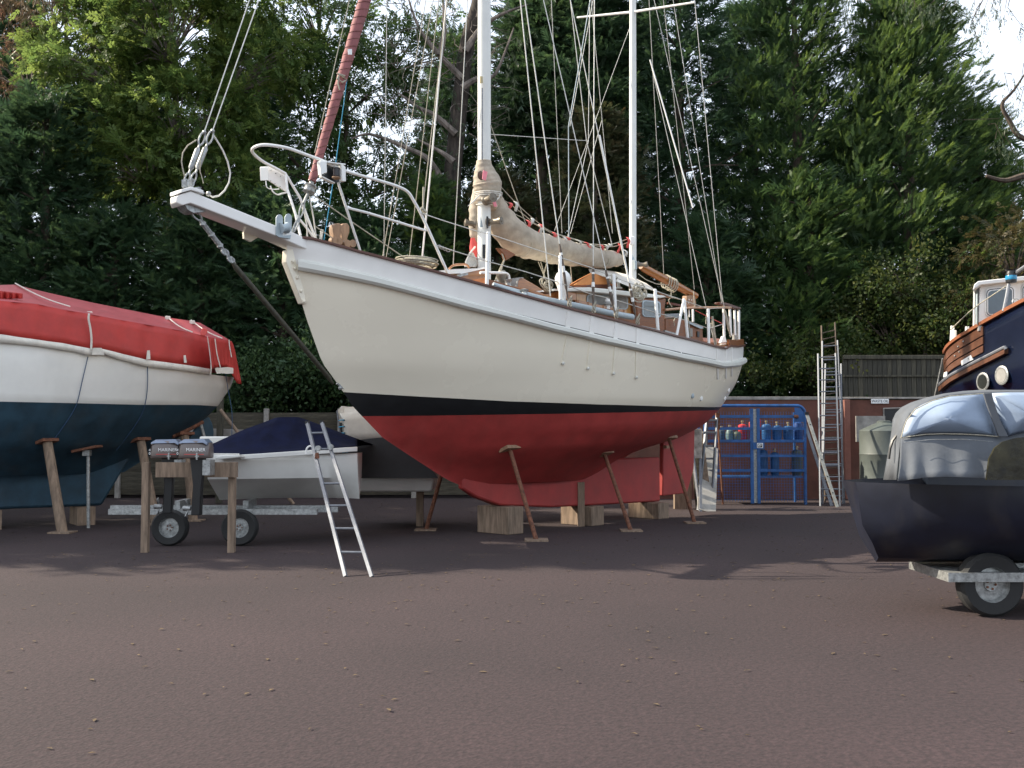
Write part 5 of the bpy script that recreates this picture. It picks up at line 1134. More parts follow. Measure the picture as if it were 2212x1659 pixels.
while z < 2.08: wm.box(((x_l + x_r) / 2, YG + .036, z), (x_r - x_l, .004, .006)); z += .062
part('wire_mesh', wm, M_bluem, cg, kind='stuff', smooth=False)
def bottle(r_, h_, m, label, x, y_, z, cat='gas bottle', squat=False, grp=None):
    t = thing('gas_bottle', label, cat, (x, y_, z), grp)
    mb = MB(); k = .16 if not squat else .4
    mb.lathe((x, y_, z), [(0, .03), (r_ * .85, .03), (r_, .07), (r_, h_ * (1 - k)), (r_ * .93, h_ * (1 - k * .55)), (r_ * .6, h_ * (1 - k * .2)), (r_ * .25, h_ * (1 - k * .1)), (0, h_ * (1 - k * .1))], 20); part('body', mb, m, t)
    part('foot_ring', MB().lathe((x, y_, z), [(r_ * .8, .0), (r_ * .8, .05), (r_ * .77, .05), (r_ * .77, 0)], 16), m, t)
    part('valve', MB().lathe((x, y_, z + h_ * .95), [(0, 0), (.025, 0), (.02, .05), (.035, .06), (.03, .1), (0, .1)], 8), M_brass, t)
    return t
def gb(xc, w, ytop, m, label, base=1362, squat=False, dy=.28):
    a = g3(xc, base, YG + dy); tp = g3(xc, ytop, YG + dy); bottle(w * .1953 / F * (YG + dy) / 2, tp.z - zs1 - .015, m, label, a.x, YG + dy, zs1 + .015, squat=squat)
gb(1105, 105, 1185, M_bottle, 'blue gas bottle on the cage shelf just right of the red ones'); gb(1222, 105, 1200, M_bottle, 'blue gas bottle in the middle of the three on the right of the cage shelf')
gb(1345, 112, 1205, M_bottle, 'blue gas bottle third from the cage door on the upper shelf'); gb(1455, 100, 1160, mat('deep_blue_bottle', (.015, .06, .22), .45, var=.2), 'tall dark blue gas bottle at the right end of the cage shelf', dy=.4)
gb(700, 90, 1240, M_bottleg, 'small round blue green gas bottle, left one on the cage shelf', squat=True, dy=.2); gb(775, 105, 1262, mat('moss_green_bottle', (.14, .17, .12), .5, var=.2), 'squat mossy green gas bottle on the cage shelf', squat=True, dy=.18)
gb(840, 95, 1185, M_bottler, 'red gas bottle behind the squat green one', dy=.5); gb(1005, 80, 1120, M_bottler, 'tall red gas bottle behind the cage door post', dy=.5); gb(945, 70, 1150, mat('orange_red_bottle', (.5, .06, .03), .45, var=.2), 'narrow red gas bottle just left of the cage door post', dy=.45)
gb(610, 80, 1250, mat('slate_bottle', (.04, .07, .10), .5, var=.2), 'dark slate gas bottle at the left end of the cage shelf', dy=.45)
zs2 = .92 - .285
for xc, w, yt, m_, lab in [(1065, 100, 1465, M_bottle, 'blue gas bottle on the lower cage shelf beside the door post'), (1195, 95, 1495, M_bottle, 'blue gas bottle in the middle of the lower cage shelf'), (1440, 120, 1465, M_tank, 'pale gas bottle at the right of the lower cage shelf')]:
    tp = g3(xc, yt, YG + .3); bottle(w * .1953 / F * (YG + .3) / 2, tp.z - zs2, m_, lab, tp.x, YG + .3, zs2)
# ladders leaning on the wall
def rail(x0, y0, x1, y1, Y0, Y1, ytop=None):
    A = g3(x1, y1, Y1); B = g3(x0, y0, Y0)       # A low, B high
    return [downto(A, B, .0), B]
def lad2(label, L_, R_, Y0, Y1, ys, m, rw=.028, m2=None, nm='long_ladder'):
    pl = rail(*L_, Y0, Y1); pr_ = rail(*R_, Y0, Y1)
    zz = [g3(1800, y, Y1).z for y in ys]; z0 = 0
    step = (zz[0] - zz[1]); zb_ = zz[-1]
    while zb_ - step > .15: zb_ -= step; zz.append(zb_)
    ks = [max(.0, min(.995, z / pl[-1].z)) for z in zz]
    return ladder(nm, label, pl, pr_, ks, rw * .72, m, rm=m2)
lad2('tallest brown and grey ladder leaning back into the hedge, behind the others', (1712, 100, 1742, 1540), (1862, 62, 1905, 1540), 25.3, 24.6, [155, 228, 295, 325, 430, 460, 585, 655, 725, 790, 860, 930, 1000, 1070, 1140, 1205, 1270, 1340, 1400, 1470, 1530], mat('brown_old_ladder', (.14, .10, .07), .8, var=.3))
lad2('grey aluminium ladder, middle height of the stack, top just under the hedge', (1722, 270, 1725, 1540), (1890, 262, 1945, 1540), 24.9, 24.2, [300, 460, 600, 772, 908, 1030, 1195, 1345, 1490], M_alum)
lad2('short bright ladder standing to the right in the ladder stack', (1757, 520, 1735, 1540), (1930, 520, 1942, 1540), 24.5, 24.0, [632, 770, 910, 1055, 1195, 1345, 1490], M_alum)
lad2('front aluminium ladder of the stack, with wide rungs', (1675, 410, 1692, 1540), (1868, 405, 1900, 1540), 23.9, 23.3, [430, 560, 690, 823, 957, 1093, 1228, 1365, 1508], M_alum, .03)
t = thing('ladder_section', 'single aluminium ladder seen edge on, leaning between the cage and the ladder stack', 'ladder', tuple(Vector((g3(1750, 1500).x, 23.2, 0))))
A = g3(1550, 1070, 23.3); B = g3(1675, 1450, 23.1); B = A + (B - A) * (A.z / (A.z - B.z)); ax = (B - A).normalized(); sd2 = Vector((ax.z, 0, -ax.x)) * .034
part('side_rail', MB().prism([A - sd2, A + sd2, B + sd2, B - sd2], (0, .03, 0)), mat('pale_alum', (.45, .44, .38), .5, .3, var=.2, scale=15), t)
for q in (.12, .3, .5, .68, .85): part('rung_hole', MB().lathe(A.lerp(B, q) - Vector((0, .003, 0)), [(0, -.002), (.014, -.002), (.014, .004), (0, .004)], 10, (0, 1, 0)), M_black, t)
part('end_cap', MB().box(A, (.08, .05, .06)), M_black, t); part('side_rail', MB().prism([A - sd2 + Vector((0, .4, 0)), A + sd2 + Vector((0, .4, 0)), B + sd2 + Vector((0, .4, 0)), B - sd2 + Vector((0, .4, 0))], (0, .03, 0)), M_alum, t)
# step ladder and oddments behind the stern
YS = 22.6
t = thing('step_ladder', 'aluminium step ladder standing open beside the gas cage', 'ladder', (g3(540, 1500, YS).x, YS, 0))
for x0, y0, x1, y1, dy in [(557, 1085, 530, 1540, 0), (448, 1085, 405, 1540, 0)]: A = g3(x1, y1, YS - .3); B = g3(x0, y0, YS); part('side_rail', MB().tube([downto(A, B), B], .03, 4), M_alum, t, smooth=False)
for x0, y0, x1, y1 in [(562, 1085, 590, 1540), (450, 1085, 440, 1540)]: A = g3(x1, y1, YS + .5); B = g3(x0, y0, YS + .05); part('rear_leg', MB().tube([downto(A, B), B], .022, 4), M_rust if x0 > 500 else M_alum, t, smooth=False)
for y, xl, xr in [(1145, 447, 553), (1280, 400, 545), (1430, 413, 535), (1570, 395, 528), (1700, 385, 522)]: a = g3(xl, y, YS - .1); b = g3(xr, y, YS - .1); part('tread', MB().box(((a.x + b.x) / 2, YS - .1, a.z), (b.x - a.x, .12, .045)), M_alum, t, bevel=.005)
part('hinge_cap', MB().box(g3(562, 1090, YS), (.08, .1, .1)).box(g3(565, 1180, YS + .1), (.09, .06, .25)), M_rust, t)
def plank(x0, y0, x1, y1, w, Y, m, label, nm='leaning_plank'):
    B = g3(x0, y0, Y + .25); A = g3(x1, y1, Y); A = downto(A, B); ax = (B - A).normalized(); s_ = Vector((ax.z, 0, -ax.x)) * w / 2
    part(nm, MB().prism([A - s_, A + s_, B + s_, B - s_], (0, .04, 0)), m, None, label=label, cat='plank', bevel=.004)
plank(355, 1240, 395, 1540, .16, 22.4, M_timber, 'rough brown plank leaning upright between the white crate and step ladder'); plank(300, 1262, 325, 1540, .22, 22.6, M_fenceh, 'wide grey plank leaning beside the white crate behind the stern')
plank(370, 1340, 372, 1540, .07, 22.2, M_alum, 'thin pale batten leaning next to the brown plank'); plank(475, 1432, 470, 1540, .60, 22.8, mat('dirty_white_board', (.42, .40, .36), .8, var=.2, scale=4, dirt=.4), 'broad off-white board standing behind the step ladder', 'white_board')
a = g3(222, 1405, 22.2); mb = MB(); mb.box(a, (.6, .4, .62)); t = thing('white_crate', 'peeling white wooden box on a post under the ketch stern', 'box', (a.x, a.y, 0)); part('box', MB().box(a, (.58, .4, .62)), mat('peeling_white', (.6, .58, .52), .8, var=.3, scale=8, bump=.5, dirt=.4), t, bevel=.01)
part('lid', MB().box(a + Vector((.02, 0, .36)), (.40, .36, .05)), M_white, t); part('box_leg', MB().box((a.x - .1, a.y, (a.z - .31) / 2), (.36, .2, a.z - .315)), M_timber, t)
a = g3(278, 1420, 22.0); b = g3(290, 1540, 22.0); part('pale_batten', MB().tube([downto(b, g3(262, 1330, 22.1)), g3(262, 1330, 22.1)], .035, 4), M_alum, None, label='thin aluminium strut leaning against the right of the peeling white box', cat='strut')
# water tank
c_ = at(ZN, 645, 1400, 23.8); rr = c_.x - at(ZN, 462, 1400, 23.8).x; zc = at(ZN, 583, 1385, 23.8).z
tk = thing('waste_oil_tank', 'grey green round plastic tank with a domed lid below the sign', 'tank', (c_.x, 23.8, 0))
part('body', MB().lathe((c_.x, 23.8, 0), [(0, 0), (rr, 0), (rr, .4), (rr * 1.015, .42), (rr, .44), (rr, zc - .55), (rr * 1.015, zc - .53), (rr, zc - .51), (rr, zc), (rr * .97, zc + .02), (rr * .5, zc + .14), (rr * .25, zc + .20), (0, zc + .2)], 40), M_tank, tk)
part('lid', MB().lathe((c_.x, 23.8, zc + .19), [(0, 0), (.16, 0), (.16, .03), (.12, .045), (0, .045)], 20), M_tank, tk)
part('back_panel', MB().box(at(ZN, 540, 1370, 24.9), (.7, .05, .62)), M_conc, tk); 

# ================================================================== NAVY BOAT at right
NB = Hull((6.6, 16.0), (.23, -.97), [(0, 1)], [(0, 0)], [(0, 9)])
NB.n = (-abs(NB.d[1]), -NB.d[0]) ; 
_l = math.hypot(*NB.n); NB.n = (NB.n[0] / _l, NB.n[1] / _l)     # outward, to the left of the picture
n3 = Vector((NB.n[0], NB.n[1], 0))
def np_(x, y, t=0):
    s_ = 0
    u, v = ZN(x, y); return Vector(NB.P((u, v), t))
nvb = thing('navy_workboat', 'navy blue wooden boat with varnished strakes and white wheelhouse, right edge', 'boat', (8.2, 14.5, 0))
def curve(pts, xs): return [np_(x, interp(x, pts)) for x in xs]
xs = [1040, 1055, 1070, 1085, 1100, 1115, 1140, 1180, 1240, 1300, 1400, 1500, 1600, 1715]
lines = {
 'sheer': [(1110, 790), (1140, 750), (1180, 715), (1240, 672), (1300, 638), (1400, 575), (1500, 523), (1560, 487), (1715, 405)],
 'rub': [(1070, 1045), (1200, 962), (1350, 882), (1500, 808), (1600, 757), (1715, 700)],
 'low': [(1035, 1118), (1200, 1050), (1715, 900)]}
def ext(pts, zl, n=8):
    """carry a row on towards the camera, beyond the picture edge, and round the far end"""
    a = pts[-1]; b = pts[-2]; d_ = (a - b).normalized(); res = list(pts)
    for i in range(1, n + 1): res.append(a + Vector((d_.x * .45 * i - n3.x * -.0 * i, d_.y * .45 * i, d_.z * .45 * i * .55 ** (i * .3))) - n3 * -.0 + Vector((.012 * i * i, 0, 0)))
    s_ = res[0]; back = [Vector((s_.x + k, s_.y + .25 * math.sqrt(k), s_.z - .0)) for k in (2.4, 1.8, 1.2, .6, .3, .12)]
    return back + res
def rowat(fr):
    pts = []
    for x in xs:
        ys = interp(x, lines['sheer']) if x >= 1110 else 790 + (1110 - x) * .0
        yr = interp(x, lines['rub']); yl = interp(x, lines['low'])
        if fr <= 1: y = ys + (yr - ys) * fr
        else: y = yr + (yl - yr) * (fr - 1)
        xx = x
        x0 = interp(y, [(790, 1110), (870, 1092), (1000, 1080), (1055, 1068), (1118, 1035)])
        x_ = x0 + (x - xs[0]) / (xs[-1] - xs[0]) * (1715 - x0)
        ys = interp(x_, lines['sheer']); yr = interp(x_, lines['rub']); yl = interp(x_, lines['low'])
        y = ys + (yr - ys) * fr if fr <= 1 else yr + (yl - yr) * (fr - 1)
        p = np_(x_, y)
        k = max(0, (1200 - x_) / 130); p = p + Vector((.10 * k * k, .12 * k * k, 0)); p = p + n3 * -.0
        pts.append(p)
    return ext(pts, 0)
rows = [rowat(f / 6 * 2) for f in range(7)]
last = rows[-1]; c0 = Vector((8.0, 13.5, 0))
for zz, sh_ in [(2.0, .10), (1.6, .25), (1.25, .45), (.95, .68), (.75, .9)]:
    rows.append([Vector((p.x + (8.3 - p.x) * sh_, p.y + (14 - p.y) * sh_ * .35, min(p.z, zz))) for p in last])
mb = MB(); mb.grid(rows); part('hull', mb, M_navy, nvb, angle=50, solid=.03)
# mirrored far side so that the hull is a solid thing
def mir(p): 
    a = Vector((8.55, 16.0, 0)); q = p - a; d_ = Vector((.12, -.99, 0)).normalized(); e_ = Vector((.99, .12, 0)); return a + d_ * q.dot(d_) - e_ * q.dot(e_) + Vector((0, 0, q.z)) * 1 - Vector((0, 0, 0))
rows2 = [[mir(p) for p in r_[6:]] for r_ in rows]; mb = MB(); mb.grid(rows2); part('hull', mb, M_navy, nvb, angle=50, solid=.03)
for a, b, fr0, fr1 in [(0, 0, .06, .30), (0, 0, .34, .54), (0, 0, .58, .76)]:
    mb = MB(); rr_ = []
    for i in range(26):
        x = 1098 + (1416 - 1098) * i / 25; y_s = interp(x, lines['sheer']); y_r = interp(x, lines['rub'])
        if x < 1115: y_s = 790 + (1115 - x) * 2
        k = max(0, (1200 - x) / 130); off = Vector((.10 * k * k, .12 * k * k, 0)) + n3 * .035
        A = np_(x, y_s + (y_r - y_s) * fr0) + off; B = np_(x, y_s + (y_r - y_s) * fr1) + off
        rr_.append([A - n3 * .03, A, B, B - n3 * .03])
    mb.grid(rr_, True); n = len(mb.v); mb.f += [(n - 4, n - 3, n - 2, n - 1), (3, 2, 1, 0)]; part('strake_plank', mb, M_plank, nvb)
mb = MB(); rr_ = []
for i in range(30):
    x = 1068 + (1602 - 1068) * i / 29; y = interp(x, lines['rub']); k = max(0, (1200 - x) / 130); off = Vector((.10 * k * k, .12 * k * k, 0))
    A = np_(x, y) + off; B = np_(x, y + 38) + off; rr_.append([A - n3 * .03, A + n3 * .08, B + n3 * .08, B - n3 * .03])
mb.grid(rr_, True); n = len(mb.v); mb.f += [(n - 4, n - 3, n - 2, n - 1), (3, 2, 1, 0)]; part('rubbing_strake', mb, M_plank, nvb)
rp_ = MB(); rp_.tube([r_[0] + (r_[1] - r_[0]) * .9 + Vector((0, 0, .02)) for r_ in rr_] + [np_(1608, 760) + n3 * .06], .028, 8); part('steel_strip', rp_, M_alum, nvb)
mb = MB(); mb.sweep([p + n3 * .01 + Vector((0, 0, .02)) for p in rows[0][6:]], .10, .05); part('cap_rail', mb, mat('orange_varnish', (.26, .095, .045), .3, var=.1, coat=.3), nvb)
for x, y, op in [(1558, 960, 1), (1413, 1010, 0)]:
    c_ = np_(x, y) + n3 * .02
    ph = part('porthole', MB().lathe(c_, [(.105, 0), (.135, 0), (.138, .012), (.12, .022), (.105, .02)], 22, n3), M_steel, nvb); part('porthole_glass', MB().lathe(c_ + n3 * .005, [(0, .02), (.1, .015), (.1, 0), (0, 0)], 22, n3), M_canvasgrey if op else mat('dark_glass', (.02, .022, .02), .1), ph)
for x, y in [(1230, 740), (1205, 810), (1270, 700), (1310, 830), (1240, 780)]: part('plank_bolt', MB().ball(np_(x, y) + n3 * .045, .014, 6), M_steel, nvb)
part('freeing_port', MB().prism([np_(x, y) + n3 * .02 for x, y in [(1250, 850), (1325, 805), (1340, 840), (1255, 885)]], n3 * .02), M_print, nvb); part('freeing_port', MB().prism([np_(x, y) + n3 * .02 for x, y in [(1120, 940), (1142, 930), (1140, 965), (1115, 975)]], n3 * .02), M_print, nvb)
part('deck', MB().grid([[p - Vector((0, 0, .12)) for p in rows[0][6:]], [mir(p) - Vector((0, 0, .12)) for p in rows[0][6:]]]), M_teak, nvb)
# wheelhouse of the navy boat
YH = 15.0
def w3(x, y, Y=YH): return at(ZN, x, y, Y)
whs = part('wheelhouse_wall', MB().prism([w3(x, y) for x, y in [(1375, 262), (1800, 225), (1800, 620), (1365, 620)]], (1.0, 1.9, 0)), M_white, nvb, bevel=.02)
part('wheelhouse_door', MB().prism([w3(1328, 300, YH + .5), w3(1372, 262), w3(1366, 620), w3(1322, 640, YH + .5)], (.02, .03, 0)), M_white, nvb)
part('door_window', MB().prism([w3(1345, 320, YH + .28), w3(1362, 300, YH + .02), w3(1358, 575, YH + .02), w3(1342, 560, YH + .28)], (-.01, -.02, 0)), M_bluegrey, nvb)
part('roof', MB().prism([w3(x, y, YH - .12) for x, y in [(1322, 308), (1335, 262), (1365, 238), (1800, 190), (1800, 225), (1380, 268), (1335, 300)]], (1.15, 2.2, 0)), M_white, nvb, bevel=.02)
for x0, x1, y0, y1 in [(1420, 1645, 290, 510), (1697, 1900, 255, 500)]:
    fr = part('window_frame', MB().prism([w3(*p, YH - .01) for p in rrect(lambda a, b: (a, b), x0, y0, x1, y1, 5, -18, 36)], (0, -.02, 0)), M_print, whs)
    part('window_seal', MB().prism([w3(*p, YH - .032) for p in rrect(lambda a, b: (a, b), x0 + 8, y0 + 8, x1 - 8, y1 - 8, 5, -18, 32)], (0, -.004, 0)), M_navy, fr)
    part('window_seal', MB().prism([w3(*p, YH - .038) for p in rrect(lambda a, b: (a, b), x0 + 14, y0 + 14, x1 - 14, y1 - 14, 5, -18, 28)], (0, -.004, 0)), M_print, fr)
    part('pane', MB().prism([w3(*p, YH - .044) for p in rrect(lambda a, b: (a, b), x0 + 22, y0 + 22, x1 - 22, y1 - 22, 5, -18, 24)], (0, -.006, 0)), mat('wheelhouse_pane', (.06, .09, .12), .08, var=.2, scale=2, spec=.9), fr)
la = MB(); c_ = w3(1618, 250, 14.6); la.lathe(c_, [(0, 0), (.07, 0), (.075, .04), (.07, .09), (.075, .12), (.06, .15), (.06, .17), (.06, .165), (.075, .19), (0, .2)], 16); part('navigation_lamp', la, M_black, nvb); part('lamp_lens', MB().lathe(c_ + Vector((0, 0, .03)), [(.072, 0), (.078, .02), (.078, .05), (.072, .07)], 16), mat('blue_lens', (.03, .25, .45), .1), nvb)
part('lamp_post', MB().tube([w3(1600, 262, 14.6), w3(1585, 350, 14.55), w3(1560, 470, 14.5)], .025, 8), M_alum, nvb); part('boom_spar', MB().tube([w3(1640, 185, 14.6), w3(1715, 135, 14.4), w3(1900, 10, 14)], .03, 8), M_alum, nvb)
part('stay_line', MB().tube([w3(1580, 275, 14.6), w3(1500, 330, 14.6), w3(1380, 410, 14.9), w3(1290, 480, 15.2), w3(1155, 610, 15.7)], .008, 5), M_rope, nvb)
for x0, y0, x1, y1 in [(1128, 580, 1118, 790), (1143, 615, 1148, 770), (1240, 585, 1236, 672), (1305, 438, 1318, 612), (1345, 580, 1346, 600)]: part('rail_stanchion', MB().tube([np_(x1, y1) + Vector((.08, 0, 0)), np_(x0, y0) + Vector((.08, 0, 0))], .03, 8), M_whitemetal, nvb)
part('deck_fender', MB().tube([np_(1600, 445) + Vector((.1, 0, .03)), np_(1670, 410) + Vector((.1, 0, .03))], .04, 8), M_ropew, nvb)
part('mooring_ring', MB().tube([w3(1655, 400, 14.4) + Vector((.05 * math.cos(a), 0, .05 * math.sin(a))) for a in [k * .5 for k in range(13)]], .01, 6), M_steel, nvb)
part('stern_line', MB().tube([np_(1092, 830), np_(1070, 940), np_(1045, 1060), np_(1032, 1118)], .012, 6), M_steel, nvb)
shore((6.3, 15.6), (6.75, 15.9, 1.9), M_rust, 'steel prop under the far end of the navy boat', M_timber, .04); shore((6.9, 13.6), (7.5, 13.9, 1.5), M_rust, 'steel prop under the middle of the navy boat', M_timber, .04)
mb = MB(); mb.box((8.3, 14.2, .37), (.6, 2.6, .74)); part('keel_block', mb, M_timber, None, label='big timber block under the keel of the navy boat', cat='block')

# ================================================================== CANOPY BOAT, front right
YC = 8.6
def c3(x, y, Y=YC): return at(ZN, x, y, Y)
cb = thing('canopy_motorboat', 'motorboat under a faded blue canvas canopy with clear windows, front right corner', 'motorboat', (4.6, 9.4, 0))
top = [(680, 1580), (690, 1480), (705, 1380), (712, 1300), (735, 1250), (780, 1205), (850, 1170), (960, 1135), (1100, 1102), (1250, 1082), (1400, 1073), (1715, 1078), (2100, 1100)]
win = [(775, 1440), (790, 1380), (820, 1300), (860, 1240), (930, 1190), (1010, 1155), (1150, 1118), (1300, 1103), (1410, 1099)]
inn = [(775, 1600), (775, 1520), (775, 1445), (783, 1400), (800, 1340), (835, 1280), (880, 1225), (990, 1160), (1110, 1120), (1250, 1104), (1400, 1095), (1715, 1090), (2100, 1110)]
low = [(775, 1700), (775, 1650), (778, 1600), (790, 1560), (820, 1500), (870, 1460), (930, 1430), (1050, 1410), (1180, 1412), (1300, 1418), (1460, 1428), (1715, 1400), (2100, 1380)]
N_ = 60; rows = []
def cm(pts, q): return interp(q, [(k, p[0]) for k, p in enumerate(pts)]), interp(q, [(k, p[1]) for k, p in enumerate(pts)])
A_ = []; B_ = []; D0 = []
for i in range(N_ + 1):
    q = i / N_ * 12; A_.append(c3(*cm(top, q), YC + .55)); B_.append(c3(*cm(inn, q), YC + .18)); 
back = [[p + Vector((.35 * k, .55 * k, -.05 * k * k)) for p in A_] for k in (2.6, 1.4, .5)]
mb = MB(); mb.grid(back + [A_, [(a + b) / 2 + Vector((0, -.03, .01)) for a, b in zip(A_, B_)], B_]); part('canopy_roof', mb, M_greycl, cb, angle=70, solid=.006)
def panel(nm, poly, Y, m, wr=.0, par=cb, bulge=.12, back_=.02):
    """polygon as a fan grid so that it can bulge and wrinkle"""
    P_ = [c3(x, y, Y) for x, y in poly]; cen = sum(P_, Vector()) / len(P_); rows = []
    for j in range(7):
        f = j / 6; r_ = []
        for p in P_ + [P_[0]]:
            q = p.lerp(cen, f); q.y -= bulge * math.sin(math.pi / 2 * f) + wr * mnoise.noise(q * 4); r_.append(q)
        rows.append(r_)
    return part(nm, MB().grid(rows), m, par, angle=80, solid=.004)
panel('clear_window', sum([[(775, 1440), (782, 1400), (797, 1355), (820, 1300), (850, 1255), (885, 1218), (930, 1190), (1010, 1155), (1150, 1118), (1300, 1103), (1408, 1099), (1430, 1180), (1470, 1290), (1520, 1428)], [(1400, 1418), (1250, 1410), (1100, 1407), (950, 1413), (850, 1425)]], []), YC + .16, M_vinyl, .05)
panel('clear_window', [(1468, 1097), (1600, 1092), (1760, 1092), (2000, 1100), (2000, 1360), (1760, 1385), (1660, 1405), (1595, 1425), (1560, 1360), (1510, 1250)], YC + .1, M_vinyl, .05)
part('window_strap', MB().prism([c3(x, y, YC + .07) for x, y in [(1405, 1098), (1468, 1096), (1500, 1200), (1540, 1310), (1598, 1428), (1525, 1430), (1470, 1290), (1430, 1180)]], (0, .02, 0)), M_greycl, cb, bevel=.005)
# left side cloth and the lower front
mb = MB(); rows = []
L0 = [(715, 1290), (705, 1370), (692, 1460), (680, 1530), (668, 1600), (640, 1760)]; L1 = [(850, 1245), (815, 1320), (782, 1400), (772, 1440), (755, 1600), (740, 1760)]
for k in range(6): rows.append([c3(L0[k][0] + (L1[k][0] - L0[k][0]) * j / 6, L0[k][1] + (L1[k][1] - L0[k][1]) * j / 6, YC + .55 - .4 * j / 6 - .04 * math.sin(j * 1.5 + k)) for j in range(7)])
part('side_cloth', mb.grid(rows), M_greycl, cb, angle=80, solid=.006)
fr_u = [(772, 1440), (860, 1425), (960, 1412), (1100, 1407), (1250, 1410), (1400, 1418), (1525, 1430), (1600, 1428), (1680, 1402), (1800, 1385), (2100, 1370)]
mb = MB(); rows = []
for j in range(8):
    f = j / 7; r_ = []
    for i in range(61):
        x, y = cm(fr_u, i / 6); p = c3(x - f * 25 * (1 if x < 800 else 0), y + f * 330, YC + .14 - f * .25 + .02 * math.sin(i * .7) * f); p.y += .05 * mnoise.noise(p * 2.5) * f; r_.append(p)
    rows.append(r_)
part('front_cloth', mb.grid(rows), M_greycl, cb, angle=80, solid=.006)
part('dark_opening', MB().prism([c3(x, y, YC - .13) for x, y in [(1440, 1600), (1480, 1520), (1540, 1470), (1640, 1440), (1760, 1430), (1760, 1760), (1420, 1760)]], (0, -.02, 0)), mat('dark_olive_vinyl', (.05, .045, .02), .25, var=.5, scale=3, bump=.4, bscale=5), cb)
for pts in [[(775, 1440), (860, 1425), (960, 1412), (1100, 1407), (1250, 1410), (1400, 1418), (1525, 1430)], [(775, 1440), (797, 1355), (820, 1300), (885, 1218), (1010, 1155), (1150, 1118), (1408, 1099)]]:
    part('seam_piping', MB().tube([c3(x, y, YC + .12) for x, y in pts], .005, 5), M_rope, cb)
part('side_strap', MB().tube([c3(740, 1420, YC + .3), c3(710, 1460, YC + .3), c3(690, 1520, YC + .3), c3(680, 1600, YC + .3)], .012, 5), M_black, cb)
part('seam_piping', MB().tube([c3(x, y, YC + .0) for x, y in [(800, 1475), (1000, 1452), (1250, 1450), (1480, 1468)]], .003, 5), M_steel, cb)
hl = MB(); x0 = c3(700, 1600).x; rows = []
for i in range(13):
    q = i / 12; xx = x0 + q * 4.2; w = math.sin(min(1, q * 2.2 + .04) * math.pi / 2) ** .6; rows.append([(xx - .25 * (1 - q) * k1 + .25, YC + 1.1 + (ya - 1.1) * w, .42 + (za - .42) * (.45 + .55 * w) if k1 < 1 else za) for ya, za, k1 in [(.02, 1.16, 1), (-.02, 1.05, .8), (.14, .75, .4), (.5, .5, .1), (1.2, .4, 0), (2.0, .8, .4), (2.1, 1.16, 1)]])
hl.grid(rows); n = len(hl.v); hl.f += [tuple(range(n - 7, n)), tuple(range(7))[::-1]]; part('hull', hl, mat('dull_navy_gelcoat', (.008, .011, .025), .5, var=.2, scale=3, dirt=.3), cb)
for x in (4.2, 5.6): wheel('wheel', (x, YC + .6, .28), .28, cb)
part('trailer_frame', MB().box((5.7, YC + .9, .38), (2.9, .1, .1)).box((4.75, YC + .95, .35), (1.9, .9, .08)), M_steel, cb)

# ================================================================== TREES
def leaf_mat(name, base, vary, trans=.45, rough=.5):
    m = bpy.data.materials.new(name); m.use_nodes = True; nt = m.node_tree; nt.nodes.clear()
    out = nt.nodes.new('ShaderNodeOutputMaterial'); at_ = nt.nodes.new('ShaderNodeAttribute'); at_.attribute_name = 'tint'
    ma = nt.nodes.new('ShaderNodeMixRGB'); ma.inputs[1].default_value = (*base, 1); ma.inputs[2].default_value = (*vary, 1)
    nt.links.new(at_.outputs['Fac'], ma.inputs[0])
    d = nt.nodes.new('ShaderNodeBsdfPrincipled'); d.inputs['Roughness'].default_value = rough; d.inputs['Specular IOR Level'].default_value = .35
    t = nt.nodes.new('ShaderNodeBsdfTranslucent'); mx = nt.nodes.new('ShaderNodeMixShader'); mx.inputs[0].default_value = trans
    sat = nt.nodes.new('ShaderNodeHueSaturation'); sat.inputs['Hue'].default_value = .485; sat.inputs['Value'].default_value = 1.5
    nt.links.new(ma.outputs[0], sat.inputs['Color']); nt.links.new(sat.outputs[0], t.inputs['Color'])
    nt.links.new(ma.outputs[0], d.inputs['Base Color']); nt.links.new(d.outputs[0], mx.inputs[1]); nt.links.new(t.outputs[0], mx.inputs[2]); nt.links.new(mx.outputs[0], out.inputs[0])
    return m
rng = np.random.default_rng(11)
def tri_leaf(b, tip, w, rngv):
    """narrow leaf: base point, tip point, half width -> one kite of two triangles"""
    b = np.array(b); tip = np.array(tip); d = tip - b; n = np.cross(d, rngv); n /= (np.linalg.norm(n) + 1e-9); mid = b + d * .45
    return [[b, mid + n * w, tip], [b, tip, mid - n * w]]
def v_cypress(seed):
    g = np.random.default_rng(seed); T = []
    for i in range(9):
        x = .06 + i * .10; L_ = .42 * (1 - x * .55)
        for s in (1, -1):
            a = .62 + g.uniform(-.1, .15); b = (x, 0, g.uniform(-.02, .02)); tip = (x + L_ * math.cos(a), s * L_ * math.sin(a), g.uniform(-.09, .09))
            T += [[np.array(b) + [-.03, 0, 0], np.array(b) + [.08, 0, .01], np.array(tip)]]
    T += [[np.array([.3, .02, 0]), np.array([.3, -.02, 0]), np.array([1.12, 0, .02])]]
    return np.array(T)
def v_pinnate(seed):
    g = np.random.default_rng(seed); T = []
    for i in range(6):
        x = .12 + i * .15
        for s in (1, -1):
            a = .9 + g.uniform(-.25, .25); L_ = .34; tip = (x + L_ * math.cos(a), s * L_ * math.sin(a), g.uniform(-.16, .06)); T += tri_leaf((x, 0, 0), tip, .075, [g.uniform(-.4, .4), g.uniform(-.4, .4), 1])
    T += tri_leaf((.95, 0, 0), (1.25, 0, -.05), .07, [0, 0, 1])
    return np.array(T)
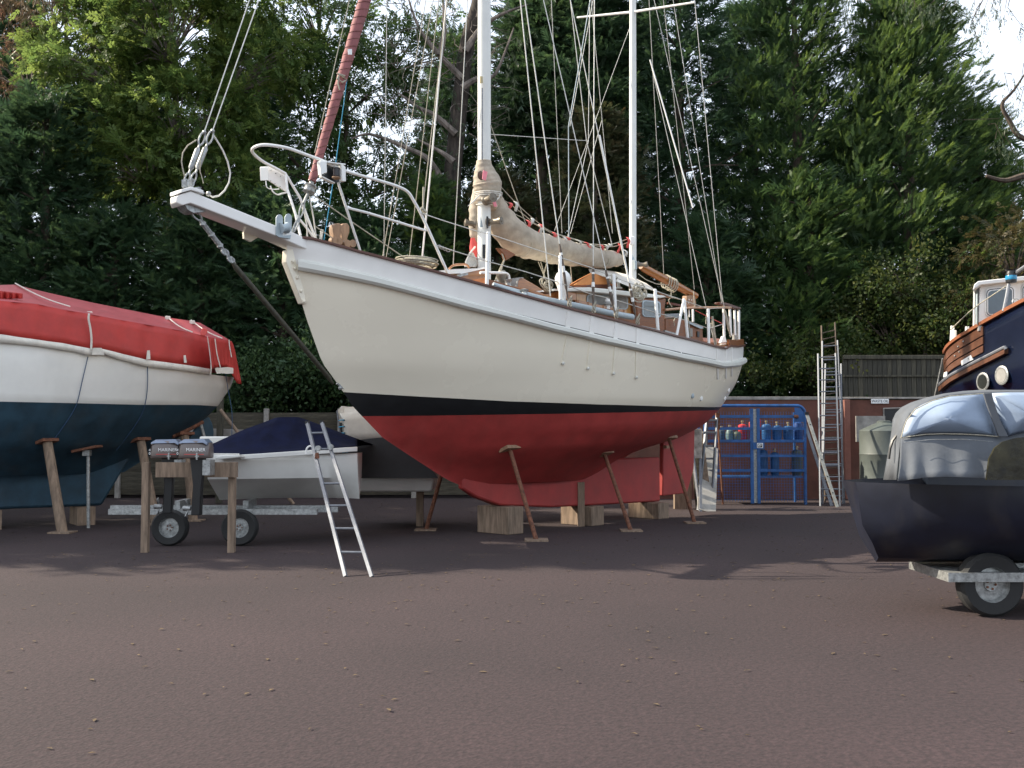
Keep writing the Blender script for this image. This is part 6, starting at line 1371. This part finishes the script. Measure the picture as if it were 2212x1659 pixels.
def v_gum(seed):
    g = np.random.default_rng(seed); T = []
    for i in range(9):
        x = .05 + i * .11; a = g.uniform(0, 6.28); l_ = .42; b = np.array([x, 0, 0]); tip = b + np.array([.12 + .3 * abs(math.cos(a)), .26 * math.sin(a), -.30 + g.uniform(-.1, .1)]) * l_ * 2.2
        T += tri_leaf(b, tip, .038, [g.uniform(-1, 1), g.uniform(-1, 1), g.uniform(-1, 1)])
    return np.array(T)
def v_ivy(seed):
    g = np.random.default_rng(seed); T = []
    for i in range(10):
        b = g.uniform(-.45, .45, 3) + [.4, 0, 0]; d = g.normal(size=3); d[2] -= .4; d /= np.linalg.norm(d); T += tri_leaf(b, b + d * .27, .085, g.normal(size=3))
    return np.array(T)
VAR = {'cypress': [v_cypress(i) for i in range(5)], 'pinnate': [v_pinnate(i) for i in range(5)], 'gum': [v_gum(i) for i in range(5)], 'ivy': [v_ivy(i) for i in range(5)]}
def foliage(name, kind, pos, dirs, size, tint, m, parent, droop=None):
    off = np.array(wloc(parent)); pos = np.asarray(pos) - off; dirs = np.asarray(dirs, float); N = len(pos)
    dirs /= np.linalg.norm(dirs, axis=1, keepdims=True) + 1e-9
    ref = np.tile([0., 0., 1.], (N, 1)); y = np.cross(ref, dirs); y /= np.linalg.norm(y, axis=1, keepdims=True) + 1e-6; z = np.cross(dirs, y)
    roll = rng.uniform(-1.1, 1.1, N) if kind != 'gum' else rng.uniform(-.3, .3, N)
    c_, s_ = np.cos(roll)[:, None], np.sin(roll)[:, None]; y2 = y * c_ + z * s_; z2 = -y * s_ + z * c_
    out = []; tn = []; vs = VAR[kind]; which = rng.integers(0, len(vs), N)
    for k, T in enumerate(vs):
        idx = np.where(which == k)[0]
        if not len(idx): continue
        P_ = T.reshape(-1, 3)
        w = (P_[None, :, 0:1] * dirs[idx][:, None] + P_[None, :, 1:2] * y2[idx][:, None] + P_[None, :, 2:3] * z2[idx][:, None]) * size[idx][:, None, None] + pos[idx][:, None]
        out.append(w.reshape(-1, 3)); tn.append(np.repeat(tint[idx], len(P_)))
    V = np.concatenate(out).astype(np.float32); TN = np.concatenate(tn).astype(np.float32); nt_ = len(V) // 3
    me = bpy.data.meshes.new(name); me.vertices.add(len(V)); me.vertices.foreach_set('co', V.ravel())
    me.loops.add(len(V)); me.loops.foreach_set('vertex_index', np.arange(len(V), dtype=np.int32))
    me.polygons.add(nt_); me.polygons.foreach_set('loop_start', np.arange(0, len(V), 3, dtype=np.int32)); me.polygons.foreach_set('loop_total', np.full(nt_, 3, dtype=np.int32))
    ca = me.attributes.new('tint', 'FLOAT', 'POINT'); ca.data.foreach_set('value', TN)
    me.update(calc_edges=True); me.materials.append(m)
    o = bpy.data.objects.new(name, me); C.objects.link(o); o.parent = parent
    global TRI; TRI += nt_
    return o
TRI = 0
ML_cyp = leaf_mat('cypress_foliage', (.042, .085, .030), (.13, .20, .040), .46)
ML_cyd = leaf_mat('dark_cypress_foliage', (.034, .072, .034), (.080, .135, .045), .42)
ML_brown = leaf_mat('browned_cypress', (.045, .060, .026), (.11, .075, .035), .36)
ML_ash = leaf_mat('ash_leaves', (.065, .125, .034), (.18, .235, .058), .55)
ML_gum = leaf_mat('gum_leaves', (.045, .080, .045), (.10, .12, .065), .35)
ML_gumf = leaf_mat('grey_gum_leaves', (.07, .10, .075), (.13, .14, .10), .35)
ML_ivy = leaf_mat('shrub_leaves', (.028, .060, .015), (.09, .10, .025), .45)
ML_autumn = leaf_mat('autumn_leaves', (.045, .052, .018), (.10, .075, .03), .45)
def boughs(n, zr, rf, up, spread=1.0, az=None, axis=lambda z: (0, 0), per=26, lead=.45, jit=.22, bias=(0, 0, 0), inner=.35):
    """points and directions of sprays set along boughs that leave the trunk axis; rf(z, azimuth) = crown radius"""
    P_ = []; D_ = []; F_ = []; B_ = []
    for i in range(n):
        z = rng.uniform(*zr); a = rng.uniform(0, 2 * math.pi) if az is None else rng.normal(az[0], az[1])
        r_ = rf(z, a) * rng.uniform(.72, 1.12); u_ = up + rng.normal(0, .16); d = np.array([math.cos(a), math.sin(a), u_]) ; cx_, cy_ = axis(z)
        k = rng.uniform(inner, 1.0, per) ** .8
        base = np.array([cx_, cy_, z]); pts = base + d[None] * (k * r_)[:, None] * [1, 1, 1]; pts[:, 2] += -.10 * r_ * (k ** 2)
        side = np.array([-d[1], d[0], 0]); lat = rng.normal(0, 1, per) * jit * (1.25 - k) * r_ * .9
        pts += side[None] * lat[:, None]; pts += rng.normal(0, .10, (per, 3))
        dd = d[None] * lead + side[None] * (np.sign(lat) * rng.uniform(.05, .7, per))[:, None] * spread + rng.normal(0, .22, (per, 3)) + np.array(bias)[None]
        P_.append(pts); D_.append(dd); F_.append(k); B_.append((base, base + d * r_ * .85))
    return np.concatenate(P_), np.concatenate(D_), np.concatenate(F_), B_
def trunk(parent, x, y, h, r0, m, lean=(0, 0), wob=.15, name='trunk', z0=0, r1=.05):
    pts = []; 
    for i in range(14):
        q = i / 13; pts.append((x + lean[0] * q + wob * mnoise.noise(Vector((x, q * 3, 1))), y + lean[1] * q + wob * mnoise.noise(Vector((y, q * 3, 5))), z0 + h * q))
    return part(name, MB().tube(pts, [r0 * (1 - q / 13) + r1 * q / 13 for q in range(14)], 10), m, parent), pts
def limbs(parent, B_, n, m, r_=.05):
    mb = MB()
    for a, b in B_[:n]:
        mid = (a + b) / 2 + np.array([0, 0, .12]); mb.tube([a, mid, b], [r_, r_ * .6, r_ * .2], 5, False)
    if mb.v: part('limbs', mb, m, parent, kind='stuff')
def conifer(x, y, R_, H, label, m=ML_cyp, n=170, per=26, z0=.6, size=.40, up=.35, shape=1.0, tint_p=1.0, bias=(0, 0, 0), group=None, azf=None, tipc=.55, inner=.25, zlow=None, sq=.62, core=38):
    t = thing('cypress_tree', label, 'tree', (x, y, 0), group)
    tr, pts = trunk(t, x, y, H * .93, .10 + H * .014, M_bark)
    ph = rng.uniform(0, 6.28)
    def rf(z, a): return R_ * (max(0.04, 1 - (z / H) ** (1.7 * shape)) ** sq) * (1 + .16 * math.sin(3 * a + z * .9 + ph)) 
    zz = zlow if zlow else z0
    P_, D_, K_, B_ = boughs(n, (zz, H * .97), rf, up, axis=lambda z: (x, y), per=per, bias=bias, az=azf, inner=inner)
    # thin out the side that nobody sees
    keep = (P_[:, 1] < y + R_ * .3) | (rng.random(len(P_)) < .25); P_, D_, K_ = P_[keep], D_[keep], K_[keep]
    P_[:, 2] = np.maximum(P_[:, 2], .15)
    br = rng.random(len(P_)); tint = np.clip((K_ - .55) * 1.5 * br * tint_p + rng.normal(0, .08, len(P_)), 0, 1)  # outer sprays tinted yellower, sunlit tips put into the colour
    sz = size * rng.uniform(.6, 1.25, len(P_))
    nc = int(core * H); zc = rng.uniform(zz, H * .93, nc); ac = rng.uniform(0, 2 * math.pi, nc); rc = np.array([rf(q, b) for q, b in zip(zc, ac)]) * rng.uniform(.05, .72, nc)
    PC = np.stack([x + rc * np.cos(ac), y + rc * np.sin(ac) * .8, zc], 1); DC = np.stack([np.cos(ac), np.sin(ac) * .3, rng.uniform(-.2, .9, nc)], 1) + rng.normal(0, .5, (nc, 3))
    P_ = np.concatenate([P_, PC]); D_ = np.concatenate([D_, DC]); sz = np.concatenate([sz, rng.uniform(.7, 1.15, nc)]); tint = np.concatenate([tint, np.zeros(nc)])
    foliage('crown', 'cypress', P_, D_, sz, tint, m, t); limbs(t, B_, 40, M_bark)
    return t
def broad(nm, label, x, y, clumps, kind, m, size, tr=None, lim=True, mt=M_bark, leafn=1.0, cat='tree', bias=(0, 0, -.25), group=None):
    """clumps: list of (cx, cy, cz, rx, rz, n)"""
    t = thing(nm, label, cat, (x, y, 0), group)
    if tr: trunk(t, x, y, tr[0], tr[1], mt, tr[2] if len(tr) > 2 else (0, 0))
    P_ = []; D_ = []; mb = MB()
    for cx_, cy_, cz, rx, rz, n in clumps:
        n = int(n * leafn); nb = max(4, n // 16)
        dd = rng.normal(size=(nb, 3)); dd[:, 2] = dd[:, 2] * .7 + .15; dd /= np.linalg.norm(dd, axis=1, keepdims=True); rad = rng.uniform(.45, 1.0, nb) ** .6
        tips = np.array([cx_, cy_, cz]) + dd * rad[:, None] * [rx, rx * .8, rz]
        for i in range(nb):
            k = n // nb; p = tips[i] + rng.normal(0, .23, (k, 3)) * [1.2, 1.0, .75]
            P_.append(p); D_.append(dd[i][None] * .6 + rng.normal(0, .55, (k, 3)) + np.array(bias)[None])
            if lim and i % 2 == 0:
                c0 = Vector((cx_ * .6 + x * .4, cy_ * .6 + y * .4, cz - rz * .55)); q = Vector(tips[i]); mb.tube([c0, (c0 + q) / 2 + Vector((0, 0, .2)), q], [.035, .02, .008], 4, False)
    P_ = np.concatenate(P_); D_ = np.concatenate(D_); P_[:, 2] = np.maximum(P_[:, 2], .3)
    tint = np.clip(rng.beta(1.5, 2.2, len(P_)), 0, 1); foliage('crown', kind, P_, D_, size * rng.uniform(.65, 1.25, len(P_)), tint, m, t)
    if mb.v: part('limbs', mb, mt, t, kind='stuff')
    return t
def X30(u, Y=30): return (u - CX) / F * Y
def Zv(v, Y=30): return AT(1106, v, Y)[2]
# right-hand mass of cypress
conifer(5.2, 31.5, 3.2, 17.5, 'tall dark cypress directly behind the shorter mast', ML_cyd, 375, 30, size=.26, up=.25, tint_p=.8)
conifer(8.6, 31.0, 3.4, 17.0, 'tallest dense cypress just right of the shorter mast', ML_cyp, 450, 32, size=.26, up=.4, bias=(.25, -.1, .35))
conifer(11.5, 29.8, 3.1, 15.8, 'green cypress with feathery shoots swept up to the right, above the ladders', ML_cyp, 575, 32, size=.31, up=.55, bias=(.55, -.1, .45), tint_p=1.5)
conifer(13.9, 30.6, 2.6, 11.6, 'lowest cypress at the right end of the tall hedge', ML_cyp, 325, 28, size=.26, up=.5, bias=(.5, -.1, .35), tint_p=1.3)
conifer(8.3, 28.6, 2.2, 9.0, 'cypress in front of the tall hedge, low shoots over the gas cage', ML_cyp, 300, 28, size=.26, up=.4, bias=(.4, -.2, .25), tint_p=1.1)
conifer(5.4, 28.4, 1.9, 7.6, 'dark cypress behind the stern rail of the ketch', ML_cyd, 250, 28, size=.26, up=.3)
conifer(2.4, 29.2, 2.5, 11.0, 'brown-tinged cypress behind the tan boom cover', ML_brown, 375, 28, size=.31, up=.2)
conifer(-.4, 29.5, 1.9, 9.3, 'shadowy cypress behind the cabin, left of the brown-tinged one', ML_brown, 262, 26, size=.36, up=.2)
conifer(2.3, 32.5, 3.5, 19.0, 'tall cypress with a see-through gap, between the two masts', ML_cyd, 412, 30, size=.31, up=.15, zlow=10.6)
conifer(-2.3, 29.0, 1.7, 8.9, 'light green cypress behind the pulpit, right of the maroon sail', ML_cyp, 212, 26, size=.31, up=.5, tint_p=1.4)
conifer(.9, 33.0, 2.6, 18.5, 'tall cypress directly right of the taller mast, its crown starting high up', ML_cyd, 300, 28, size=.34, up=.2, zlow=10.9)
# left hedge
conifer(-15.6, 29.5, 2.5, 11.4, 'dark cypress at the left edge, beneath the reddish gum', ML_cyd, 300, 28, size=.32, up=.3, sq=.5)
conifer(-13.1, 28.8, 2.3, 11.6, 'dark pointed cypress left of the sunlit ash tree', ML_cyd, 300, 28, size=.32, up=.3, sq=.5)
low1 = conifer(-11.0, 28.3, 2.2, 7.9, 'low hedge cypress above the long red cover', ML_cyd, 270, 28, size=.32, up=.3, sq=.45)
low2 = conifer(-8.6, 28.5, 2.2, 8.1, 'hedge cypress above the stern end of the red cover', ML_cyd, 270, 28, size=.32, up=.3, sq=.45)
dup(low1, (-6.3, 28.3, 0), 0, 'hedge cypress beneath the bowsprit tip', (-1, 1, 1.05))
dup(low2, (-4.2, 28.6, 0), 0, 'hedge cypress behind the bobstay of the ketch', (-1, 1, .97))
broad('laurel_bush', 'round-leaved dark bush over the grey fence, right of the red cover', -6.4, 27.4, [(-6.8, 27.2, 3.0, 1.2, .9, 700), (-5.2, 27.1, 3.3, 1.2, 1.0, 800), (-3.6, 27.2, 3.0, 1.1, .8, 700)], 'ivy', ML_cyd, .42, (2.4, .08), cat='bush')
# ash at left
broad('ash_tree', 'sunlit light green leafy tree at upper left with a pale straight trunk', -10.4, 31.0,
  [(-12.4, 30.6, 12.6, 1.9, 1.6, 1150), (-10.3, 30.6, 13.8, 2.2, 1.8, 1300), (-12.0, 30.0, 10.6, 1.6, 1.3, 900), (-9.6, 30.2, 11.0, 1.9, 1.6, 1200), (-10.8, 29.4, 9.3, 1.3, 1.0, 650), (-8.6, 30.3, 9.0, 1.5, 1.2, 700), (-7.6, 31.2, 12.8, 1.8, 1.7, 900), (-9.2, 29.6, 7.6, .9, .7, 300), (-11.4, 31.5, 15.4, 2.4, 1.4, 1000), (-7.8, 30.6, 15.6, 2.2, 1.4, 900), (-13.4, 31.5, 14.2, 1.5, 1.3, 500)],
  'pinnate', ML_ash, .40, (13.5, .23, (.1, 0)), mt=M_barkp)
# dark leafy mass with sky gaps behind the maroon sail
broad('poplar_tree', 'dark leafy tree full of bright sky gaps behind the maroon rolled sail', -5.6, 32.0,
  [(-6.6, 31.8, 10.2, 1.6, 1.5, 560), (-5.0, 32, 12.4, 1.9, 1.6, 820), (-6.4, 32.4, 14.6, 2.2, 1.5, 820), (-3.6, 31.6, 9.6, 1.4, 1.3, 430), (-4.6, 31.6, 8.6, 1.2, 1.0, 330), (-2.8, 32, 13.4, 1.5, 1.5, 400)],
  'pinnate', leaf_mat('dark_leaves', (.038, .085, .028), (.09, .14, .035), .5), .40, (14, .16, (.4, 0)))
# gum tree: heavy trunk, bare branches
gum = thing('gum_tree', 'big gum tree with a brown leaning trunk and bare twigs, left of the taller mast', 'tree', (-1.9, 30.4, 0))
def tp(u, v, Y=30.4): return AT(u, v, Y)
part('trunk', MB().tube(sm([(-1.9, 30.4, 0), tp(968, 600), tp(972, 450), tp(985, 300), tp(998, 180), tp(1010, 90), tp(1035, 0), tp(1060, -120), tp(1075, -260)], 4), [.30 - .004 * i for i in range(33)], 12), mat('dim_bark', (.065, .052, .042), .95, var=.35, scale=9, stretch=(1, 1, .3), bump=.9, bscale=18), gum)
for k, pts in enumerate([[(1000, 170), (950, 120), (905, 60), (880, -10)], [(1005, 110), (1040, 60), (1085, 30), (1140, 10)], [(985, 290), (940, 250), (900, 230), (860, 200)], [(975, 430), (930, 350), (880, 320), (800, 290), (760, 300)], [(998, 190), (1030, 170), (1070, 160), (1110, 60)], [(950, 120), (960, 60), (955, -20)], [(980, 350), (955, 330), (900, 300)]]):
    part('branch', MB().tube(sm([tp(u, v, 30.2 - .1 * k) for u, v in pts], 4), [.11 - .09 * i / (len(pts) * 4 - 4) for i in range(len(pts) * 4 - 3)], 7), M_barkp, gum)
tw = MB()
for i in range(150):
    u = rng.uniform(830, 1060); v = rng.uniform(-20, 330); a = rng.uniform(1.2, 3.4) if u < 1000 else rng.uniform(-.6, 1.6); p = Vector(tp(u, v, rng.uniform(29.4, 30.6))); pts = [p]; 
    for k in range(5): a += rng.normal(0, .28); p = p + Vector((math.cos(a) * .22, rng.normal(0, .05), math.sin(a) * .16 - .02)); pts.append(p)
    tw.tube(pts, [.014, .011, .009, .007, .005, .003], 4, False)
part('twigs', tw, M_barkp, gum, kind='stuff')
n = 420; P_ = np.stack([rng.normal(-2.2, 1.7, n), rng.uniform(29.4, 31.2, n), rng.uniform(8.6, 15.5, n)], 1); P_ = P_[np.abs(P_[:, 0] + 2.2) < 3.6]
cl_ = np.round(P_ * 1.1) / 1.1; P_ = cl_ + rng.normal(0, .22, cl_.shape); foliage('crown', 'gum', P_, np.tile([0, -.1, -.6], (len(P_), 1)) + rng.normal(0, .35, P_.shape), .42 * rng.uniform(.6, 1.2, len(P_)), rng.random(len(P_)), ML_gum, gum)
# reddish gum at far left top
broad('gum_tree', 'gum tree with pale forked trunk and reddish leaves, top left corner', -14.3, 32.5, [(-14.6, 32, 15.0, 1.3, 1.6, 330), (-15.8, 32, 13.0, 1.4, 1.3, 300), (-13.6, 32, 15.8, 1.0, 1.0, 200), (-15.9, 32, 16.2, 1.5, 1.2, 300)], 'gum', leaf_mat('reddish_gum', (.08, .085, .04), (.20, .11, .07), .4), .46, (15.5, .2, (.1, 0)), mt=M_barkp)
# far-right gums
broad('gum_tree', 'hazy grey-green gum tree beyond the hedge at the right edge', 16.8, 36.5, [(16.5, 36, 10.6, 1.6, 1.4, 420), (15.2, 35.6, 12.3, 1.1, 1.0, 260), (17.8, 36, 9.0, 1.6, 1.2, 420), (16.4, 36, 8.0, 1.5, 1.2, 380), (18.2, 36, 7.0, 1.5, 1.2, 380)], 'gum', ML_gumf, .48, (11.5, .22, (-.3, 0)), mt=M_barkp)
broad('gum_tree', 'gum crown against the sky at the top right of the tall hedge', 13.0, 35.5, [(13.4, 35, 15.2, 1.4, 1.6, 420), (12.2, 35, 17.0, 1.4, 1.2, 420), (14.2, 35, 13.4, 1.0, 1.1, 260)], 'gum', ML_gum, .46, (16.0, .2), mt=M_barkp)
hg = thing('gum_tree', 'gum tree standing right of the picture, only its hanging leaf sprays show against the sky', 'tree', (17.5, 25.5, 0))
trunk(hg, 17.5, 25.5, 14, .28, M_barkp, (-.5, 0))
part('branch', MB().tube(sm([(17.1, 25.5, 10), (15.2, 25.2, 13.4), (12.6, 25, 13.9), (10.4, 25, 13.4), (9.6, 25, 13.2)], 5), [.14 - .006 * i for i in range(21)], 7), M_barkp, hg)
part('branch', MB().tube(sm([(17.1, 25.5, 6.0), tp(2300, 300, 25.3), tp(2212, 300, 25), tp(2180, 260, 25), tp(2165, 225, 25), tp(2190, 195, 25), tp(2220, 150, 25)], 4), [.10 - .0035 * i for i in range(25)], 6), M_bark, hg)
part('branch', MB().tube(sm([(17.2, 25.5, 7.0), tp(2290, 370, 25.2), tp(2212, 380, 25), tp(2170, 390, 25), tp(2130, 380, 25)], 4), [.12 - .005 * i for i in range(17)], 6), M_bark, hg)
P_ = []; tw = MB()
for (u, v) in [(2010, 8), (2035, 22), (2060, 10), (2085, 30), (2105, 12), (2120, 38), (2140, 20), (2095, 60), (2110, 85), (2150, 10), (2170, 25), (2000, 30), (1975, 15), (1950, 5), (2180, 200), (2200, 230), (2190, 260), (2205, 180), (2170, 310), (2195, 330), (2150, 300), (2210, 60)]:
    c_ = np.array(AT(u, v, 25 + rng.uniform(-.3, .3))); k = 9 if v < 100 else 6; P_.append(c_ + rng.normal(0, .12, (k, 3)))
    tw.tube([c_, c_ + np.array([rng.normal(0, .3), 0, .5]), c_ + np.array([rng.normal(0, .5), .1, 1.1 if v < 100 else .5])], [.006, .009, .012], 4, False)
P_ = np.concatenate(P_); foliage('crown', 'gum', P_, np.tile([0, 0, -.9], (len(P_), 1)) + rng.normal(0, .3, P_.shape), .24 * rng.uniform(.7, 1.2, len(P_)), rng.random(len(P_)), ML_gum, hg); part('twigs', tw, M_bark, hg, kind='stuff')
# shrubs at lower right
broad('leafy_shrub', 'brown-green creeper bush above the board fence', 10.8, 27.2, [(9.6, 27.6, 4.4, 1.2, 1.0, 420), (11.2, 27.2, 4.6, 1.3, 1.1, 560), (10.4, 27.4, 5.6, 1.3, .9, 420)], 'ivy', ML_ivy, .40, (4, .07), cat='bush', mt=M_bark)
broad('leafy_shrub', 'autumn-brown leafy bush left of the white wheelhouse', 12.8, 26.8, [(12.4, 26.6, 4.6, 1.1, 1.2, 520), (13.2, 26.8, 6.2, 1.3, 1.4, 640), (12.0, 26.4, 3.2, .7, .8, 220), (14.2, 26.8, 5.0, 1.2, 1.5, 500)], 'pinnate', ML_autumn, .27, (5, .08), cat='bush')
broad('leafy_shrub', 'sunlit yellow-green bushes glimpsed through the hedge at right', 10.5, 35.5, [(9.0, 35, 3.2, 1.6, 1.6, 330), (11.8, 35, 4.2, 1.8, 1.8, 420), (14.5, 35, 5.0, 1.8, 2.0, 420), (16.5, 34, 4.0, 2.0, 2.0, 420)], 'ivy', leaf_mat('sunlit_tint_leaves', (.10, .15, .03), (.22, .22, .05), .5), .5, (3, .07), cat='bush')  # sunlight on these bushes is put into the pale leaf colour
broad('leafy_shrub', 'dusky bush behind the hull end above the blue cage', 7.0, 27.3, [(6.0, 27.3, 3.2, .8, .5, 120), (8.4, 27.2, 3.4, 1.2, .8, 380)], 'ivy', ML_ivy, .36, (2.6, .06), cat='bush')
# darker trees farther back
far1 = conifer(8.5, 36.0, 3.6, 17.0, 'cypress farther back, behind the tallest one', ML_cyd, 230, 24, size=.60, up=.3, core=60)
for x, y, sc_, lab in [(4.2, 36.5, (-1, 1, 1), 'cypress farther back, seen between the masts'), (12.4, 35.0, (-.95, 1, .80), 'cypress farther back, behind the feathery shoots'), (1.4, 35.5, (1, 1, 1.08), 'cypress farther back, just right of the taller mast'), (-1.9, 36.5, (-.8, 1, .95), 'cypress farther back, behind the gum trunk'),
        (-13.2, 35.0, (1.05, 1, .98), 'cypress farther back, behind the sunlit ash'), (-17.5, 35.5, (-1.1, 1, 1.0), 'cypress beyond the hedge at the far left'), (-9.2, 36.0, (-1, 1, .97), 'cypress farther back, behind the upper ash crown')]:
    dup(far1, (x, y, 0), 0, lab, sc_)
for i, (x, y, sz_) in enumerate([(-19.0, 27.0, .95), (-20.0, 23.6, .97), (-20.4, 20.4, 1.0), (-20.6, 17.2, .97)]):
    dup(far1, (x, y, 0), R(90) * (i % 2), ['hedge cypress just outside the left edge, nearest the corner', 'hedge cypress outside the left edge, second from the corner', 'hedge cypress outside the left edge, third from the corner', 'hedge cypress outside the left edge, farthest from the corner'][i], (sz_, .9, sz_))
for x, y, sc_, lab in [(15.6, 33.2, (1, 1, .98), 'cypress farther back at the right, behind the autumn bush'), (-5.4, 31.6, (1, 1, .98), 'cypress farther back, behind the bowsprit'), (-9.4, 31.8, (-1, 1, 1.15), 'cypress farther back, behind the ash trunk'), (-2.6, 32.2, (1, 1, .86), 'cypress farther back, behind the pulpit rail')]:
    dup(low1, (x, y, 0), 0, lab, sc_)
# fallen leaves on the yard
n = 5200; px_ = rng.uniform(-16, 16, n); py_ = 4 + 21 * rng.random(n) ** .6; a_ = rng.uniform(0, 6.28, n); l_ = rng.uniform(.015, .035, n)
V = []; Fc = []
for i in range(n):
    c_, s_ = math.cos(a_[i]) * l_[i], math.sin(a_[i]) * l_[i]; h_ = .006 + .006 * rng.random(); b_ = len(V)
    V += [(px_[i] - c_, py_[i] - s_, h_), (px_[i] + s_ * .4, py_[i] - c_ * .4, h_ + .004), (px_[i] + c_, py_[i] + s_, h_), (px_[i] - s_ * .4, py_[i] + c_ * .4, h_ + .003)]; Fc.append((b_, b_ + 1, b_ + 2, b_ + 3))
lm = MB(); lm.v = V; lm.f = Fc; part('fallen_leaves', lm, mat('dead_leaf', (.13, .085, .04), .9, var=.4, scale=20), None, label='dead leaves scattered over the yard surface', kind='stuff', cat='leaves')
open('/tmp/tris.txt', 'w').write(str(TRI))
